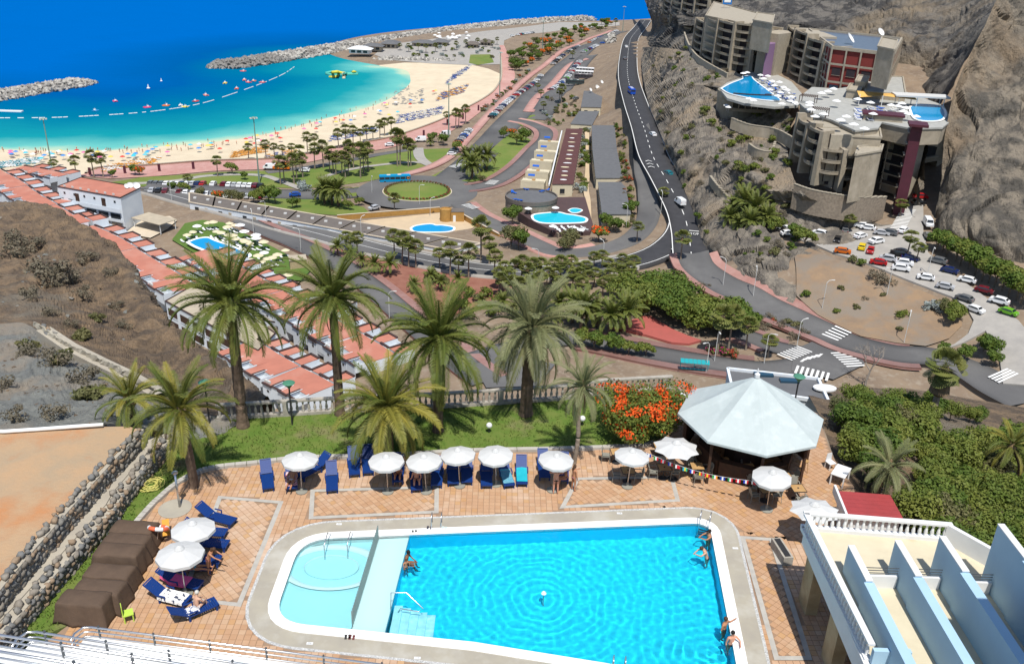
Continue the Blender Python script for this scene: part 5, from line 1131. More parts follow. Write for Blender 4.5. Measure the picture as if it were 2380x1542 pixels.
# ---- white terrace building at lower right
TZ = 80.0; tr_ = ob('terrace_wing', None, loc=(13.5, 33.8, TZ), label='white wing of the hotel with a balustraded roof terrace', cat='building'); m_tfl = MAT('terrace_tiles', (.58, .52, .38), .8, (.52, .46, .33), .8, .05, 6, col3=(.50, .38, .24), s3=.4, r3=(.62, .75)); m_stain = MAT('stained_render', (.42, .33, .20), .9, (.30, .22, .12), 1.2, .2, 5)
O_ = np.array([13.5, 33.8, TZ])
def T_(x, y, z=0): return (x-O_[0], y-O_[1], z-0)
mb = MB(); mb.prism([(0, 0), (.25, -14), (13, -14), (13, -6), (6.45, -.45)][::1] if False else [(0.1, 0), (.3, -14), (14, -14), (14, -4), (6.4, -.5)], -.35, 0, True); sl_ = mb
sl_.f = [f[::-1] for f in sl_.f]; sl_.build('floor_slab', m_tfl, tr_)
MB().box((.12, -7, -.35), (.22, 14, .9), -.015).build('fascia', m_white, tr_)
for k, y in enumerate((-.6, -4.2, -7.6, -11)): MB().box((.75, y, -2.2), (.55, 1.1, 3.8)).build('column', m_stain, tr_); MB().box((.7, y, -.6), (.9, .5, .5)).build('corbel', m_white, tr_)
MB().box((4.5, -7, -2.2), (.3, 14, 3.7)).build('rear_wall', m_stain, tr_)
def bal_run(a, b, nm='balustrade_run'):
    r_ = ob(nm, None, tr_, loc=(a[0], a[1], 0)); d = np.array(b)-np.array(a); L = np.linalg.norm(d); an = math.atan2(d[1], d[0]); me = baluster_mesh(.62, .095, m_white)
    MB().box((d[0]/2, d[1]/2, .86), (L+.2, .26, .1), an).build('top_rail', m_white, r_); MB().box((d[0]/2, d[1]/2, .09), (L+.2, .28, .18), an).build('plinth', m_white, r_)
    n = int(L/.27)
    for i in range(n): ob('baluster', me, r_, loc=(d[0]*(i+.5)/n, d[1]*(i+.5)/n, .18))
bal_run((.05, 0), (6.35, -.5)); bal_run((.05, -.15), (.2, -8))
MB().box((7.6, -2.4, .45), (.2, 4.6, .9), .62).build('side_parapet', m_white, tr_)
m_fin_shade = MAT('fin_shade_blue', (.36, .53, .66), .7, (.33, .49, .62), .5)  # blue shade on the white dividing walls, put into their base colour
for k, (x, y0, zt) in enumerate(((14.55, 30.9, 81.35), (16.5, 31.0, 81.6), (18.3, 31.0, 81.9), (20.3, 30.6, 82.9))):
    f = MB(); w = .13; h = zt-TZ; f.box((0, -1.1, h/2), (w*2, 2.2, h)); f.box((0, -7.5, (h-.12)/2), (w*2+.12, 10.6, h-.12)); fo = f.build('dividing_wall', m_fin_shade, tr_, loc=T_(x, y0)); MB().box((0, -1.1, h+.02), (w*2+.02, 2.24, .05)).build('wall_top_tone', m_white, fo); MB().box((0, -7.5, h-.1), (w*2+.14, 10.64, .05)).build('wall_top_tone', m_fin_shade, fo)  # added top strips: white as sunlit in front, blue as shaded behind
for k, (x0, x1, y) in enumerate(((14.75, 16.3, 30.0), (16.7, 18.1, 30.0), (18.5, 20.1, 29.8))):
    p_ = ob('balcony_front', None, tr_, loc=T_(x0, y)); MB().box(((x1-x0)/2, 0, .3), (x1-x0, .15, .6)).build('parapet', m_white, p_)
    for j in range(3): MB().tube([(0, 0, .72+.13*j), (x1-x0, 0, .72+.13*j)], .02, 6).build('rail', m_dsteel, p_)
    MB().box((.15, 0, .8), (.04, .04, .45)).build('post', m_dsteel, p_)
MB().box((.95, -8.2, .3), (1.4, .2, .9)).build('cross_wall', m_fin_shade, tr_); MB().box((17.0, -20.8, 4), (24, 17, 20)).build('hotel_body', m_fin_shade, tr_)
# red sheet roof shed and planter
pp = P(2020, 1175, 77.6); g = ob('red_roof_shed', None, loc=tuple(pp), rz=-.08, label='small shed with red corrugated roof behind the white balustrade', cat='shed'); m_rsheet = MAT('red_sheet', (.33, .05, .05), .5, (.28, .045, .045), 2)
MB().box((0, 0, -1), (2.5, 2.2, 1.6)).build('wall', m_white, g); rf_ = ob('roof', None, g)
for k in range(7): MB().box((0, -1.15+k*.38, .02-.02*k), (2.9, .34, .07)).build('roof_sheet', m_rsheet, rf_)
MB().box((-1.5, -.1, .05), (.12, 2.8, .5)).build('gable_board', m_white, g)
pp = P(1815, 1290, DZ); g = ob('stone_planter', None, loc=tuple(pp), rz=.15, label='rough stone planter beside the stained columns', cat='planter'); MB().box((0, 0, .25), (.5, 1.6, .5)).build('trough', m_bal, g); MB().box((0, 0, .47), (.3, 1.4, .1)).build('soil', m_dark, g)
# ================================================================ people on the terrace and in the pool
def skinmat(c): return MAT('skin_%d' % int(c[0]*1000), c, .6, tuple(x*.9 for x in c), 6)
SK = {'tan': skinmat((.42, .20, .11)), 'brown': skinmat((.22, .10, .055)), 'pink': skinmat((.60, .30, .20)), 'fair': skinmat((.55, .33, .23))}
m_hair = {k: MAT('hair_'+k, c, .7) for k, c in (('dark', (.012, .009, .008)), ('brown', (.07, .035, .018)), ('white', (.5, .48, .44)), ('bald', (.45, .22, .14)))}
def skin_obj(name, verts, edges, mat, parent, sub=1):
    bm = bmesh.new(); sk = bm.verts.layers.skin.verify(); vs = []
    for i, (p, r) in enumerate(verts):
        v = bm.verts.new(p); rr = r if isinstance(r, tuple) else (r, r); v[sk].radius = rr; v[sk].use_root = (i == 0); vs.append(v)
    for a, b in edges: bm.edges.new((vs[a], vs[b]))
    me = bpy.data.meshes.new(name); bm.to_mesh(me); bm.free(); me.materials.append(mat); o = ob(name, me, parent)
    m = o.modifiers.new('skin', 'SKIN'); m.use_smooth_shade = True; s = o.modifiers.new('sub', 'SUBSURF'); s.levels = sub; s.render_levels = sub
    return o
STAND = dict(pel=(0, 0, .95), che=(0, 0, 1.30), nec=(0, 0, 1.48), hed=(0, -.02, 1.62), shl=(-.18, 0, 1.42), shr=(.18, 0, 1.42), ell=(-.24, .02, 1.14), elr=(.24, .02, 1.14), wrl=(-.26, -.06, .88), wrr=(.26, -.06, .88), hil=(-.1, 0, .92), hir=(.1, 0, .92), knl=(-.11, -.02, .5), knr=(.11, -.02, .5), anl=(-.12, .02, .07), anr=(.12, .02, .07))
SIT = dict(STAND, pel=(0, 0, .12), che=(0, -.06, .46), nec=(0, -.1, .64), hed=(0, -.15, .78), shl=(-.18, -.08, .57), shr=(.18, -.08, .57), ell=(-.25, -.2, .34), elr=(.25, -.2, .34), wrl=(-.16, -.42, .26), wrr=(.16, -.42, .26), hil=(-.1, -.02, .1), hir=(.1, -.02, .1), knl=(-.14, -.46, .16), knr=(.14, -.46, .16), anl=(-.15, -.55, -.28), anr=(.15, -.55, -.28))
LIE = dict(STAND, pel=(0, 0, .1), che=(0, .3, .26), nec=(0, .47, .4), hed=(0, .6, .5), shl=(-.18, .42, .34), shr=(.18, .42, .34), ell=(-.27, .2, .2), elr=(.27, .2, .2), wrl=(-.2, -.05, .16), wrr=(.2, -.05, .16), hil=(-.1, -.03, .09), hir=(.1, -.03, .09), knl=(-.12, -.45, .14), knr=(.12, -.45, .14), anl=(-.12, -.88, .06), anr=(.12, -.88, .06))
def person(label, loc, rz, pose, sk='tan', hair='dark', wear=(.02, .02, .03), top=None, sc=1.0, long_hair=False):
    J = dict(pose); g = ob('person', None, loc=tuple(loc), rz=rz, sc=sc, label=label, cat='person'); V = {k: V3(v) for k, v in J.items()}
    vs = []; es = []; ix = {}
    def add(k, p, r): ix[k] = len(vs); vs.append((tuple(p), r)); return ix[k]
    add('pel', V['pel'], (.15, .11)); add('wai', V['pel'].lerp(V['che'], .45), (.125, .095)); add('che', V['che'], (.155, .11)); add('nec', V['nec'], .055)
    hd = (V['hed']-V['nec']).normalized(); add('jaw', V['nec'].lerp(V['hed'], .6), .066); add('hed', V['hed']+hd*.03, .088); add('top', V['hed']+hd*.12, .058)
    es += [(0, 1), (1, 2), (2, 3), (3, 4), (4, 5), (5, 6)]
    f = V3((0, -1, 0)); f = (f-hd*f.dot(hd)).normalized(); add('nose', V['hed']+f*.10-hd*.005, .014); es.append((ix['hed'], ix['nose']))
    for s in 'lr':
        add('sh'+s, V['sh'+s], .062); add('ua'+s, V['sh'+s].lerp(V['el'+s], .5), .05); add('el'+s, V['el'+s], .04); add('wr'+s, V['wr'+s], .028); d = (V['wr'+s]-V['el'+s]).normalized(); add('pa'+s, V['wr'+s]+d*.07, (.036, .02))
        es += [(ix['che'], ix['sh'+s]), (ix['sh'+s], ix['ua'+s]), (ix['ua'+s], ix['el'+s]), (ix['el'+s], ix['wr'+s]), (ix['wr'+s], ix['pa'+s])]
        sd = d.cross(V3((0, 1, .3))).normalized()
        for k, (o_, l) in enumerate(((-.027, .07), (-.009, .085), (.009, .08), (.027, .06))):
            a = add('f%d%s' % (k, s), V['wr'+s]+d*.10+sd*o_, .0095); b = add('g%d%s' % (k, s), V['wr'+s]+d*(.10+l)+sd*o_*1.2+V3((0, -.01, -.012)), .008); es += [(ix['pa'+s], a), (a, b)]
        a = add('th'+s, V['wr'+s]+d*.06+sd*.06, .010); es.append((ix['wr'+s], a))
        add('hi'+s, V['hi'+s], .095); add('tg'+s, V['hi'+s].lerp(V['kn'+s], .5), .075); add('kn'+s, V['kn'+s], .055); add('cf'+s, V['kn'+s].lerp(V['an'+s], .4), .05); add('an'+s, V['an'+s], .034)
        ld = (V['an'+s]-V['kn'+s]).normalized(); ft = V3((0, -1, 0)) if abs(ld.z) > .5 else V3((0, -.2, 1)); add('to'+s, V['an'+s]+ft*.15-V3((0, 0, .03)) if abs(ld.z) > .5 else V['an'+s]+ft*.13, (.035, .02))
        es += [(0, ix['hi'+s]), (ix['hi'+s], ix['tg'+s]), (ix['tg'+s], ix['kn'+s]), (ix['kn'+s], ix['cf'+s]), (ix['cf'+s], ix['an'+s]), (ix['an'+s], ix['to'+s])]
    skin_obj('body', vs, es, SK[sk], g, 1)
    sv = [(V['pel']+V3((0, 0, .0)), (.165, .125)), (V['pel'].lerp(V['che'], .25), (.145, .115)), (V['hil'].lerp(V['knl'], .22), .10), (V['hir'].lerp(V['knr'], .22), .10), (V['hil'], .108), (V['hir'], .108)]; se = [(0, 1), (0, 4), (0, 5), (4, 2), (5, 3)]
    skin_obj('swimwear', [(tuple(p), r) for p, r in sv], se, colm(wear), g, 1)
    if top: skin_obj('swim_top', [(tuple(V['che'].lerp(V['pel'], .0)), (.168, .122)), (tuple(V['che'].lerp(V['pel'], .2 if top[0] != 'suit' else .9)), (.155, .112))], [(0, 1)], colm(wear), g, 1)
    mb = MB(); hc = V['hed']+hd*.05-f*.02; mb.ball(hc, .1, 10, 8, (1, 1.05, 1.1))
    if long_hair: mb.ball(hc-hd*.12-f*.06, .08, 8, 6, (1, .8, 1.7))
    if hair != 'bald': mb.build('hair', m_hair[hair], g, smooth=True)
    mb = MB()
    for s in (-1, 1): e = V['hed']+f*.083+hd.cross(f)*s*.032+hd*.02; mb.ball(e, .011, 6, 4)
    mb.build('eyes', m_dark, g)
    return g
D_ = lambda x, y, z=DZ+.012: P(x, y, z)
person('bald man in dark shorts standing with raised arms by the tilted parasol', D_(1291,1147), math.pi, dict(STAND, ell=(-.36, -.16, 1.24), wrl=(-.32, -.3, 1.44), elr=(.36, -.18, 1.26), wrr=(.3, -.34, 1.42)), 'pink', 'bald', (.03, .03, .03))
person('woman in a pink bikini standing beside the man at the tilted parasol', D_(1332,1139), 2.2, dict(STAND, elr=(.28, -.18, 1.2), wrr=(.2, -.4, 1.22)), 'tan', 'brown', (.55, .25, .3), 'b', .96, True)
person('woman seated facing the standing couple beneath the parasol', D_(1316,1112,DZ+.36), -1.2, SIT, 'tan', 'brown', (.05, .06, .2), 'b', .95)
person('man in dark shorts sitting on a lounger beside the low palm', D_(968,1115,DZ+.36), .15, dict(SIT, wrl=(-.3, -.1, .2)), 'pink', 'brown', (.06, .06, .07))
person('person bending forward on a lounger under the palm fronds', D_(926,1102,DZ+.36), 0, dict(SIT, che=(0, -.16, .42), nec=(0, -.28, .56), hed=(0, -.36, .64), shl=(-.18, -.2, .5), shr=(.18, -.2, .5)), 'tan', 'dark', (.2, .03, .1))
person('sunbather lying on a flowered towel under the first parasol', D_(678,1118,DZ+.36), 0, LIE, 'tan', 'brown', (.5, .45, .45), 'b')
person('woman in a pink bikini bending beside the left parasols', D_(488,1333), 1.5, dict(STAND, che=(0, -.16, 1.25), nec=(0, -.26, 1.38), hed=(0, -.34, 1.48), shl=(-.18, -.2, 1.36), shr=(.18, -.2, 1.36), ell=(-.22, -.42, 1.2), wrl=(-.2, -.6, 1.1), elr=(.22, -.42, 1.2), wrr=(.2, -.6, 1.1)), 'tan', 'brown', (.6, .22, .22), 'b', .98, True)
person('white haired woman in a white swimsuit sitting with her back turned', D_(457,1413,DZ+.36), math.pi-.4, SIT, 'fair', 'white', (.75, .75, .75), 'suit', .98)
person('person reclining in the shade of the parasol by the covered stack', D_(452,1322,DZ+.36), 1.6, LIE, 'tan', 'dark', (.03, .25, .3))
person('man with dark hair sitting on the pool shelf with legs in the water', D_(943,1312,DZ-.2), 1.35, SIT, 'brown', 'dark', (.02, .02, .03))
person('boy in dark trunks wading beside the man at the pool shelf', D_(944,1338,DZ-.55), .6, dict(STAND, ell=(-.3, -.1, 1.2), elr=(.3, -.1, 1.2)), 'tan', 'brown', (.02, .02, .03), None, .6)
person('woman with dark hair resting her arms on the far right pool edge', D_(1641,1292,DZ-1.2), -1.3, dict(STAND, ell=(-.24, -.25, 1.3), wrl=(-.1, -.45, 1.32), elr=(.24, -.25, 1.3), wrr=(.1, -.45, 1.32)), 'tan', 'dark', (.02, .02, .03), 'b', .98)
person('woman in a dark swimsuit leaning over the right pool edge', D_(1638,1330,DZ-1.05), -1.45, dict(STAND, che=(0, -.15, 1.27), nec=(0, -.25, 1.42), hed=(0, -.34, 1.52), shl=(-.18, -.18, 1.4), shr=(.18, -.18, 1.4), ell=(-.26, -.42, 1.26), wrl=(-.1, -.6, 1.25), elr=(.26, -.42, 1.26), wrr=(.1, -.6, 1.25)), 'fair', 'brown', (.01, .012, .03), 'suit')
person('swimmer with reddish hair near the lower right pool corner', D_(1676,1502,DZ-1.2), .9, dict(STAND, elr=(.36, -.1, 1.3), wrr=(.55, -.2, 1.38)), 'tan', 'brown', (.03, .03, .1))
person('dark haired swimmer at the lower right pool corner', D_(1692,1535,DZ-1.1), .3, dict(STAND, elr=(.3, -.2, 1.3), wrr=(.2, -.4, 1.3)), 'pink', 'dark', (.02, .02, .03))
# ================================================================ terrace village with red roofs
m_roof = MAT('red_roof_coat', (.44, .17, .118), .9, (.38, .148, .105), .3, .1, 4, col3=(.45, .215, .16), s3=.12)
m_brim = MAT('brown_brim', (.055, .032, .03), .8)
m_wall = MAT('white_render', (.66, .70, .74), .8, (.61, .655, .70), .4)
m_sandw = MAT('sand_render', (.42, .36, .27), .9, (.36, .31, .235), .6)
m_glass = MAT('dark_window', (.025, .03, .035), .15, spec=.6)
m_ac = MAT('ac_casing', (.55, .55, .53), .6)
RA = -.795   # rows run down towards the camera, to the right
def roof_unit(label, R_, zr, S=9.1, C=7.8, zb=8, ang=RA, group='red roofed terrace houses', well=True, ac=0, wellL=True):
    g = ob('terrace_house', None, loc=(R_[0], R_[1], zr), rz=ang, label=label, cat='house', group=group); h = zr-zb
    # u = +x along the row, v = -y away from the right side wells
    b = MB(); b.box((S/2, -C/2-.9, -h/2-.06), (S-.02, C-2.4, h-.12)); b.box((S*.75, 1.6, -h/2-.06), (S*.5, 4.6, h-.12))
    if wellL: b.box((S*.25, -C-1.0, -h/2-.06), (S*.5, 3.4, h-.12))
    b.build('wall', m_wall, g)
    rf = MB(); rf.box((S/2, -C/2-.9+.4, 0), (S, C-1.6, .12)); rf.box((S*.75, 1.6, .002), (S*.5, 4.6, .12))
    if wellL: rf.box((S*.25, -C-1.0, .002), (S*.5, 3.4, .12))
    rf.build('roof', m_roof, g)
    for (x, y, dx, dy) in ((S*.52, 1.6, .55, 4.6), (S*.75, 3.7, S*.5, .55), (S*.25, -.75, S*.5, .55)): MB().box((x, y, .14), (dx, dy, .34)).build('parapet', m_brim, g)
    if well:
        w = MB(); w.box((S*.24, 1.6, -2.2), (S*.48, 4.6, .1)); w.box((S*.24, 3.7, -1.4), (S*.48, .14, 1.6)); w.build('patio_wall', m_wall, g)
    if wellL:
        w = MB(); w.box((S*.76, -C-1.0, -1.6), (S*.46, 3.2, .1)); w.box((S*.76, -C-2.6, -1.2), (S*.48, .14, 2.9)); w.box((S-.07, -C-1.0, -.7), (.14, 3.4, 1.8)); w.build('patio_wall', m_wall, g); MB().box((S*.76, -C-2.6, .26), (S*.5, .45, .16)).build('patio_cap', m_brim, g); MB().box((S*.5, -C-1.0, .14), (.45, 3.2, .3)).build('patio_cap', m_brim, g); MB().box((S*.27, -C-2.75, .1), (S*.52, .45, .3)).build('parapet', m_brim, g)
    for k in range(ac): MB().box((S*.1+.9*k, -C-2.1, .4), (.75, .4, .55)).build('air_conditioner', m_ac, g)
    MB().box((S*.3, -C-2.72, -1.3), (.7, .06, .5)).build('window', m_glass, g)
    mb = MB(); mb.tube([(S*.55, -C+.9, .2), (S*.55, -C-2.4, .2), (S*.95, -C-2.4, .2)], .07, 5); mb.build('pipe', m_wall, g)
    return g
def row_units(pts, n, nm, zr=16, S=None, **kw):
    w = cath([P(x, y, zr) for x, y in pts], 10); w = np.array(w); seg = np.r_[0, np.cumsum(np.linalg.norm(np.diff(w[:, :2], axis=0), axis=1))]
    for k in range(n):
        s = seg[-1]*(k)/n; p = [np.interp(s, seg, w[:, i]) for i in range(3)]; q = [np.interp(s+3, seg, w[:, i]) for i in range(3)]
        roof_unit('red roofed house, %s from the sea end of the %s' % (nth(k+1), nm), p, zr+.12*(k % 3)+(1.2 if nm.startswith('hill') and k == 8 else 0), S=S or seg[-1]/n, ang=math.atan2(q[1]-p[1], q[0]-p[0]), ac=(k*2) % 4, **kw)
row_units([(8,392), (56,419), (99,449), (148,478), (198,509), (250,532), (295,555), (358,594), (430,638), (470,662)], 16, 'hill side row', 16)
row_units([(485,577), (512,587), (578,622), (647,661), (720,700), (790,738), (850,772)], 11, 'pool side row', 16, C=8.5)
row_units([(606,786), (643,809), (682,834), (733,859), (790,890)], 5, 'row nearest the balustrade', 17, C=8.2)
row_units([(812,752), (850,772), (890,796), (930,822)], 3, 'row beside the exit road', 15.5, C=9)
row_units([(60,384), (110,392), (165,405)], 3, 'row behind the tall white block', 14.5, C=6)
def block(name, label, c, z0, z1, mat, cat='building', par=None, **kw):
    """walls through four plan corners"""
    o_ = np.array(c[0]); g = ob(name, None, loc=(o_[0], o_[1], z0), label=label, cat=cat) if par is None else par
    pl = [(p[0]-o_[0], p[1]-o_[1]) for p in c]; pl = pl if area2(pl) > 0 else pl[::-1]
    mb = MB(); mb.prism(pl, 0, z1-z0); mb.build('wall', mat, g); return g, pl
def edge_caps(g, pl, z, mat, w=.3, h=.3, nm='parapet'):
    for i in range(len(pl)):
        a, b = np.array(pl[i]), np.array(pl[(i+1) % len(pl)]); d = b-a; L = np.linalg.norm(d); m = (a+b)/2; MB().box((m[0], m[1], z), (L, w, h), math.atan2(d[1], d[0])).build(nm, mat, g)
def on_face(g, a, b, z, t, w, h, mat, nm, out=.05, frame=None):
    """panel on the wall a-b at fraction t"""
    a, b = np.array(a), np.array(b); d = (b-a)/np.linalg.norm(b-a); n = np.array([d[1], -d[0]]); p = a+(b-a)*t+n*out
    o = MB().box((0, 0, 0), (w, .12, h)).build(nm, mat, g, loc=(p[0], p[1], z), rz=math.atan2(d[1], d[0]))
    if frame: MB().box((0, -.04, -h/2-.06), (w+.2, .2, .1)).build('sill', frame, o)
# tall white block
TC = [P(134,434,20), P(280,460,20), P(326,437,20), P(188,413,20)]; g, pl = block('apartment_block', 'tall white block with red flat roof beside the coast road', TC, 9, 20, m_wall)
mb = MB(); cc = [(x*.995, y*.995) for x, y in pl]; mb.prism(pl, 11.0, 11.08); mb.build('roof', m_roof, g); edge_caps(g, pl, 11.1, m_brim)
def face_pt(i): return pl[i], pl[(i+1) % 4]
fr = None
for i in range(4):
    a, b = face_pt(i); A = np.array(a)+TC[0][:2]; B = np.array(b)+TC[0][:2]; pa, pb = proj((*A, 15)), proj((*B, 15))
    if (pa[1]+pb[1])/2 > 470 and abs(pa[0]-pb[0]) > 90: fr = (a, b)
if fr:
    a, b = fr; L = np.linalg.norm(np.array(b)-np.array(a))
    for k in range(5):
        on_face(g, a, b, 4.6, .12+.19*k, L*.15, 1.7, m_glass, 'loggia'); on_face(g, a, b, 1.4, .12+.19*k, L*.15, 2.2, m_sandw, 'ground_opening')
    for k in range(6): on_face(g, a, b, 9.4, .1+.16*k, .7, .7, m_glass, 'window'); 
    for k in range(2): on_face(g, a, b, 8.6, .3+.42*k, 1.6, 2.6, m_dwood, 'doorway')
    on_face(g, a, b, 6.9, .5, L*.98, 1.3, m_wall, 'gallery_band', .8); on_face(g, a, b, 3.3, .5, L*.98, .9, m_wall, 'gallery_band', .5)
    for k in range(7): on_face(g, a, b, 11.5, .08+.13*k, .9, .6, m_ac, 'air_conditioner', -.9)
def dish(loc, r, label, az=2.4, mat=None):
    g = ob('satellite_dish', None, loc=tuple(loc), rz=(0, -.9, az), label=label, cat='satellite dish'); MB().lathe([(.02, -r*.28), (r*.5, -r*.2), (r*.85, -.06*r), (r, .05*r)], 16, cap=False).build('bowl', m_white, g, smooth=True); MB().tube([(0, 0, -r*.28), (-.1, 0, -r*1.1)], .06, 5).build('mast', m_white, g); MB().tube([(0, 0, -r*.25), (0, 0, r*.6)], .03, 4).build('feed_horn', m_white, g)
for (x, y), r, lab in zip(((294,432), (302,430), (317,431)), (.8, 1.0, 1.2), ('smallest satellite dish on the tall white block', 'beige satellite dish on the tall white block', 'largest satellite dish at the corner of the tall white block')): dish(P(x, y, 20.9), r, lab)
# canopy terrace beside the block
drape('cafe_yard', [(290,545),(335,510),(395,505),(412,515),(390,535),(350,556)], m_beige, .5, 5)
p = P(358, 508, 12.5); g = ob('cafe_canopy', None, loc=tuple(p), rz=-.5, label='pale canopy over the cafe beside the tall white block', cat='canopy'); MB().box((0, 0, 0), (13, 7, .2)).build('canopy_sheet', m_sandw, g)
for x, y in ((-6, -3), (6, -3), (6, 3), (-6, 3)): MB().box((x, y, -1.7), (.2, .2, 3.4)).build('post', m_white, g)
# arcade building at the foot of the hill
AC_ = [P(385,700,17), P(600,815,17), P(640,775,17), P(465,655,17)]; g, pl = block('arcade_building', 'white three storey arcade building behind the brown hill', AC_, 6, 17, m_wall)
mb = MB(); mb.prism(pl, 11.0, 11.06); mb.build('roof', m_sandw, g); edge_caps(g, pl, 11.1, m_brim, .3, .25)
for i in range(4):
    a, b = pl[i], pl[(i+1) % 4]; L = np.linalg.norm(np.array(b)-np.array(a)); n = max(2, int(L/5.0))
    for k in range(n):
        for z in (2.2, 5.4, 8.6): on_face(g, a, b, z, (k+.5)/n, L/n*.72, 1.9, MAT('shadowed_loggia', (.12, .06, .045), .9) if k == z == 0 else m_dwood, 'opening', .02, m_wall)
# lower white fronts between the rows
for k, (c, lab) in enumerate((([(600,742),(735,765),(760,742),(640,716)], 'white gallery house with loggias between the palms'), ([(735,765),(800,800),(840,785),(760,742)], 'white gallery house beside the second palm'), ([(700,690),(790,720),(830,700),(750,672)], 'white house behind the second palm'))):
    cc = [P(x, y, 14.2) for x, y in c]; g, pl = block('gallery_house', lab, cc, 7, 14.2, m_wall, 'house'); mb = MB(); mb.prism(pl, 7.2, 7.26); mb.build('roof', m_sandw, g); edge_caps(g, pl, 7.3, m_brim, .25, .22)
    for i in range(4):
        a, b = pl[i], pl[(i+1) % 4]; L = np.linalg.norm(np.array(b)-np.array(a)); n = max(1, int(L/6))
        for q in range(n): on_face(g, a, b, 5.2, (q+.5)/n, min(2.6, L/n*.6), 1.7, m_dwood if q % 2 else m_sandw, 'loggia', .02, m_wall)
# pool lawn
m_turf = MAT('artificial_turf', (.075, .135, .022), .95, (.09, .155, .03), .4, .2, 6)
drape('pool_lawn', [(400,560),(430,522),(470,514),(520,520),(600,560),(680,600),(722,632),(700,655),(650,655),(600,625),(560,605),(450,590)], m_turf, .5, 5)
def far_pool(name, px, z, label, rim=1.0, mat=None, flat_z=True):
    w = [P(x, y, z) for x, y in px]; w = cath(w+[w[0]], 5)[:-1]; q = [(p[0], p[1]) for p in w]
    ring(name+'_rim', q, grow(q, rim), z+.12, m_cope, .25, label='white rim of the '+label); flat(name, q if area2(q) > 0 else q[::-1], z+.05, mat or m_farwater, 0, label=label)
m_farwater = water_mat('blue_pool_water', [(0, (.0, .25, .52)), (1, (.0, .27, .55))], .08, 1.2, .15, .1, 'none'); m_cyanwater = water_mat('cyan_pool_water', [(0, (.01, .42, .55)), (1, (.01, .45, .58))], .08, 1.2, .15, .1, 'none')
far_pool('lawn_pool', [(440,563),(458,556),(481,553),(498,560),(533,572),(558,582),(577,592),(574,597),(555,603),(500,588),(460,574)], 10.6, 'blue pool on the parasol lawn', .9)
m_cream = MAT('cream_canvas', (.56, .50, .34), .9)
def far_par(name, mat, R_=1.5, h=2.3, n=8, rise=.55):
    e = ob(name, None, cat='parasol'); MB().tube([(0, 0, 0), (0, 0, h)], .04, 5).build('pole', m_white, e); mb = MB(); mb.lathe([(R_, h-.05), (R_*.55, h+rise*.5), (.03, h+rise)], n, cap=False); mb.build('canopy', mat, e); return e
fpc = far_par('cream_parasol', m_cream); fpw = far_par('white_parasol', MAT('bright_canvas', (.7, .71, .71), .9), 1.5)
fl = ob('white_sunbed', None, cat='sunbed'); MB().box((0, -.2, .32), (.62, 1.3, .08)).build('seat', m_white, fl); MB().box((0, .7, .52), (.62, .75, .07), 0, 1, .6).build('backrest', m_white, fl)
for x, y in ((-.25, -.7), (.25, -.7), (-.25, .4), (.25, .4)): MB().box((x, y, .15), (.06, .06, .3)).build('leg', m_white, fl)
PL = [(335,120),(295,163),(240,190),(440,95),(485,95),(640,98),(690,115),(740,130),(620,140),(515,165),(560,182),(630,205),(780,190),(670,222),(888,232),(695,245),(770,255),(892,258),(790,280),(830,290),(960,297),(1165,370),(965,385),(910,418),(840,450),(1090,415),(1040,440),(990,445),(940,465),(1190,620)]
r = random.Random(3)
for k, (zx, zy) in enumerate(PL):
    x, y = 374+zx/4.024, 490+zy/4.024; p = P(x, y, 12.8); z = th(p[0], p[1])+.5; white = k in (0, 7, 12, 14, 17, 22)
    place(fpw if white else fpc, (p[0], p[1], z), r.uniform(0, 1), r.uniform(.85, 1.1), '%s parasol, %s along the pool lawn from the cafe end' % ('white' if white else 'cream', nth(k+1)), 'parasols on the pool lawn')
    for q in range(2):
        place(fl, (p[0]+(-1.2 if q else 1.3), p[1]-.6-.4*q, z), r.uniform(.6, 1.2), 1, 'white sunbed, %s of the %s parasol on the pool lawn' % ('seaward' if q else 'roadward', nth(k+1)), 'white sunbeds on the pool lawn')
p = G(693, 622); g = ob('bamboo_hut', None, loc=(p[0], p[1], p[2]+.4), rz=.3, label='square bamboo hut at the end of the pool lawn', cat='hut'); MB().box((0, 0, 1.3), (4.6, 4, 2.6)).build('wall', MAT('bamboo', (.42, .33, .2), .9, (.33, .25, .15), 2), g); MB().box((0, 0, 2.7), (5, 4.4, .2)).build('roof', m_sandw, g)
# retaining kerbs beside the coast road
ribbon('guard_rail_wall', offs(roads['coast_road'][0], 5.9), -.2, .2, m_conc, 1.1, 1, skirt=1.2)
ribbon('guard_rail_wall', offs(roads['coast_road'][0], -5.9), -.2, .2, m_conc, 1.0, 1, skirt=1.2)
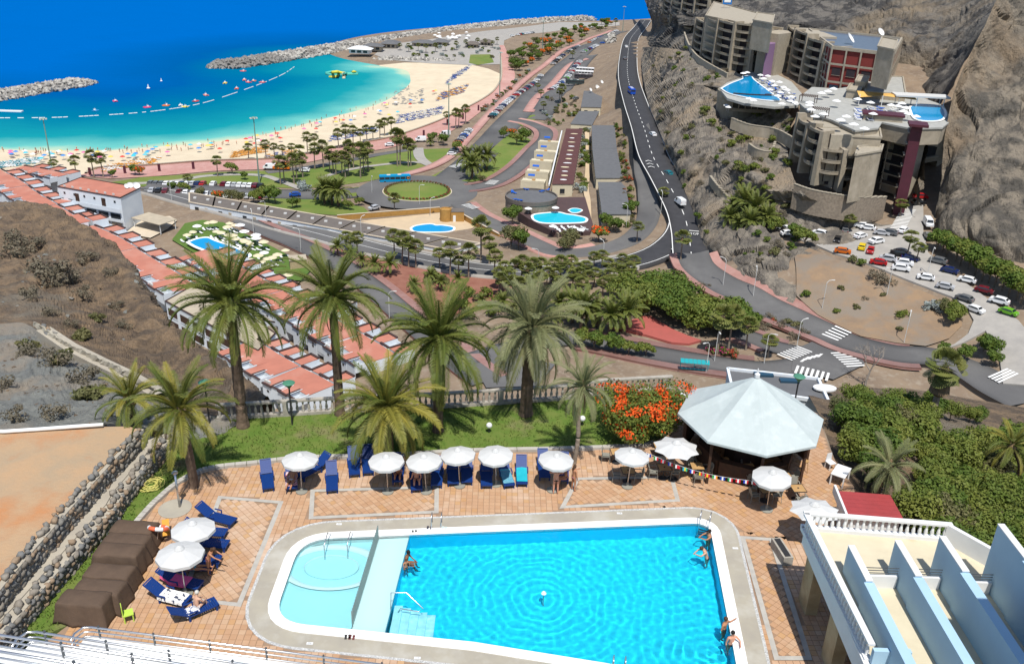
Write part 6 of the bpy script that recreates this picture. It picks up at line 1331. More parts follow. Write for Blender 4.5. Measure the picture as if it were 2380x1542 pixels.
# ================================================================ long low building with brown roofs, ochre courtyard
m_broof = MAT('brown_felt', (.145, .125, .11), .95, (.12, .105, .095), .5, .1, 4); m_ochre = MAT('ochre_render', (.40, .22, .06), .9, (.33, .18, .05), .8); m_court = MAT('courtyard_paving', (.52, .40, .26), .9, (.46, .36, .24), .3)
bl, br_, fr_, fl_ = P(440,448,12.2), P(1118,566,12.2), P(1052,582,12.2), P(440,470,12.2)
for k in range(10):
    t0, t1 = k/10, (k+1)/10; c = [bl+(br_-bl)*t0, bl+(br_-bl)*t1, fl_+(fr_-fl_)*t1, fl_+(fr_-fl_)*t0]
    g, pl = block('flat_roof_unit', 'low brown roofed apartment, %s from the sea end of the long block' % nth(k+1), c, 6, 12.2, m_wall, 'apartment'); g['group'] = 'long block of low apartments'
    mb = MB(); mb.prism([(x, y) for x, y in pl], 6.2, 6.26); mb.build('roof', m_broof, g); edge_caps(g, pl, 6.3, m_beige, .5, .25)
    for q in range(2): x = sum(p[0] for p in pl)/4+(-2.5 if q else 2.5); y = sum(p[1] for p in pl)/4+(.8 if q else -.8); MB().box((x, y, 6.55), (1.0, .7, .5)).build('roof_vent', m_ac, g)
    for i in range(4):
        a, b = pl[i], pl[(i+1) % 4]; L = np.linalg.norm(np.array(b)-np.array(a))
        if L > 6: on_face(g, a, b, 4.4, .3, 1.6, 1.2, m_glass, 'window', .03); on_face(g, a, b, 4.2, .7, 1.2, 2.0, m_sandw, 'door', .03)
flat('courtyard', [tuple(P(x, y, 9.2)[:2]) for x, y in ((838,513),(1025,494),(1070,506),(1157,556),(1105,568),(1005,552),(895,528))], 9.2, m_court, 2, label='sand coloured courtyard with a blue pool')
far_pool('courtyard_pool', [(957,531),(968,525),(999,521),(1013,524),(1027,524),(1051,528),(1052,534),(1040,538),(1013,539),(967,538)], 9.25, 'blue courtyard pool', .7)
far_pool('courtyard_small_pool', [(1058,548),(1068,543),(1082,543),(1090,547),(1082,552),(1066,552)], 9.25, 'small round courtyard pool', .4)
for (a, b), lab in zip((((784,512), (1022,493)), ((1068,505), (1160,556))), ('ochre garden wall between the courtyard and the roundabout', 'ochre garden wall between the courtyard and the ramp')):
    A, B = P(*a, 9.2), P(*b, 9.2); d = B-A; L = np.linalg.norm(d[:2]); g = ob('garden_wall', None, loc=tuple(A), rz=math.atan2(d[1], d[0]), label=lab, cat='wall'); MB().box((L/2, 0, .9), (L, .4, 1.8)).build('wall', m_ochre, g); MB().box((L/2, 0, 1.87), (L, .55, .15)).build('coping', m_beige, g)
p = P(1036, 512, 9.2); g = ob('ochre_tower', None, loc=tuple(p), rz=.1, label='ochre round tower and hut at the courtyard corner', cat='building'); MB().lathe([(2.0, 0), (2.0, 4.2), (1.7, 4.2), (1.7, 3.9), (.01, 3.9)], 24).build('drum', m_ochre, g); MB().box((4, .6, 1.7), (4.4, 4, 3.4)).build('hut', m_ochre, g); MB().box((4, .6, 3.45), (4.6, 4.2, .15)).build('roof', m_broof, g); MB().box((2.9, -1.45, 1.1), (.9, .1, 2.2)).build('door', m_white, g)
# ================================================================ complex with round terrace, pool and grey roofed rows
m_groof = MAT('grey_felt', (.125, .128, .135), .95, (.105, .108, .115), .6, .1, 5); m_cwall = MAT('cream_render', (.58, .52, .38), .9, (.52, .465, .34), .5); m_mroof = MAT('maroon_roof', (.10, .042, .04), .9, (.085, .036, .035), .5); m_bdeck = MAT('brown_deck', (.085, .052, .052), .8, (.07, .045, .045), .6); m_dry = MAT('dry_stone', (.26, .215, .165), .95, (.17, .14, .11), 1.5, .5, 4)
flat('brown_pool_deck', [tuple(P(x, y, 12.5)[:2]) for x, y in ((1186,480),(1297,458),(1360,458),(1378,520),(1372,538),(1288,538),(1228,508))], 12.5, m_bdeck, 6, label='dark brown deck around the cyan pool')
far_pool('complex_pool', [(1239,503),(1248,498),(1294,494),(1315,498),(1336,501),(1357,506),(1361,512),(1346,517),(1270,518),(1245,512)], 12.55, 'cyan kidney shaped pool on the brown deck', .8, m_cyanwater)
far_pool('complex_round_pool', [(1322,489),(1330,485),(1342,485),(1352,489),(1342,494),(1330,494)], 12.55, 'small round cyan pool on the brown deck', .4, m_cyanwater)
c = P(1235, 458, 15.5); g = ob('round_terrace', None, loc=tuple(c), label='round grey roof terrace beside the brown deck', cat='building'); MB().lathe([(9.0, -7), (9.0, 0), (.01, .02)], 40).build('drum', m_dry, g); MB().lathe([(9.2, -.6), (9.2, .7), (8.8, .7), (8.8, -.6)], 40, cap=False).build('parapet', m_broof, g); MB().lathe([(8.8, .06), (.01, .08)], 40, cap=False).build('floor', m_groof, g)
m_bblue = MAT('bright_blue_fabric', (.01, .09, .42), .7)
fb = ob('blue_sunbed', None, cat='sunbed'); MB().box((0, -.2, .32), (.66, 1.3, .08)).build('seat', m_bblue, fb); MB().box((0, .7, .5), (.66, .7, .07), 0, 1, .5).build('backrest', m_bblue, fb)
for x, y in ((-.28, -.7), (.28, -.7), (-.28, .4), (.28, .4)): MB().box((x, y, .15), (.06, .06, .3)).build('leg', m_white, fb)
for k, (x, y) in enumerate(((1190,447), (1196,449), (1224,441), (1196,464), (1204,466), (1212,467), (1258,446), (1264,444), (1272,443))): p = P(x, y, 15.7); place(fb, (p[0], p[1], 15.6), k*.7, 1.1, 'blue sunbed, %s round the grey terrace from the steps' % nth(k+1), 'blue sunbeds on the round terrace')
for k, (x, y) in enumerate(((1285,525), (1330,528), (1350,533), (1228,484), (1291,482))): p = P(x, y, 14.6); place(fpw, (p[0], p[1], 12.5), .2, .9, 'white parasol, %s beside the cyan pool' % nth(k+1), 'parasols by the cyan pool')
for k in range(14): p = P(1290+k*5.5, 530+(k % 3)*4, 12.6); place(fl, (p[0], p[1], 12.52), .1*k, 1, 'white sunbed, %s along the near edge of the brown deck' % nth(k+1), 'sunbeds by the cyan pool')
A, B = P(1222,520,8.5), P(1290,562,9.5); d = B-A; L = np.linalg.norm(d[:2]); g = ob('retaining_wall', None, loc=(A[0], A[1], 7), rz=math.atan2(d[1], d[0]), label='brown dry stone retaining wall below the pool deck', cat='wall'); MB().box((L/2, 1.2, 2.4), (L, .6, 5.6)).build('wall', m_dry, g); MB().box((L*.93, .85, 1.6), (1.4, .1, 2.6)).build('panel', m_ac, g); MB().box((L*.85, .85, 1.6), (1.4, .1, 2.6)).build('panel', m_ac, g)
def slab_house(label, c, z0, z1, wm, rm, name='row_house', group=None, winds=True):
    cc = [P(x, y, z1) for x, y in c]; g, pl = block(name, label, cc, z0, z1, wm, 'house'); 
    if group: g['group'] = group
    mb = MB(); mb.prism(grow(pl, .25), z1-z0, z1-z0+.15, True); mb.build('roof', rm, g)
    if winds:
        for i in range(4):
            a, b = pl[i], pl[(i+1) % 4]; L = np.linalg.norm(np.array(b)-np.array(a)); n = max(1, int(L/5))
            for q in range(n): on_face(g, a, b, (z1-z0)*.62, (q+.5)/n, 1.8, 1.8, m_glass, 'window', .03, m_cwall)
    return g
gr = 'grey roofed row houses'
slab_house('grey roofed house with two satellite dishes, farthest of its row', [(1358,212),(1401,212),(1396,250),(1351,249)], 7, 13.5, m_cwall, m_groof, group=gr)
slab_house('second grey roofed house from the coach bays', [(1347,259),(1392,259),(1375,291),(1327,288)], 7, 14, m_cwall, m_groof, group=gr)
slab_house('grey roofed house at the top of the upper row', [(1376,292),(1427,292),(1432,345),(1378,345)], 9, 16.5, m_cwall, m_groof, group=gr)
slab_house('long grey roofed house in the middle of the upper row', [(1378,346),(1432,346),(1446,414),(1386,414)], 10, 16.8, m_cwall, m_groof, group=gr)
slab_house('grey roofed house at the lower end of the upper row', [(1391,424),(1450,424),(1465,498),(1401,498)], 10, 16.2, m_cwall, m_groof, group=gr)
slab_house('long maroon roofed house with pebble beds on top', [(1317,300),(1353,300),(1331,428),(1284,428)], 8, 15, m_cwall, m_mroof)
mr = [o for o in COL.objects if o.get('label', '').startswith('long maroon')][0]; mo = np.array(mr.location); r = random.Random(6)
for k in range(12):
    t = (k+.5)/12; p = P(1334-26*t+r.uniform(-3, 3), 306+116*t, 15.2)-mo; mb = MB(); mb.ball((0, 0, 0), 1.0, 9, 4, (r.uniform(1.2, 1.9), r.uniform(.6, .9), .12)); mb.build('pebble_bed', m_white if k % 2 else m_cream, mr, loc=(p[0], p[1], 7.2))
A, B = P(1306,305,15.3), P(1276,430,15.3); d = B-A; g = ob('roof_kerb_wall', None, loc=tuple(A), rz=math.atan2(d[1], d[0]), label='white kerb wall along the maroon roof', cat='wall'); MB().box((np.linalg.norm(d[:2])/2, 0, 0), (np.linalg.norm(d[:2]), .5, .7)).build('wall', m_white, g)
for k, (x, y) in enumerate(((1268,352), (1259,374), (1250,398), (1240,420), (1276,330))):
    p = P(x, y, 12.6); g = ob('stepped_balcony', None, loc=tuple(p), rz=-.15, label='cream stepped balcony with blue awning, %s of the maroon row' % nth(k+1), cat='balcony', group='cream balconies with blue awnings'); MB().box((0, 0, -2.5), (9, 6.4, 5)).build('wall', m_cwall, g); MB().box((0, -3.1, .4), (9, .25, .9)).build('parapet', m_cwall, g); MB().box((0, .5, .3), (1.2, 1.2, .7)).build('table', m_wood, g); mb = MB(); mb.box((-1.2, 2.6, 1.5), (2.6, 1.2, .15), 0, 1, .4); mb.build('awning', m_bblue, g)
for (x, y), rr, lab in zip(((1489-100,203), (1478-105,208), (1399,190)), (1.6, 1.0, 1.1), ('large satellite dish beside the far grey roof', 'small satellite dish beside the far grey roof', 'satellite dish on a mast above the far grey roof')): dish(P(x, y, 15.5), rr, lab)
ribbon('terrace_path', ribbon_pts([(1368,520),(1366,470),(1362,440),(1366,390),(1366,340),(1362,300)]), -1.0, 1.0, m_court, .6, 1)
# ================================================================ terraced hotel on the cliff
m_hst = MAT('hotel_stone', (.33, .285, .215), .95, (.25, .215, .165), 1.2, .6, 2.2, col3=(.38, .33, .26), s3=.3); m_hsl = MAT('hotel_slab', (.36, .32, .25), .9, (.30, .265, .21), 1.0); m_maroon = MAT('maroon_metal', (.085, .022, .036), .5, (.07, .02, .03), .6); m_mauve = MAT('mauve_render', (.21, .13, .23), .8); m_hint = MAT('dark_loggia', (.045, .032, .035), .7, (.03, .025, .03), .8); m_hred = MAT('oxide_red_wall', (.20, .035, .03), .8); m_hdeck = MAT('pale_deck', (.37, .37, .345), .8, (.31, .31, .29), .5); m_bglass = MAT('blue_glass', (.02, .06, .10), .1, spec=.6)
def bays(label, pil, thick=1.5, depth=5.5, fl=3.2, name='hotel_wing', back=9, bulge=1.1, roof=True, group=None):
    """curved front: stone pillars with bowed balconies between them. pil: (px,py,zbase,py_top)"""
    w = []
    for px, py, z, pt in pil: b = P(px, py, z); w.append((b, ztop(b, pt)))
    o = w[0][0]; g = ob(name, None, loc=tuple(o), label=label, cat='hotel', group=group); L = [(b-o, t-o[2]) for b, t in w]; cen = sum(np.array(b[:2]) for b, _ in L)/len(L)
    ch = np.array(L[-1][0][:2])-np.array(L[0][0][:2]); inn = np.array([-ch[1], ch[0]])/np.linalg.norm(ch); inn = inn if inn[1] > 0 else -inn
    for i, (b, t) in enumerate(L):
        a = np.array(L[max(i-1, 0)][0][:2]); c = np.array(L[min(i+1, len(L)-1)][0][:2]); d = (c-a)/np.linalg.norm(c-a); n = np.array([-d[1], d[0]]); n = n if n.dot(inn) > 0 else -n
        p = np.array(b[:2])+n*depth*.35; h = t-b[2]+2; MB().box((p[0], p[1], b[2]-2+h/2), (thick, depth, h), math.atan2(d[1], d[0]), .86).build('pillar', m_hst, g)
    for i in range(len(L)-1):
        (a, ta), (b, tb) = L[i], L[i+1]; A, B = np.array(a[:2]), np.array(b[:2]); d = (B-A); W_ = np.linalg.norm(d); d /= W_; n = np.array([-d[1], d[0]]); n = n if n.dot(inn) > 0 else -n
        z0 = max(a[2], b[2]); zt = min(ta, tb)-.8; nf = max(1, int((zt-z0)/fl)); an = math.atan2(d[1], d[0]); m = (A+B)/2
        bay = ob('bay', None, g, loc=(m[0], m[1], 0), rz=an); s = -1 if (np.array([-d[1], d[0]]).dot(n) > 0) else 1
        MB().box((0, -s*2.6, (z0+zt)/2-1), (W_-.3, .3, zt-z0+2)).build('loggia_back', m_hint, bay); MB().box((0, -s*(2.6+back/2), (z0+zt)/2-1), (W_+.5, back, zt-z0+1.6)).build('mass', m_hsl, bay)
        for k in range(nf+1):
            z = zt-k*fl; mb = MB(); q = 8; vs = []
            for j in range(q+1):
                x = (j/q-.5)*(W_-thick*.8); y = s*bulge*math.cos((j/q-.5)*math.pi)*(1 if k else .6)
                vs += [(x, y, z-.2), (x, y, z+.5), (x, y-s*.22, z+.5), (x, y-s*.22, z-.2), (x, -s*2.5, z-.25)]
            fs = []
            for j in range(q):
                e = j*5; f = e+5; fs += [(e, f, f+1, e+1), (e+1, f+1, f+2, e+2), (e+2, f+2, f+3, e+3), (e+3, f+3, f+4, e+4), (e, e+4, f+4, f)]
            mb.raw(vs, fs); mb.build('balcony', m_hst, bay)
            mb = MB(); mb.tube([((j/q-.5)*(W_-thick*.8), s*(bulge*math.cos((j/q-.5)*math.pi)*(1 if k else .6)-.1), z+.75) for j in range(q+1)], .06, 4); mb.build('balcony_rail', m_hsl, bay)
    return g
gH = 'wings of the terraced hotel'
bays('front wing of the hotel with bowed balconies between stone pillars', [(1841,361,40,262), (1862,386,39,286), (1894,414,38,305), (1951,429,37,348), (1985,432,36,356)], group=gH)
bays('middle wing of the hotel below the satellite dishes', [(1818,160,47,58), (1832,176,47,66), (1860,192,47,78), (1897,204,47.5,96), (1940,212,48,108)], group=gH)
bays('far left wing of the hotel with white terraces on top', [(1610,116,47,40), (1630,130,47,38), (1658,144,47.5,44), (1696,155,48,50), (1742,160,48.3,56), (1786,152,48.5,62)], group=gH)
bays('farthest hotel wing at the top edge', [(1540,38,46.5,-18), (1558,51,46.8,-14), (1580,61,47,-10), (1608,69,47.3,-8), (1640,75,47.6,-6), (1672,76,47.8,-4)], group=gH)
# deck of the front block
DP = [(1887,202),(1944,206),(1973,202),(2105,213),(2194,245),(2212,279),(2191,296),(2116,298),(2050,284),(2042,297),(1988,303),(1930,277),(1884,263),(1858,240),(1869,216)]
_dk = [tuple(P(x, y, 52)[:2]) for x, y in DP]; flat('hotel_podium', grow(_dk, -.3), 51.9, m_hst, 5, label='stone podium of the front hotel wing')
hd_ = flat('hotel_deck', _dk, 52, m_hdeck, .5, label='pale pool deck on the roof of the front hotel wing')
far_pool('hotel_roof_pool', [(2116,250),(2128,244),(2150,243),(2184,247),(2195,262),(2190,276),(2170,281),(2137,279),(2124,271)], 52.3, 'blue oval pool on the hotel deck', .7)
mb = MB(); z0 = 33
def hbox(label, name, pxs, z0, z1, mat, cat='building', roof=None, cap=None):
    cc = [P(x, y, z1) for x, y in pxs]; g, pl = block(name, label, cc, z0, z1, mat, cat)
    if roof: mb = MB(); mb.prism(pl, z1-z0, z1-z0+.12); mb.build('roof', roof, g)
    if cap: edge_caps(g, pl, z1-z0+.25, cap, .5, .5)
    return g, pl
hbox('plain stone gable wall of the front wing', 'stone_gable', [(1988,362),(2048,352),(2052,338),(1994,342)], 34, 47.5, m_hst, 'wall', m_hsl, m_hsl)
hbox('stone penthouse with small parasols on the front wing', 'penthouse', [(1972,318),(2048,322),(2044,300),(1985,297)], 44, 50, m_hst, 'building', m_hsl, m_hsl)
# stacked balconies between gable and lift tower
a, b = P(2052,432,31), P(2092,452,30); d = b-a; L = np.linalg.norm(d[:2]); g = ob('balcony_stack', None, loc=tuple(a), rz=math.atan2(d[1], d[0]), label='stack of glazed balconies beside the maroon lift tower', cat='balcony stack')
MB().box((L/2, 3, 9), (L+3, 3, 22)).build('back_wall', m_hsl, g)
for k in range(6): MB().box((L/2, .3, 1.2+3.2*k), (L+1, 3.4, .35)).build('slab', m_hsl, g); MB().box((L/2, 1.4, 2.8+3.2*k), (L, .2, 2.6)).build('glazing', m_hint, g); MB().box((L/2, -1.3, 1.9+3.2*k), (L+1, .1, .9)).build('glass_rail', MAT('smoked_glass', (.06, .05, .045), .2) if k == 0 else m_glass, g)
for x in (0, L): MB().box((x, -1.2, 9), (.4, .4, 20)).build('column', m_hsl, g)
MB().box((L/2, .5, 20.6), (L+2.5, 4.6, .4)).build('roof', MAT('pale_green_roof', (.36, .42, .36), .7), g)
p = P(2088,492,28); g = ob('lift_tower', None, loc=tuple(p), rz=-.3, label='tall maroon lift tower at the hotel entrance', cat='tower'); MB().box((0, 1.5, 12), (3.0, 5.2, 27)).build('shaft', m_maroon, g); MB().box((.2, 0, 26), (5.2, 6, .7)).build('cap', m_maroon, g); MB().box((1.58, 1.5, 12), (.2, 2.6, 25)).build('glass_lift', m_glass, g)
for k in range(8): MB().box((-1.7, 1.5, 1+3.2*k), (.5, 4, .3)).build('landing', m_hsl, g)
p = P(2085,275,53); g = ob('lift_lobby', None, loc=tuple(p), rz=-.3, label='maroon edged stone lobby on top of the lift tower', cat='building'); MB().box((-4, 1, -1.5), (11, 5, 4.5)).build('wall', m_hst, g); MB().box((-4, 1, .9), (12, 6, .5)).build('roof', m_maroon, g)
# bridge block over the tunnel road
a, b = P(2112,430,29.5), P(2165,420,29.5); d = b-a; L = np.linalg.norm(d[:2]); g = ob('bridge_block', None, loc=(a[0], a[1], 29.5), rz=math.atan2(d[1], d[0]), label='stone hotel block with arched windows bridging the tunnel road', cat='building'); hh = ztop(a, 298)-29.5
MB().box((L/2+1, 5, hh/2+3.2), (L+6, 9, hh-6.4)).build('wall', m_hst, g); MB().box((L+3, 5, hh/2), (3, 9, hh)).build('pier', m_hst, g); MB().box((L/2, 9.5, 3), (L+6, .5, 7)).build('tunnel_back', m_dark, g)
def arch(w, h, rise, mat, nm, par_, loc):
    mb = MB(); q = 8; top = [((j/q-.5)*w, 0, h+rise*math.cos((j/q-.5)*math.pi)) for j in range(q+1)]; mb.raw([(-w/2, 0, 0), (w/2, 0, 0)]+top[::-1], [tuple(range(q+3))]); mb.raw([(-w/2, .5, 0), (w/2, .5, 0), (w/2, 0, 0), (-w/2, 0, 0)], [(0, 1, 2, 3)]); mb.build(nm, mat, par_, loc=loc)
for k in range(3): arch(L*.92, 2.6, .9, m_bglass if k else m_glass, 'arched_window', g, (L/2, .42, 8.5+5.2*k)); MB().box((L/2, .1, 8.2+5.2*k), (L+1, 1.2, .5)).build('sill_band', m_hsl, g)
# upper pavilion and pool terrace on the left
TP = [(1672,205),(1690,192),(1730,178),(1742,168),(1790,165),(1840,190),(1870,225),(1855,245),(1800,248),(1730,240),(1690,228)]
flat('upper_pool_terrace', [tuple(P(x, y, 47)[:2]) for x, y in TP], 47, m_hdeck, .8, label='upper pool terrace crowded with white parasols')
far_pool('infinity_pool', [(1678,206),(1700,194),(1726,184),(1728,178),(1744,177),(1752,186),(1775,204),(1805,226),(1812,233),(1785,233),(1740,227),(1696,217)], 47.3, 'curved blue infinity pool on the upper terrace', .5)
a, b = P(1702,252,42.2), P(1838,254,42.2); d = b-a; L = np.linalg.norm(d[:2]); g = ob('glazed_restaurant', None, loc=tuple(a), rz=math.atan2(d[1], d[0]), label='curved glazed restaurant below the infinity pool', cat='restaurant')
n = 10
for k in range(n):
    t = (k+.5)/n; yb = -2.6*math.sin(math.pi*t); MB().box((L*t, yb+1, 2.2), (L/n+.1, .3, 4.2), math.atan(-2.6*math.pi*math.cos(math.pi*t)/L)).build('window_pane', m_glass, g); MB().box((L*t, yb+.9, 4.9), (L/n+.35, 1.2, 1.2), math.atan(-2.6*math.pi*math.cos(math.pi*t)/L)).build('roof_band', m_hdeck if k > n//2 else m_hint, g); MB().box((L*t, yb+.8, -.5), (L/n+.3, .8, 1.2), math.atan(-2.6*math.pi*math.cos(math.pi*t)/L)).build('plinth', m_hst, g); MB().box((L*k/n, yb+.8, 2), (.25, .3, 4.6)).build('mullion', m_hsl, g)
p = P(1690,206,47); g = ob('pool_drum', None, loc=(p[0]+5, p[1]-1, 39), label='curved stone wall carrying the infinity pool', cat='wall'); mb = MB(); mb.lathe([(8.2, -4), (8.6, 7.6), (8.2, 7.9), (7.8, 7.6)], 28, cap=False); mb.build('wall', m_hst, g)
# middle wing superstructure
g, pl = hbox('oxide red hotel hall behind the middle wing', 'hotel_hall', [(1936,112),(2075,128),(2095,92),(1880,70)], 47, 64, m_hred, 'hotel', MAT('solar_roof', (.06, .08, .12), .3, (.10, .12, .16), .7)); a_, b_ = None, None
for i in range(4):
    a, b = pl[i], pl[(i+1) % 4]; L = np.linalg.norm(np.array(b)-np.array(a))
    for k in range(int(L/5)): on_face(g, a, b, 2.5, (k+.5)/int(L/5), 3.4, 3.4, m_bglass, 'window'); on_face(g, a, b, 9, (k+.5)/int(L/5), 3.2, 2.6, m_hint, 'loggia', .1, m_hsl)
    for z in (5.3, 11.6, 17): on_face(g, a, b, z, .5, L+.6, .7, m_hsl, 'floor_band', .5)
    for k in range(int(L/5)+1): on_face(g, a, b, 8.5, k/int(L/5), .6, 17.4, m_hsl, 'column', .55)
edge_caps(g, pl, 17.4, m_hsl, .7, .8)
hbox('stone stair head at the right end of the hotel hall', 'stair_head', [(2040,110),(2078,118),(2086,95),(2050,88)], 58, 70, m_hst, 'tower', m_hsl, m_hsl); hbox('stone box above the terrace with parasols', 'stone_kiosk', [(1988,190),(2012,194),(2020,180),(1996,176)], 50, 56, m_hst, 'kiosk', m_hsl, m_hsl); hbox('lower stone box beside the pergola', 'stone_kiosk', [(1968,210),(1998,214),(2006,198),(1976,196)], 50, 54.5, m_hst, 'kiosk', m_hsl, m_hsl)
hbox('raised stone terrace behind the orange awning', 'upper_terrace', [(2010,214),(2105,222),(2098,180),(2020,178)], 48, 54, m_hst, 'terrace', m_hdeck, m_hsl)
hbox('mauve stair tower between two hotel wings', 'mauve_tower', [(1782,104),(1802,102),(1806,86),(1788,88)], 44, 60, m_mauve, 'tower', m_mauve); hbox('white stepped terraces above the far left wing', 'white_terraces', [(1640,38),(1760,62),(1790,40),(1660,5)], 50, 65, m_hsl, 'hotel', m_hsl, m_hst); hbox('stone lift boxes on the far left wing', 'lift_box', [(1750,48),(1795,56),(1800,36),(1760,30)], 58, 69, m_hst, 'tower', m_hsl, m_hsl); hbox('white terraces above the farthest wing', 'white_terraces', [(1560,-14),(1645,0),(1660,-25),(1575,-30)], 50, 63, m_hsl, 'hotel', m_hsl)
p = P(1978,88,66.5); dish(p, 2.1, 'big white satellite dish on the hotel hall roof', 2.6); dish(P(2048,74,71), 1.5, 'white satellite dish on the stair head', 2.2)
p = P(1690,10,67); g = ob('rooftop_sign', None, loc=tuple(p), label='small blue and white rooftop sign', cat='sign'); MB().box((0, 0, 1.5), (4.5, .3, 3.2)).build('panel', MAT('sign_blue', (.02, .14, .4), .5), g); MB().box((0, -.2, 1.7), (3.2, .1, 1.6)).build('emblem', m_white, g)
for x in (-1.5, 1.5): MB().box((x, 0, -.7), (.15, .15, 1.6)).build('post', m_steel, g)
# awnings and canopy on the deck
p = P(2060,222,55); g = ob('orange_awning', None, loc=tuple(p), rz=-.05, label='orange sail awning on steel posts beside the deck', cat='awning'); mb = MB(); mb.raw([(-9, -2, -.6), (-2, -3, .4), (9, -3, -.6), (9, 2, .6), (0, 3, .2), (-9, 2, .8)], [(0, 1, 4, 5), (1, 2, 3, 4)]); mb.build('sail', MAT('orange_sail', (.62, .36, .10), .8), g)
for x, y in ((-9, -2), (-2, -3), (9, -3), (9, 2)): MB().tube([(x, y, -3), (x, y, .4)], .12, 6).build('post', m_white, g)
p = P(2140,222,55.6); g = ob('white_canopy', None, loc=tuple(p), rz=-.1, label='flat white canopy behind the roof pool', cat='canopy'); MB().box((0, 0, 0), (17, 6, .5)).build('roof', m_canvas, g)
for x, y in ((-7, -2), (7, -2), (7, 2), (-7, 2)): MB().tube([(x, y, -3.4), (x, y, 0)], .12, 6).build('post', m_white, g)
p = P(1906,246,53); 
for k, (x, y) in enumerate(((1906,252), (1880,222))):
    p = P(x, y, 54.4); g = ob('pergola', None, loc=tuple(p), rz=-.5, label='dark slatted pergola on the deck, %s from the lift tower' % nth(2-k), cat='pergola')
    for q in range(9): MB().box((-2.4+.6*q, 0, 0), (.22, 4.6, .2)).build('slat', m_dwood, g)
    for x_, y_ in ((-2.4, -2), (2.4, -2), (2.4, 2), (-2.4, 2)): MB().box((x_, y_, -1.2), (.2, .2, 2.4)).build('post', m_dwood, g)
HP = [(1938,204),(1925,210),(1910,214),(1882,236),(1882,242),(1886,252),(1915,262),(1945,232),(1968,268),(1994,228),(2024,236),(2072,242),(2088,244),(2097,238),(2106,248),(2100,256),(2112,262),(2130,268),(1985,286),(2010,296),(1955,276),(2118,226),(1895,268),(2030,262)]
for k, (x, y) in enumerate(HP): p = P(x, y, 54.5); place(fpw, (p[0], p[1], 52), .3, .95, 'white parasol on the hotel roof deck, %s counted from the pergola' % nth(k+1), 'parasols on the hotel roof deck')
r = random.Random(8)
for k in range(46):
    x, y = (1996+r.uniform(-4, 4)+ (k % 4)*0, 256+(k % 12)*2.2) if k < 12 else ((2024+r.uniform(-3, 3), 252+(k % 14)*2.3) if k < 26 else (2052+r.uniform(-8, 45), 250+r.uniform(0, 28)))
    p = P(x, y, 52); place(fl if k % 3 else fb, (p[0], p[1], 52.02), 1.2+r.uniform(-.2, .2), 1.15, 'sunbed on the hotel roof deck, %s in the order of the rows' % nth(k+1), 'sunbeds on the hotel roof deck')
UP = [(1737,166),(1728,168),(1768,172),(1775,180),(1785,174),(1795,186),(1800,196),(1812,188),(1822,200),(1830,206),(1815,212),(1840,222),(1790,206),(1808,220),(1838,232),(1850,236),(1742,226),(1752,230),(1818,238),(1694,246),(1690,242)]
for k, (x, y) in enumerate(UP): z = 47 if k < 19 else 42; p = P(x, y, z+2.5); place(fpw, (p[0], p[1], z), .1, .9, 'white parasol on the upper pool terrace, %s counted from the mauve tower' % nth(k+1), 'parasols on the upper pool terrace')
for k in range(60):
    x = r.uniform(1760, 1850); y = 172+(x-1760)*.55+r.uniform(0, 26); p = P(x, y, 47); place(fb if k % 2 else fl, (p[0], p[1], 47.02), r.uniform(0, 3), 1.1, 'sunbed on the upper pool terrace, %s counted from the mauve tower' % nth(k+1), 'sunbeds on the upper pool terrace')
# stone garden walls under the hotel
for k, (l, h, lab) in enumerate((([(1846,440,35.6),(1880,452,35),(1930,462,34.5),(1990,470,33.5),(2056,470,31.5)], 6, 'curved stone garden wall at the foot of the front wing'), ([(1590,82,46),(1600,110,46.5),(1618,136,46.2),(1650,158,45.6),(1690,180,44.8)], 1.6, 'white path wall below the far left wing'), ([(1700,285,41),(1740,300,40),(1800,310,40),(1840,330,40)], 2.5, 'stone terrace wall under the glazed restaurant'), ([(1740,345,37),(1760,358,36.5),(1790,362,36.5),(1800,340,38)], 2.0, 'round stone planter wall on the rock'), ([(1650,420,28.5),(1665,440,27.8),(1690,468,25.6)], 1.4, 'short dark retaining wall on the rock slope'))):
    w = cath([P(*p) for p in l], 5); o = w[0]; g = ob('garden_wall', None, loc=tuple(o), label=lab, cat='wall')
    mb = MB(); cp = MB()
    for i in range(len(w)-1): a, b = w[i]-o, w[i+1]-o; m = (a+b)/2; L = np.linalg.norm((b-a)[:2])+.3; an = math.atan2(b[1]-a[1], b[0]-a[0]); mb.box((m[0], m[1], m[2]-h/2+1), (L, .6, h+1.2), an); cp.box((m[0], m[1], m[2]+1.68), (L, .8, .18), an)
    mb.build('wall', m_dry if k == 0 else m_hst if k != 1 else m_hsl, g); cp.build('coping', m_hsl, g)
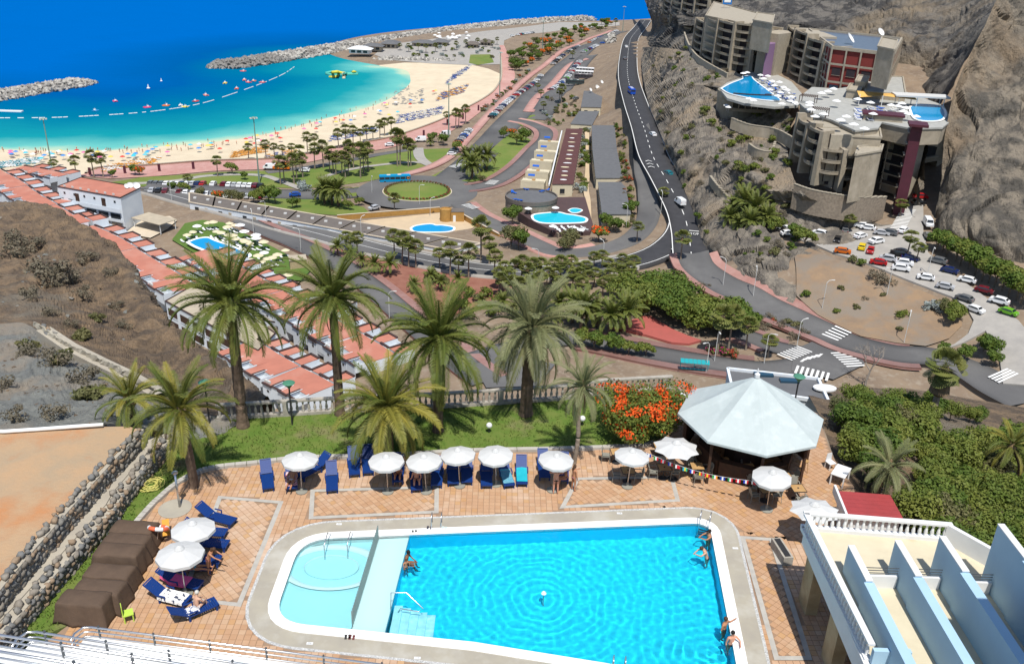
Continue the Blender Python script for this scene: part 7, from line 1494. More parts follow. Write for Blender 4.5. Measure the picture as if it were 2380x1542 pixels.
# ================================================================ breakwaters
m_boul = [MAT('boulder%d' % i, c, .95, tuple(x*.72 for x in c), .6, .5, 2) for i, c in enumerate([(.34, .32, .29), (.42, .40, .36), (.22, .21, .195), (.50, .47, .42)])]
boul = []
for i in range(8):
    me = blob(i+30, 1, .5, (1, .85, .75)); me.materials.append(m_boul[i % 4]); boul.append(me)
def breakwater(label, line, hw, z, n, size, seed, dark_end=0):
    r = random.Random(seed); w = np.array(cath([P(x, y, 0)[:2] for x, y in line], 8)); seg = np.r_[0, np.cumsum(np.linalg.norm(np.diff(w, axis=0), axis=1))]; root = ob('breakwater', None, loc=(w[0][0], w[0][1], 0), label=label, cat='breakwater')
    core = MB(); k = len(w); vs = []
    for i in range(k):
        t = w[min(i+1, k-1)]-w[max(i-1, 0)]; t = t/np.linalg.norm(t); nn = np.array([-t[1], t[0]]); f = min(1, (seg[i]+3)/14)
        for u, zz in ((-1.15, -1), (-.5, z*.8), (.5, z*.8), (1.15, -1)): p = w[i]+nn*hw*u*f-w[0]; vs.append((p[0], p[1], zz if zz < 0 else zz*f))
    core.raw(vs, [(i*4+j, i*4+j+1, i*4+j+5, i*4+j+4) for i in range(k-1) for j in range(3)]); core.build('rubble_core', m_boul[2], root)
    cand = []
    for i in range(n):
        s = r.uniform(0, seg[-1]); p = np.array([np.interp(s, seg, w[:, 0]), np.interp(s, seg, w[:, 1])]); q = np.array([np.interp(s+1, seg, w[:, 0]), np.interp(s+1, seg, w[:, 1])]); t = q-p; t = t/(np.linalg.norm(t)+1e-9); nn = np.array([-t[1], t[0]]); f = min(1, (s+3)/14); u = r.uniform(-1.1, 1.1); pp = p+nn*u*hw*f; zz = z*f*(1-max(0, abs(u)-.4)*1.2)
        cand.append((math.hypot(*pp), pp, zz, size*r.uniform(.5, 1.3), r.choices(range(8), (3, 3, 2, 2, 3, 3, 2, 2) if s > dark_end else (1, 0, 6, 0, 1, 0, 6, 0))[0], r.uniform(0, 6), r.uniform(-.5, .5)))
    cand.sort(key=lambda c: c[0]); rest = MB()
    for i, (d, pp, zz, sz, mi, a, b) in enumerate(cand):
        if i < 150: ob('boulder', boul[mi], root, loc=(pp[0]-w[0][0], pp[1]-w[0][1], zz), rz=(b, b*.7, a), sc=sz)
        else:
            M = Matrix.Translation((pp[0]-w[0][0], pp[1]-w[0][1], zz)) @ Matrix.Rotation(a, 4, 'Z') @ Matrix.Rotation(b, 4, 'X') @ Matrix.Scale(sz, 4); rest.mi = mi % 4; me = boul[mi]; rest.raw([M @ v.co for v in me.vertices], [tuple(p.vertices) for p in me.polygons])
    ob('farther_boulders', rest.mesh('farther_boulders', m_boul), root, kind='stuff')
breakwater('grey boulder breakwater at the left side of the bay', [(222,192), (150,200), (60,215), (-40,232), (-140,250)], 11, 2.8, 900, 1.3, 1)
breakwater('long boulder breakwater closing the bay', [(487,158), (560,150), (640,138), (760,118), (860,102), (960,86), (1060,72), (1160,60), (1260,52), (1370,46)], 13, 3.2, 3600, 1.6, 2, 60)
breakwater('boulder bank below the harbour paving', [(868,140), (930,142), (1000,146), (1060,149)], 7, 2.5, 320, 1.4, 3)
breakwater('boulder slope left of the black road', [(1418,108), (1420,150), (1424,190), (1436,240)], 6, 13, 260, 1.6, 5)
# rocky patch on the beach
rp = ob('beach_rocks', None, loc=tuple(G(950, 222)), label='dark rocky patch on the sand at the water line', cat='rocks'); r = random.Random(4); o_ = G(950, 222)
for k in range(90): p = G(r.uniform(915, 985), r.uniform(205, 245)); ob('rock', boul[2 if k % 2 else 6], rp, loc=(p[0]-o_[0], p[1]-o_[1], p[2]-o_[2]), rz=r.uniform(0, 6), sc=(r.uniform(.8, 2.2), r.uniform(.8, 1.6), .5))
# ================================================================ cars
m_paintc = MAT('car_paint', (1, 1, 1), .25, objcol=True, spec=.5); m_tyre = MAT('tyre', (.02, .02, .02), .9); m_lamp = MAT('headlamp', (.7, .7, .72), .2); m_tail = MAT('tail_lamp', (.35, .01, .01), .3)
def car_body(L=4.3, W=1.76, H=1.48, van=False):
    pr = [(-.5, .22), (-.5, .58), (-.47, .66), (-.33, .70), (-.20, .985), (.12, 1.0), (.30, .95), (.42, .70), (.49, .62), (.5, .22)] if not van else [(-.5, .2), (-.5, .45), (-.38, .55), (-.28, .96), (.0, 1.0), (.46, 1.0), (.5, .9), (.5, .2)]
    mb = MB(); n = len(pr); vs = []
    for s in (-1, 1):
        for x, z in pr: k = 1 if z < .7 else 1-.16*(z-.7)/.3; vs.append((x*L, s*W/2*k, z*H))
    mb.raw(vs, [tuple(range(n-1, -1, -1)), tuple(range(n, 2*n))]+[(i, (i+1) % n, n+(i+1) % n, n+i) for i in range(n)]); gl = MB()
    side = [(-.29, .71), (-.18, .94), (.11, .955), (.27, .91), (.36, .71)] if not van else [(-.33, .58), (-.265, .9), (-.1, .93), (-.1, .58)]
    for s in (-1, 1):
        q = [(x*L, s*(W/2*(1-.16*(max(z, .7)-.7)/.3)+.012), z*H) for x, z in side]; gl.face(q, s < 0)
    a, b = (pr[3], pr[4]) if not van else (pr[2], pr[3])
    def glass(a, b, o):
        pa = (a[0]+(b[0]-a[0])*.12, a[1]+(b[1]-a[1])*.12); pb = (a[0]+(b[0]-a[0])*.9, a[1]+(b[1]-a[1])*.9); w1, w2 = W*.44, W*.39
        gl.raw([(pa[0]*L+o, -w1, pa[1]*H+.012), (pa[0]*L+o, w1, pa[1]*H+.012), (pb[0]*L+o, w2, pb[1]*H+.012), (pb[0]*L+o, -w2, pb[1]*H+.012)], [(0, 1, 2, 3)]); gl.raw([(pa[0]*L+o, -w1, pa[1]*H+.012), (pa[0]*L+o, w1, pa[1]*H+.012), (pb[0]*L+o, w2, pb[1]*H+.012), (pb[0]*L+o, -w2, pb[1]*H+.012)], [(3, 2, 1, 0)])
    glass(a, b, -.02)
    if not van: glass(pr[7], pr[6], .02)
    return mb, gl
def wheel_mesh(r=.32, w=.2):
    mb = MB(); mb.lathe([(r*.6, -w/2), (r, -w/2), (r, w/2), (r*.6, w/2)], 12); mb.v = [(v[0], v[2], v[1]) for v in mb.v]; return mb.mesh('wheel', m_tyre)
whm = wheel_mesh()
def car_proto(name, L, W, H, van=False, cat='car'):
    e = ob(name, None, cat=cat); b, g = car_body(L, W, H, van); b.build('body', m_paintc, e); g.build('windows', m_glass, e)
    for x in (-.31, .30):
        for s in (-1, 1): ob('wheel', whm, e, loc=(x*L, s*(W/2-.08), .32))
    for s in (-1, 1): MB().box((-.495*L, s*W*.36, .52*H), (.1, .3, .14)).build('headlight', m_lamp, e); MB().box((.492*L, s*W*.38, .56*H), (.1, .26, .16)).build('tail_light', m_tail, e)
    return e
carP = car_proto('parked_car', 4.3, 1.78, 1.48); suvP = car_proto('parked_car', 4.5, 1.85, 1.7); vanP = car_proto('delivery_van', 5.2, 2.0, 2.3, True, 'van')
b, g = car_body(); b.mi = 0; n0 = len(b.f); b.mi = 1; b.raw(g.v, g.f)
b.mi = 2
for x in (-1.33, 1.29):
    for s in (-1, 1): b.box((x, s*.8, .3), (.62, .2, .6))
simple_car = b.mesh('parked_car', [m_paintc, m_glass, m_tyre])
CC = {'white': (.72, .73, .74), 'black': (.012, .012, .014), 'dark blue': (.01, .02, .09), 'silver': (.42, .43, .45), 'grey': (.12, .125, .13), 'red': (.36, .012, .015), 'dark red': (.13, .01, .018), 'yellow': (.62, .45, .01), 'orange': (.5, .11, .01), 'blue': (.01, .07, .35), 'green': (.12, .34, .02), 'teal': (.01, .16, .2)}
# near car park: px, py, heading (deg in plan), colour
NC = [(2002,530,-25,'white',suvP,0),(2016,534,-25,'white',0,0),(2048,546,-25,'silver',0,'grey car parked in the row beside the zebra crossing'),(2066,546,-35,'grey',0,0),(2098,540,50,'white',0,'white car with green bonnet turning by the crossing'),(2155,525,80,'white',vanP,'white van at the cliff foot below the tunnel'),(2155,553,80,'grey',0,0),(1862,499,-25,'white',0,'white car at the far corner of the palm car park'),(1910,508,10,'dark blue',0,0),(1935,513,-15,'dark red',0,0),(1884,526,20,'red',0,0),(1911,520,10,'yellow',0,'bright yellow car beside a red one'),(1826,515,-70,'blue',0,'blue car under the hillside palms'),(1818,535,-20,'white',0,0),(1830,547,10,'white',0,0),(1905,548,-35,'white',0,0),(1962,540,75,'grey',0,0),(1945,562,65,'black',0,0),(1998,553,35,'white',0,'white car on the upper side of the planted strip'),(2035,566,25,'white',0,0),(2002,579,65,'yellow',0,'yellow and green car beside a red one'),(2022,587,65,'red',0,0),(1957,589,-20,'orange',0,0),(2062,607,-25,'silver',0,0),(2100,617,-22,'white',suvP,0),(2040,615,-20,'red',0,0),(2092,629,-20,'white',suvP,0),(2087,595,-20,'black',0,0),(2112,606,-20,'dark blue',0,0),(2150,650,-22,'white',0,'white saloon at the narrow neck of the car park'),(2195,671,-32,'silver',0,0),(2178,612,-38,'grey',0,0),(2205,634,-38,'dark blue',0,0),(2246,656,-38,'white',0,0),(2285,680,-38,'dark red',0,0),(2320,706,-42,'white',0,0),(2341,731,-50,'green',0,'bright green car by the hedge at the bend'),(2240,699,-50,'grey',0,0),(2264,725,-55,'white',0,'white car at the kerb of the bend'),(2137,462,-10,'red',0,0),(2133,476,5,'black',0,0)]
k_ = 0
for x, y, hd, c, pr_, lab in NC:
    p = G(x, y+3); k_ += 1; pr_ = pr_ or (carP if k_ % 4 else suvP)
    place(pr_, (p[0], p[1], p[2]+.52), math.radians(hd)+(math.pi if k_ % 2 else 0), 1, lab or '%s car in the palm car park, %s when counted from the tunnel' % (c, nth(k_)), 'cars in the palm car park', CC[c])
def car_row(a, b, n, across, nm, first='avenue'):
    A, B = G(*a), G(*b); d = (B-A)[:2]; an = math.atan2(d[1], d[0]); r = random.Random(n*7+int(a[0]))
    for k in range(n):
        if r.random() < .06: continue
        p = A[:2]+d*(k+.5)/n; c = r.choices(list(CC), (9, 3, 3, 4, 3, 2, 1.5, .3, .3, 1.2, .2, .5))[0]
        ob('parked_car', simple_car, None, loc=(p[0], p[1], th(*p)+.42), rz=an+math.pi/2*(1 if across else 0)+(math.pi if r.random() < .5 else 0)+r.uniform(-.03, .03), sc=r.uniform(.94, 1.06), label='%s car, %s from the near end of the %s' % (c, nth(k+1), nm), cat='car', group='cars in the '+nm, color=CC[c])
car_row((1062,338), (1092,305), 10, True, 'short beach row'); car_row((1140,277), (1258,177), 33, True, 'long beach row'); car_row((1283,153), (1347,110), 15, True, 'upper beach row'); car_row((1368,102), (1434,73), 15, True, 'far beach row')
car_row((1278,212), (1348,145), 26, True, 'island row'); car_row((1350,126), (1388,108), 12, True, 'far island row'); car_row((1398,103), (1418,93), 5, True, 'last rock side row')
car_row((345,430), (612,437), 22, True, 'park side row'); car_row((345,448), (612,462), 17, True, 'road side row'); car_row((1188,86), (1240,78), 12, True, 'harbour row'); car_row((1048,365), (1062,345), 4, True, 'kerb by the round tree'); 
for (x, y, c, hd, pr_), lab in zip(((870,487,'silver',45,carP),(686,456,'blue',15,carP),(905,339,'white',15,carP),(978,328,'white',10,vanP),(945,343,'white',5,carP),(1035,315,'white',40,vanP),(708,399,'white',0,carP),(627,393,'white',0,vanP),(1083,377,'white',20,carP),(1092,371,'white',20,carP),(1338,231,'grey',50,carP),(1517,316,'white',-75,carP),(1553,407,'teal',-68,carP),(1455,110,'white',-85,carP),(1452,138,'grey',-85,carP),(1580,476,'white',-75,vanP)), ('silver car leaving the roundabout below the palms','dark blue car on the west parking road','white car on the lawn lane near the beach','white van on the promenade edge','white car parked on the service lane','white van under the tall mast','white car behind the park palms','white van beside the orange van','white car under the date palms, nearer one','white car under the date palms, farther one','grey car driving on the parking avenue','white car on the black road above the fork','green and white car on the black road','white car far up the black road','grey car following far up the black road','white van on the black road before the bend')):
    p = G(x, y+2) if not (1440 < x < 1600) else P(x, y+2, {1517:24, 1553:21.5, 1455:19, 1452:21.4, 1580:19.5}[x]); place(pr_, (p[0], p[1], p[2]+.5), math.radians(hd), 1, lab, 'vehicles on the valley roads', CC[c])
# coaches and truck
def coach(label, x, y, hd, c, z=None, L=12.2, name='coach', cat='coach'):
    p = G(x, y) if z is None else P(x, y, z); g = ob(name, None, loc=(p[0], p[1], p[2]+.75), rz=hd, label=label, cat=cat); W_, H_ = 2.5, 3.1; bm = bmesh.new(); bmesh.ops.create_cube(bm, size=1)
    for v in bm.verts: v.co = V3((v.co.x*L, v.co.y*W_, v.co.z*(H_-.4)+H_/2+.2))
    bmesh.ops.bevel(bm, geom=bm.edges[:], offset=.22, segments=2, affect='EDGES'); me = bpy.data.meshes.new('body'); bm.to_mesh(me); bm.free(); me.materials.append(colm(c)); ob('body', me, g)
    for s in (-1, 1):
        for k in range(6): MB().box((-L*.5+L*(k+.5)/6, s*(W_/2+.01), 2.05), (L/6-.18, .05, .95)).build('window', m_glass, g)
        for xx in (-.33, .2, .31): ob('wheel', whm, g, loc=(xx*L, s*1.12, .48), sc=1.5)
    MB().box((-L/2-.01, 0, 2.0), (.06, 2.2, 1.3)).build('windscreen', m_glass, g); MB().box((L/2+.01, 0, 2.2), (.06, 2.0, .8)).build('rear_window', m_glass, g)
    for xx in (-.2, .15): MB().box((xx*L, 0, H_+.05), (1.4, 1.2, .18)).build('roof_hatch', m_ac, g)
    for s in (-1, 1): MB().box((-L/2-.02, s*.9, .75), (.08, .35, .2)).build('headlight', m_lamp, g)
    return g
bz = coach('bright blue coach on the roundabout', 918, 428, math.radians(14), (.0, .24, .46)); mb = MB(); mb.tube([(.45*math.cos(a*math.pi/5), -1.30, 2.0+.45*math.sin(a*math.pi/5)) for a in range(11)], .09, 5); mb.build('side_emblem', colm((.7, .25, .02)), bz, loc=(5.2, 0, 0))
coach('blue open lorry climbing the black road', 1467, 222, math.radians(-84), (.01, .07, .42), 23.6, 8, 'lorry', 'lorry')
for k, (x, y, c) in enumerate(((1360,170,(.72, .72, .73)), (1358,178,(.7, .7, .71)), (1356,186,(.06, .05, .06)), (1336,199,(.04, .06, .06)))): coach('%s coach, %s of those parked in the coach bays' % ('white' if c[0] > .5 else 'dark', nth(k+1)), x, y, math.radians(-8), c)
p = G(655, 396); g = place(vanP, (p[0], p[1], p[2]+.4), .05, 1.35, 'orange box van on the promenade lane', 'vehicles on the valley roads', (.6, .15, .01))
# ================================================================ palms and trees of the valley
def palms(lst, nm, protos, href, wide=1.0):
    for k, (x, y, yc) in enumerate(lst):
        b = G(x, y); h = max(2.5, ztop(b, yc)-b[2]); s = min(1.7, max(.45, h/href)); pr_ = protos[(k*3+len(nm)) % len(protos)]
        place(pr_, (b[0], b[1], b[2]+.1), k*1.7, (s*.5+.5*wide, s*.5+.5*wide, s) if protos is fanp else s, '%s, %s of the %s' % ('fan palm' if protos is fanp else 'date palm', nth(k+1), nm), nm)
palms([(178,414,372),(219,413,361),(241,413,367),(128,402,388),(506,410,372)], 'palms at the left end of the promenade', fanp, 10)
palms([(578,372,341),(619,372,334),(639,369,340),(657,366,344),(678,366,340),(715,360,317),(732,348,318),(787,346,308),(804,343,300),(821,340,301),(838,337,307),(853,329,298),(867,327,300),(883,326,288),(894,316,282),(910,313,280),(1039,292,266),(1059,300,261),(1066,298,263),(1082,289,252)], 'palms along the beach edge', fanp, 10)
palms([(652,430,375),(661,424,375),(684,428,370),(704,413,367),(698,402,350),(732,394,344),(752,391,338),(767,401,361),(781,407,367),(795,404,361),(803,413,364),(813,391,338),(822,392,345),(838,414,347),(850,383,344),(856,398,344),(924,387,315),(930,386,318),(949,388,334),(955,387,336),(775,404,352),(810,408,372),(845,404,356),(690,415,372),(440,440,412)], 'palms on the park lawn', fanp, 10)
palms([(1257,232,213),(1263,261,241),(1304,241,204),(1300,238,212),(1430,66,47),(1250,215,200),(1330,140,122),(1285,130,116)], 'palms beside the parking avenue', fanp, 10)
palms([(804,581,547),(831,598,550),(816,588,565),(917,604,547),(935,616,553),(950,621,564),(967,624,570),(1022,627,587),(1046,641,578),(1065,640,605),(1089,647,581),(1118,613,524),(1137,618,564),(1148,647,593),(917,498,458)], 'palms along the coast road', fanp, 10)
palms([(1165,690,644),(1180,685,640),(1211,661,607),(1195,668,615),(1225,672,622),(1240,660,612),(1254,652,610),(1270,668,630),(1287,650,610),(1302,664,608),(1325,641,603),(1340,655,620),(1360,650,615),(1380,628,597),(1398,625,603),(1410,645,612),(1425,655,625),(1444,633,610),(1472,638,613),(1330,672,640),(1380,668,636),(1300,690,655),(1350,690,655),(1415,672,640),(1440,660,632),(1230,690,650),(1460,655,628),(1175,660,618),(1190,690,650),(1205,700,655),(1255,680,640),(1318,655,620),(1345,672,632),(1365,675,640),(1400,690,655),(1425,690,655),(1450,680,648),(1290,672,634),(1160,672,630),(1480,564,525),(1581,613,551),(1540,474,445)], 'palms in the grove below the bend', fanp, 10)
palms([(1665,827,734),(1691,820,731),(1733,813,752),(1784,831,800),(2107,597,549),(2128,611,580),(1951,538,500),(1970,542,514),(2090,507,483)], 'palms by the junction and car park', fanp, 10)
palms([(785,595,573),(814,607,593),(843,624,607),(871,638,613),(906,640,613),(963,681,661),(1065,667,648),(1025,675,655),(1000,660,640)], 'date palms on the red earth bank', featp, 3.5)
palms([(744,466,435),(755,475,426),(772,478,429),(787,481,426),(765,470,440),(1097,418,349),(1085,400,340),(1110,398,345),(1131,396,335),(1000,340,322),(1025,332,315)], 'date palms around the roundabout', featp, 5)
palms([(1350,765,694),(1362,758,714),(1388,760,705),(1415,781,714),(1450,776,703),(1330,750,690),(1300,740,690),(1230,740,700),(1200,735,700),(1170,722,690),(1120,715,690),(1280,770,725)], 'date palms in the grove behind the balustrade', featp, 5)
palms([(1700,510,480),(1726,515,470),(1750,530,485),(1690,535,505),(1775,540,505),(1740,550,515),(1715,545,520),(1790,500,475)], 'date palms on the rock beside the car park', featp, 3.5)
bp = P(2165, 965, 71.5); fm = fan_palm_meshes(77, 4.2, 1.5, 2.2, 46, 14); g = ob('fan_palm', None, loc=tuple(bp), label='shaggy fan palm rising over the bushes right of the bar', cat='palm tree'); ob('trunk', fm[0], g); ob('crown', fm[1], g)
# trees
def trees(lst, nm, what='broadleaf tree'):
    for k, (x, y, R_, kind) in enumerate(lst):
        b = G(x, y); place(treeP[kind], (b[0], b[1], b[2]+.1), k*2.1, R_/3, '%s, %s of the %s' % ({'red': 'red flowering tree', 'olive': 'olive green tree', 'deep': 'dark green tree', 'mid': 'light green tree'}[kind], nth(k+1), nm), nm)
for (x, y, R_, lab) in ((1480,715,8.5,'large dense green tree nearest the palm grove'), (1545,705,8.5,'large dense green tree at the top of the big clump'), (1585,745,8,'large dense green tree in the middle of the big clump'), (1650,760,8,'large dense green tree above the red court'), (1705,770,7,'large dense green tree at the junction end of the clump')):
    b = G(x, y); me = leaf_cloud(int(x), R_, 9000, .46, m_leaf[0 if x % 2 else 1], .55, 18); g = ob('broadleaf_tree', None, loc=tuple(b), label=lab, cat='tree', group='big green clump below the bend'); ob('trunk', limbs(3, R_, int(y), 6, .4), g); ob('crown', me, g, loc=(0, 0, 4))
trees([(1190,525,4.2,'deep'),(1188,572,4.6,'olive'),(1205,580,4,'deep'),(1390,562,3.6,'red'),(1410,530,3,'deep'),(1430,540,3,'deep'),(1330,575,4,'olive'),(1310,585,3,'olive'),(1425,470+65,2.5,'mid'),(1465,505,3.4,'deep')], 'trees around the round terrace')
trees([(1200,338,4,'mid'),(1222,332,4.2,'deep'),(1188,318,3,'red'),(1175,312,2.6,'olive'),(1060,355,3.6,'mid'),(1030,338,3.4,'deep'),(1005,332,3,'deep'),(1170,322,2.6,'deep'),(1120,425,2,'olive'),(540,405,3.2,'mid'),(315,407,2.6,'deep'),(325,408,2.8,'red'),(262,414,2,'deep'),(570,418,2,'deep')], 'trees on the park lawns')
trees([(625,470,4,'mid'),(640,474,4,'deep'),(610,472,3.4,'mid'),(680,485,2.4,'deep'),(690,482,2.2,'mid'),(835,478,2,'mid'),(810,488,2.4,'mid'),(535,468,3,'olive'),(508,465,2.6,'red'),(470,458,2.4,'olive'),(590,470,3,'mid'),(400,446,2.4,'deep'),(430,450,2.8,'mid'),(555,470,2.6,'olive')], 'trees beside the west parking')
r = random.Random(12); kinds = ['deep', 'mid', 'olive', 'deep', 'red', 'deep']
L = []
for k in range(86):
    t = r.random(); x = 1185+t*235; up = 150-t*85; lo = 185-t*112; y = r.uniform(min(up, lo)-28, max(up, lo)-8); L.append((x, max(58, y), r.uniform(2.4, 4.4), kinds[k % 6] if k % 11 else 'red'))
trees(L, 'garden trees between avenue and beach')
L = [(2172+k*15.5+r.uniform(-4, 4), 582+k*9.6+r.uniform(-6, 6), r.uniform(3.4, 5.0), ['deep', 'mid', 'deep'][k % 3]) for k in range(14)]
trees(L, 'hedge trees along the cliff foot')
L = [(1868,575,3.6,'mid'),(1850,560,3,'deep'),(1800,545,3.4,'mid'),(2195,730,2.6,'olive'),(2210,740,3,'mid'),(2215,755,3,'mid'),(2240,845,2.6,'deep'),(2300,830,3.2,'deep'),(2285,815,2.4,'mid'),(2190,825,1.8,'deep'),(2310,850,2.2,'deep'),(1905,465,2,'mid'),(1500,830,2.4,'mid'),(1430,822,3,'deep'),(1380,815,3,'deep'),(1460,828,2.6,'mid'),(1350,805,3,'mid')]
trees(L, 'trees around the junction')
def bushes(lst, nm):
    for k, (x, y, R_, kind) in enumerate(lst):
        b = G(x, y) if len(nm) != 0 else None; place(bushP[kind], (b[0], b[1], b[2]+.2), k*1.3, R_, '%s, %s of the %s' % ({'silver': 'silver shrub', 'pink': 'magenta bougainvillea', 'red': 'red flowering shrub', 'dusty': 'dry grey shrub', 'deep': 'dark green shrub', 'mid': 'green shrub', 'olive': 'olive shrub'}[kind], nth(k+1), nm), nm)
bushes([(1768,750,1.6,'dusty'),(1790,742,1.5,'dusty'),(1775,765,1.8,'dusty'),(1810,765,2,'dusty'),(1830,755,1.6,'olive'),(1848,762,1.6,'olive'),(1860,772,1.4,'dusty'),(1870,780,1.3,'dusty'),(1800,752,1.2,'red'),(1845,790,1.6,'dusty'),(1605,660,1.5,'dusty'),(1630,668,1.4,'dusty'),(1640,672,1.4,'dusty')], 'rounded shrubs beside the spur road')
bushes([(2040,655,2.8,'dusty'),(2060,662,2.4,'dusty'),(1990,720,1.2,'olive'),(1955,675,1.2,'olive'),(2010,700,1,'dusty'),(2090,740,1.6,'mid'),(2100,735,1.4,'mid'),(1942,730,1.2,'mid'),(1870,690,1.6,'deep'),(2090,770,1.2,'olive'),(2050,690,1,'olive'),(1980,610,1.6,'olive'),(2000,618,1.6,'mid'),(2160,720,2,'silver'),(2175,722,2.2,'silver')], 'shrubs on the dry orange verge')
bushes([(1660,822,1.6,'pink'),(1675,826,1.8,'pink'),(1690,830,1.6,'pink'),(1708,832,1.8,'red'),(1650,818,1.3,'pink'),(1790,600,1.6,'pink'),(1805,608,1.4,'red')], 'flowering shrubs by the roads')
L = []
for k in range(60): a = 2*math.pi*k/60; L.append(a)
for k, a in enumerate(L): place(bushP['olive' if k % 2 else 'red'], (RB[0]+12.0*math.cos(a), RB[1]+12.0*math.sin(a), RZ+.2), a, .75, 'small border shrub, %s round the roundabout lawn' % nth(k+1), 'border shrubs of the roundabout')
r = random.Random(31); L = []
for k in range(60):
    t = r.random(); L.append((1440+t*25+r.uniform(-10, 10), 290+t*240, r.uniform(.8, 1.7), ['deep', 'mid', 'olive', 'dusty', 'red'][k % 5]))
for k in range(34): t = r.random(); L.append((1362+r.uniform(-12, 12)-t*10, 300+t*150, r.uniform(1.2, 2.2), ['deep', 'mid', 'silver', 'olive'][k % 4]))
bushes(L, 'garden strips between the row houses')
L = [(r.uniform(1265, 1345), r.uniform(225, 300), r.uniform(1.0, 2.2), ['deep', 'mid', 'olive', 'dusty', 'silver'][k % 5]) for k in range(36)]+[(1120+t*5.2+r.uniform(-6, 6), 262-t*4.6+r.uniform(-4, 4), r.uniform(1.2, 2.0), ['olive', 'silver', 'red', 'dusty', 'deep'][int(t) % 5]) for t in range(22)]
bushes(L, 'garden shrubs by the avenue')
bushes([(700,440,2.4,'silver'),(712,446,2.6,'silver'),(705,432,2,'silver'),(1345,440,2.2,'silver'),(1352,446,2,'silver'),(1010,655,2.6,'mid'),(1000,648,2.4,'olive'),(1030,660,2.2,'olive'),(1090,690,2.2,'mid'),(1110,700,2,'olive'),(1130,690,2.4,'mid'),(1075,720,2.6,'mid'),(1145,735,2.4,'mid'),(1090,740,2.4,'olive'),(1160,705,2,'mid')], 'shrubs near the coast road')
# shrubs on rock and hills: dropped on the real surface
from mathutils.bvhtree import BVHTree
HB = {o.name: BVHTree.FromPolygons([v.co for v in o.data.vertices], [tuple(p.vertices) for p in o.data.polygons]) for o in COL.objects if o.name in ('hotel_rock', 'back_cliff', 'rock_spur', 'brown_hill', 'scree_slope', 'bush_slope')}
def drop(px, py, names):
    d = Vector(ray(px, py)).normalized(); best = None
    for n in names:
        loc, nrm, i, dist = HB[n].ray_cast(Vector(CAM), d)
        if loc is not None and (best is None or dist < best[1]): best = (loc.copy(), dist)
    return best and best[0]
def scatter(spots, names, nm, lab):
    k = 0
    for x, y, R_, kind in spots:
        p = drop(x, y, names)
        if p is None: continue
        k += 1; place(bushP[kind], (p.x, p.y, p.z-.1), k*1.9, R_, '%s, %s of the %s' % ({'silver': 'silver shrub', 'pink': 'bougainvillea', 'red': 'reddish shrub', 'dusty': 'dry grey shrub', 'deep': 'dark green shrub', 'mid': 'green shrub', 'olive': 'olive shrub'}[kind], nth(k), nm), nm)
r = random.Random(21)
sp = [(105,640,2.2,'dusty'),(120,655,2.4,'dusty'),(150,660,1.9,'dusty'),(40,560,1.6,'dusty'),(75,580,1.8,'dusty'),(25,600,2,'dusty'),(75,690,1.2,'dusty'),(205,605,1.4,'dusty'),(190,690,1.2,'dusty'),(260,640,1.0,'dusty'),(120,730,.9,'dusty'),(230,745,.9,'olive'),(165,760,.8,'dusty'),(290,760,.9,'dusty'),(270,715,.9,'dusty'),(195,785,.9,'olive')]
scatter(sp, ['brown_hill'], 'dry shrubs on the brown hill', '')
sp = [(75,825,1.1,'dusty'),(70,815,1.0,'olive'),(130,850,1.2,'dusty'),(140,845,1.1,'olive'),(195,885,1.2,'dusty'),(205,930,1.1,'olive'),(215,925,1.0,'olive'),(130,965,.9,'dusty'),(30,975,.8,'dusty'),(5,905,1.0,'dusty'),(190,790,1,'olive')]
scatter(sp, ['scree_slope', 'brown_hill'], 'shrubs on the gravel slope', '')
sp = []
for k in range(210): sp.append((r.uniform(1510, 1860), r.uniform(110, 610), r.uniform(.7, 2.0), ['olive', 'dusty', 'mid', 'dusty', 'deep'][k % 5]))
for x, y in ((1720,330), (1735,325), (1700,340), (1760,270), (1690,250), (1640,260), (1655,290), (1830,385), (1845,395), (1870,430), (1900,450), (1795,330), (1800,360), (1730,400), (1750,395), (1715,390), (1960,470), (2000,468)): sp.append((x, y, 2.2, 'mid'))
scatter(sp, ['hotel_rock', 'back_cliff'], 'shrubs on the hotel rock', '')
hill_st = []
for i in range(3): me = blob(i+60, 1, .5, (1, .8, .6)); me.materials.append((m_hill, m_scree, m_hill)[i]); hill_st.append(me)
# loose stones on the hill and the gravel slope
for nm, n, x1, y0, y1, sz in (('brown_hill', 170, 520, 500, 900, .42), ('scree_slope', 170, 300, 780, 985, .22)):
    par_ = bpy.data.objects[nm]; r = random.Random(n+len(nm))
    for k in range(n):
        p = drop(r.uniform(0, x1), r.uniform(y0, y1), [nm])
        if p is not None: q = sz*r.uniform(.3, 1)**1.6; ob('stone', hill_st[k % 3], par_, loc=p, rz=(r.uniform(-.4, .4), r.uniform(-.4, .4), r.uniform(0, 6)), sc=(q, q*.8, q*.6))
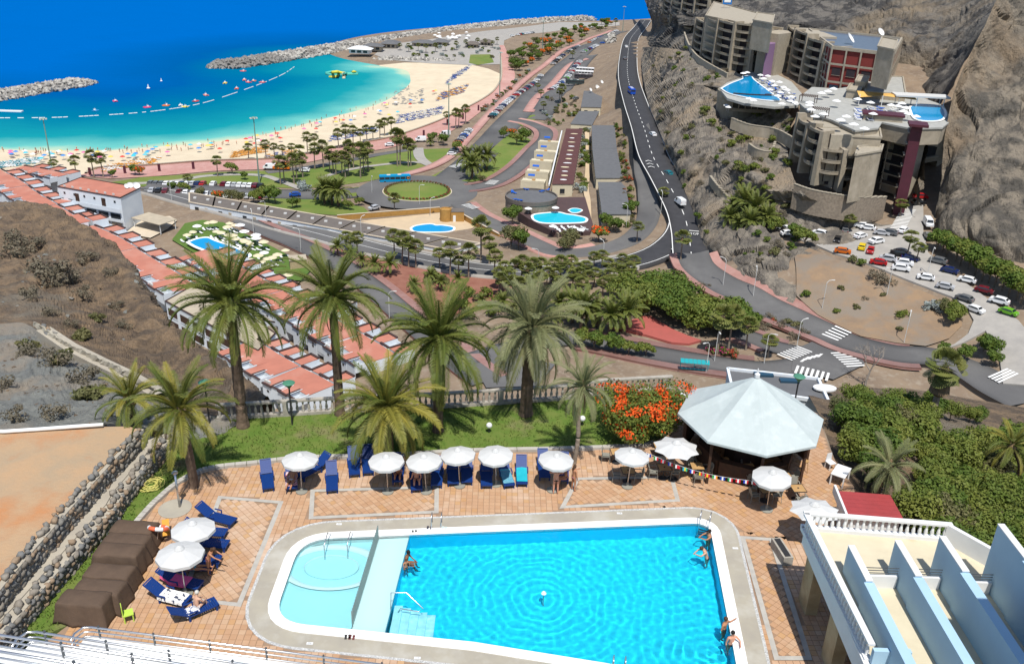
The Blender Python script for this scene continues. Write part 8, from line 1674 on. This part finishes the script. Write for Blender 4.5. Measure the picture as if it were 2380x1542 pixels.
# near bushes right of the bar
nb = [leaf_cloud(90+i, 1.0, 3000, .085, m_leaf[(1, 0, 1, 2)[i]], .95, 14) for i in range(4)]; r = random.Random(17); k = 0
for row, (y0, xa, xb, n, R_) in enumerate(((965,1945,2140,6,1.0), (1000,1950,2400,11,1.1), (1050,1955,2400,11,1.1), (1100,2000,2400,10,1.1), (1150,2060,2420,9,1.1), (1205,2110,2440,8,1.1), (1260,2170,2460,7,1.1), (1310,2240,2480,6,1.1), (940,1945,2150,7,.9), (925,1980,2300,8,.8))):
    for i in range(n):
        x = xa+(xb-xa)*(i+.5)/n+r.uniform(-12, 12); y = y0+(x-1950)*.10+r.uniform(-12, 12)
        if (abs(x-2068) < 40 and 1060 < y < 1180): continue
        p = drop(x, y+25, ['bush_slope'])
        if p is None: continue
        k += 1; g = ob('leafy_bush', None, loc=(p.x, p.y, p.z+.1), rz=r.uniform(0, 6), sc=R_*r.uniform(.9, 1.5), label='dense green bush, %s of the thicket right of the bar' % nth(k), cat='bush', group='thicket right of the bar'); ob('foliage', nb[(k*7) % 4 if k % 5 == 0 else k % 3], g, loc=(0, 0, .8)); mb = MB(); mb.tube([(0, 0, -.4), (.1, 0, .7)], [.07, .03], 5); mb.build('stem', m_bark, g)
for k, (x, y) in enumerate(((210,408), (291,404), (371,399), (450,394), (985,318), (1040,292), (1076,278), (1112,258))):
    b = G(x, y); g = ob('notice_pillar', None, loc=tuple(b), label='dark red notice pillar, %s along the promenade' % nth(k+1), cat='pillar', group='notice pillars'); MB().box((0, 0, 1.7), (1.0, .4, 3.2)).build('panel', m_maroon, g); MB().box((0, 0, .1), (1.3, .7, .2)).build('plinth', m_conc, g)
# bare tree behind the bar
p = G(2010, 900); g = ob('bare_tree', None, loc=tuple(p), label='leafless grey tree on the bank below the junction', cat='tree'); mb = MB(); r = random.Random(3)
def branch(a, d, L, rad, n):
    b = a+d*L; mb.tube([a, (a+b)/2+V3((r.uniform(-.1, .1), r.uniform(-.1, .1), 0))*L, b], [rad, rad*.8, rad*.55], 5)
    if n:
        for _ in range(3): branch(b, (d+V3((r.gauss(0, .6), r.gauss(0, .6), r.gauss(.1, .4)))).normalized(), L*.68, rad*.55, n-1)
branch(V3((0, 0, 0)), V3((.1, 0, 1)), 4, .3, 4); mb.build('branches', MAT('grey_bark', (.24, .21, .18), .95), g)
# ================================================================ masts, street lamps, red court, bus shelter
m_green = MAT('mast_green', (.17, .24, .20), .6)
for k, (x, y, yt) in enumerate(((603,427,275), (122,395,277), (1043,320,196), (1161,226,123), (1260,128,50), (1447,74,16))):
    b = G(x, y); h = ztop(b, yt)-b[2]; g = ob('floodlight_mast', None, loc=tuple(b), label='tall green floodlight mast, %s counted along the beach' % nth([2, 1, 3, 4, 5, 6][k]), cat='mast', group='floodlight masts'); MB().tube([(0, 0, 0), (0, 0, h)], [.34, .16], 8).build('pole', m_green, g); MB().lathe([(1.1, h), (1.1, h+.25), (.3, h+.6)], 10).build('crown_ring', m_green, g)
    for q in range(6): a = q*math.pi/3; MB().box((1.3*math.cos(a), 1.3*math.sin(a), h+.1), (.5, .4, .35), a).build('floodlight', m_ac, g)
for k, (x, y) in enumerate(((905,745), (840,560), (590,545), (700,590), (400,470), (865,455), (975,478), (1000,512), (1535,500), (1455,530), (1640,870), (1660,842), (1775,848), (1850,815), (1750,690), (1680,665), (2060,690), (2155,640), (1820,500), (1910,720), (2100,800), (1400,620), (1250,640), (620,520))):
    b = G(x, y); g = ob('street_lamp', None, loc=(b[0], b[1], b[2]+.3), rz=k, label='slim street lamp, %s counted down the valley roads' % nth(k+1), cat='street lamp', group='street lamps of the valley'); MB().tube([(0, 0, 0), (0, 0, 7), (.5, 0, 7.6), (1.4, 0, 7.7)], .08, 6).build('pole', m_ac, g); MB().box((1.6, 0, 7.7), (.8, .3, .14)).build('lamp_head', m_ac, g)
drape('red_court', [(1418,765),(1490,740),(1510,738),(1560,768),(1600,785),(1630,795),(1600,803),(1560,800),(1500,782)], MAT('red_court_floor', (.36, .09, .075), .9, (.32, .085, .07), .4), .6, 5, wall=.6, label='red painted court below the green clump')
p = G(1612, 868); g = ob('bus_shelter', None, loc=(p[0], p[1], p[2]+.4), rz=-.12, label='turquoise bus shelter beside the lower road', cat='bus shelter'); m_tq = MAT('turquoise_metal', (.02, .30, .33), .5)
for q in range(7): MB().box((-2.7+.9*q, 0, 2.6), (.84, 1.8, .08), 0, 1, .12).build('roof_panel', m_tq, g)
for x in (-3, 0, 3): MB().tube([(x, .7, 0), (x, .7, 2.6)], .07, 6).build('post', m_tq, g)
MB().box((0, .5, .5), (5.6, .45, .1)).build('bench', m_tq, g)
# low grey building with glass bay behind the bar
g, pl = hbox('low grey roofed shop with white rim behind the bar', 'shop', [(1690,862),(1900,885),(1925,940),(1700,905)], 66, 70, m_wall, 'shop', m_groof); edge_caps(g, pl, 4.2, m_wall, .22, .3)
p = P(1918, 895, 70.6); o = MB(); o.lathe([(.6, 0), (.6, .12)], 20); o.build('round_canopy', m_white, g, loc=(p[0]-g.location[0], p[1]-g.location[1], 4.3), sc=(1.6, 1, 1))
for k, (x, y) in enumerate(((1775,868), (1835,882))): p = P(x, y, 70.3); MB().box((0, 0, 0), (1.6, .6, .25)).build('skylight', m_bglass, g, loc=(p[0]-g.location[0], p[1]-g.location[1], 4.2))
# ================================================================ beach life
beds = [('orange', (.55, .25, .04)), ('blue', (.03, .08, .3)), ('white', (.65, .65, .63)), ('teal', (.05, .25, .3))]
bed_me = {}
for nm, c in beds:
    mb = MB(); mb.box((0, -.2, .3), (.7, 1.3, .12)); mb.box((0, .75, .5), (.7, .8, .1), 0, 1, .55)
    for x, y in ((-.3, -.7), (.3, -.7), (-.3, .4), (.3, .4)): mb.box((x, y, .13), (.08, .08, .26))
    bed_me[nm] = mb.mesh('beach_bed', colm(c))
CL = [('the striped cluster at the left of the beach', (245,392), (370,372), 16, 9, ('orange', 'white')), ('the far left cluster', (0,385), (95,372), 14, 9, ('white', 'teal')), ('the orange cluster near the beach edge', (540,360), (625,345), 12, 6, ('orange', 'orange')), ('the blue cluster behind the beach palms', (768,322), (882,300), 16, 7, ('blue', 'white')), ('the dense middle cluster', (925,278), (1030,255), 16, 8, ('blue', 'white')), ('the upper cluster', (1020,225), (1085,205), 10, 10, ('blue', 'orange')), ('the top cluster', (1045,185), (1090,158), 9, 14, ('blue', 'white')), ('the left middle cluster', (618,366), (690,350), 8, 4, ('orange', 'blue'))]
r = random.Random(77); cnt = 0; rest = {}
for nm, a, b, nu, nv, cols in CL:
    for j in range(nv):
        for i in range(nu):
            x = a[0]+(b[0]-a[0])*(i+.5)/nu; y0 = a[1]+(b[1]-a[1])*(i+.5)/nu; y = y0-16*(j/nv-.5)*(1.0 if a[1] > 300 else 1.3)+r.uniform(-.6, .6); x += (j-nv/2)*1.4+r.uniform(-1, 1)
            if r.random() < .2: continue
            p = G(x, y); c = cols[r.random() < .45]; cnt += 1; an = 2.2+r.uniform(-.3, .3)
            if cnt <= 300: ob('beach_bed', bed_me[c], None, loc=(p[0], p[1], p[2]+.1), rz=an, sc=1.15, label='%s sunbed, %s in %s row of %s' % (c, nth(i+1), nth(j+1), nm), cat='sunbed', group='sunbeds of '+nm)
            else: rest.setdefault(c, []).append((p, an))
for c, lst in rest.items():
    mb = MB(); me = bed_me[c]
    for p, an in lst: M = Matrix.Translation((p[0], p[1], p[2]+.1)) @ Matrix.Rotation(an, 4, 'Z') @ Matrix.Scale(1.15, 4); mb.raw([M @ v.co for v in me.vertices], [tuple(q.vertices) for q in me.polygons])
    mb.build('far_sunbeds', colm(dict(beds)[c]), kind='stuff', label='far rows of %s sunbeds on the beach' % c)
ucol = [('blue', (.04, .2, .5)), ('pink', (.6, .12, .3)), ('red', (.5, .04, .03)), ('white', (.65, .65, .65)), ('turquoise', (.05, .4, .5)), ('yellow', (.6, .45, .08))]
bpar = {n: far_par('beach_umbrella', colm(c), 1.2, 2.0, 8, .5) for n, c in ucol}
for k in range(84):
    t = r.random(); x = t*1010+10; ys = np.interp(x, [0, 250, 480, 650, 820, 920, 1020], [352, 354, 336, 310, 264, 235, 190]); y = ys+r.uniform(5, 26) if x < 900 else ys+r.uniform(8, 40); n = ucol[(k*5) % 6][0]; p = G(x, y)
    place(bpar[n], (p[0], p[1], p[2]+.1), k, 1, '%s beach umbrella, %s of those scattered along the sand' % (n, nth(k+1)), 'beach umbrellas')
def tiny_person(c1, c2):
    mb = MB(); mb.tube([(-.09, 0, 0), (-.1, 0, .45), (-.09, 0, .9)], [.05, .06, .09], 6); mb.tube([(.09, 0, 0), (.1, .1, .45), (.09, 0, .9)], [.05, .06, .09], 6); mb.mi = 1; mb.tube([(0, 0, .82), (0, 0, .98)], [.17, .17], 8); mb.mi = 0; mb.tube([(0, 0, .96), (0, 0, 1.2), (0, 0, 1.42), (0, 0, 1.5)], [.15, .17, .18, .07], 8); mb.ball((0, 0, 1.62), .11, 8, 6, (1, 1, 1.15))
    for s in (-1, 1): mb.tube([(s*.19, 0, 1.4), (s*.27, 0, 1.12), (s*.25, -.1, .86)], [.05, .04, .03], 5)
    return mb.mesh('person', [c1, colm(c2)], True)
tp = [tiny_person(SK['tan'], (.02, .03, .1)), tiny_person(SK['brown'], (.4, .04, .05)), tiny_person(SK['pink'], (.02, .02, .02))]
for k in range(110):
    x = r.uniform(0, 960); ys = np.interp(x, [0, 250, 480, 650, 820, 920, 960], [352, 354, 336, 310, 264, 230, 190]); y = ys+r.uniform(-8, 12); p = G(x, y); wade = p[2] < .05
    ob('person', tp[k % 3], None, loc=(p[0], p[1], max(p[2]+.1, -1.0)), rz=r.uniform(0, 6), label='small bather %s, %s in the water line group' % ('wading' if wade else 'on wet sand', nth(k+1)), cat='person', group='bathers along the water line')
# on the water
ln = ob('buoy_line', None, loc=tuple(P(0, 275, 0)), label='white buoy line curving across the bay', cat='buoy line'); o_ = P(0, 275, 0); w = cath([P(x, y, 0) for x, y in ((-10,275), (120,274), (230,269), (330,262), (410,252), (480,238), (560,212), (620,190), (660,172), (684,156))], 9)
for i in range(len(w)-1):
    a, b = w[i]-o_, w[i+1]-o_
    if i % 7 == 5 or i % 5 == 3: continue
    MB().tube([a+(b-a)*.06+[0, 0, .15], a+(b-a)*.94+[0, 0, .15]], .26, 6).build('float', m_white, ln)
def pedalo(label, x, y, c, a=0, sc=1.0, sail=False):
    p = P(x, y, 0); g = ob('pedal_boat', None, loc=tuple(p), rz=a, sc=sc, label=label, cat='boat', group='small boats in the bay')
    for s in (-1, 1): MB().tube([(-2.0, s*.8, .3), (-1.4, s*.8, .15), (1.4, s*.8, .15), (2.1, s*.8, .5)], [.2, .4, .4, .12], 8).build('hull', colm(c), g)
    MB().box((0, 0, .5), (2.6, 1.4, .2)).build('deck', colm(c), g); MB().box((.5, 0, .9), (.7, 1.2, .7), 0, .8).build('seat', m_white, g); MB().tube([(-.3, 0, .5), (.2, 0, 1.9)], .06, 5).build('slide_post', m_white, g)
for (x, y, c, lab) in ((268,236,(.6, .08, .2),'pink pedal boat left of the white buoy'), (342,250,(.6, .06, .16),'pink pedal boat right of the white buoy'), (386,246,(.6, .15, .03),'orange pedal boat before the buoy line'), (222,258,(.03, .25, .5),'blue pedal boat nearest the beach'), (430,249,(.65, .5, .03),'yellow boat touching the buoy line'), (455,236,(.5, .06, .05),'red boat tied at the buoy line'), (420,246,(.6, .6, .6),'white kayak beside the yellow boat'), (479,222,(.6, .2, .15),'coral kayak above the buoy line'), (523,194,(.6, .45, .05),'yellow boat beyond the buoy line'), (550,207,(.6, .1, .06),'red kayak on the buoy line'), (568,187,(.6, .12, .08),'small red boat of the far trio'), (578,192,(.6, .1, .1),'lower red boat of the far trio'), (590,189,(.55, .15, .08),'right red boat of the far trio'), (610,192,(.6, .12, .1),'red boat at the far end of the buoy line'), (565,166,(.6, .12, .1),'lone red kayak by the breakwater tip')): pedalo(lab, x, y, c, x*.7, 1.0)
for (x, y), lab in zip(((345,206), (375,189)), ('larger white marker buoy in the bay', 'smaller white marker buoy in the bay')): p = P(x, y, 0); g = ob('marker_buoy', None, loc=tuple(p), label=lab, cat='buoy', sc=1 if x < 350 else .7); MB().lathe([(.9, -.2), (1.1, .4), (.5, .8), (.25, 2.4), (.1, 2.6)], 12).build('float_body', m_white, g)
wp = ob('inflatable_park', None, loc=tuple(P(795, 172, 0)), label='yellow and green inflatable water park in the bay', cat='water park'); o_ = P(795, 172, 0); yel, tur = colm((.62, .52, .06)), colm((.08, .42, .34))
def wpt(pts, r, m, nm): MB().tube([P(x, y, z)-o_ for x, y, z in pts], r, 8).build(nm, m, wp, smooth=True)
wpt([(758,170,.4), (770,167,.4), (790,169,.4), (812,171,.4), (832,170,.4)], .9, tur, 'tube'); wpt([(758,172,.4), (775,175,.4), (800,173,.4), (832,173,.4)], .9, tur, 'tube'); wpt([(772,168,.5), (775,168,4.5), (783,167,4.8), (790,168,.5)], 1.0, yel, 'arch'); wpt([(782,168,.5), (788,168,3.2), (800,170,2.8), (806,171,.5)], .8, yel, 'arch'); wpt([(765,179,.4), (778,179,.6), (786,176,.4)], .8, yel, 'tube'); wpt([(798,171,3.0), (799,176,.8), (799,182,.3)], 1.1, m_cream, 'slide'); wpt([(818,168,.5), (822,166,2.6), (828,168,.5)], .8, yel, 'arch'); wpt([(800,172,.6), (798,171,3.4), (806,170,3.4)], .7, tur, 'tower')
p = P(18, 259, 0); g = ob('pontoon', None, loc=tuple(p), label='white floating pontoon at the left edge', cat='pontoon'); MB().box((0, 0, .3), (16, 2.5, .6)).build('deck', m_white, g); MB().box((-7, -1.5, .5), (5, 2.5, .9)).build('yellow_float', yel, g)
# harbour pavilions, stalls
for k, (x, y, w_, d_, c, lab) in enumerate(((930,112,16,8,m_white,'white terraced bar on the harbour rocks'), (955,110,14,7,m_groof,'grey roofed harbour pavilion beside the white bar'), (1040,98,12,14,m_groof,'tall grey roofed harbour pavilion'), (1150,104,18,8,m_groof,'long grey harbour hall'), (1200,92,9,7,m_broof,'brown harbour kiosk beside the silver shrubs'), (1370-170,100,9,7,m_broof,'brown harbour kiosk by the garden'), (1100,105,12,7,m_groof,'grey harbour shop behind the silver trees'))):
    x = {0: 838, 1: 868, 2: 908, 3: 985, 4: 1098, 5: 1130, 6: 1025}[k]; y = {0: 122, 1: 115, 2: 108, 3: 107, 4: 110, 5: 105, 6: 105}[k]; b = P(x, y, 4); g = ob('harbour_pavilion', None, loc=(b[0], b[1], 3.6), rz=-.1, label=lab, cat='pavilion', group='harbour pavilions'); MB().box((0, 0, 1.6), (w_, d_, 3.2)).build('wall', m_sandw if k else m_white, g); mb = MB(); mb.box((0, 0, 4.2), (w_+3, d_+3, 2.0), 0, .35); mb.build('roof', c, g)
    for q in range(3): MB().box(((q-1)*w_*.3, -d_/2-.03, 1.5), (w_*.2, .1, 1.8)).build('window', m_glass, g)
for k in range(24): x = 1010+r.uniform(0, 90); y = 92+r.uniform(-8, 8)-(x-1010)*.04; b = P(x, y, 4); place(fpw, (b[0], b[1], 3.8), k, 1.2, 'white parasol, %s of the harbour terrace' % nth(k+1), 'parasols of the harbour terrace')
hl = [(945+k*8.5+r.uniform(-4, 4), 118+r.uniform(-6, 18), r.uniform(1.5, 2.6), ['silver', 'deep', 'mid', 'olive', 'silver'][k % 5]) for k in range(26)]
bushes(hl, 'shrubs of the harbour garden')
palms([(930,118,104),(950,122,105),(972,120,104),(990,124,106),(1012,122,104),(1035,120,104),(1060,118,100),(1082,112,96),(1110,108,92),(1128,110,94),(1145,112,98),(1155,105,90)], 'palms of the harbour garden', fanp, 10)
# leave no unused prototype behind
_un = [o.name for o in COL.objects if o.parent is None and o.type == 'EMPTY' and 'label' not in o and o.get('kind') is None]
for n in _un:
    for c in [c.name for c in CH.get(n, ())]:
        for d in [d.name for d in CH.get(c, ())]: bpy.data.objects.remove(bpy.data.objects[d])
        bpy.data.objects.remove(bpy.data.objects[c])
    bpy.data.objects.remove(bpy.data.objects[n])
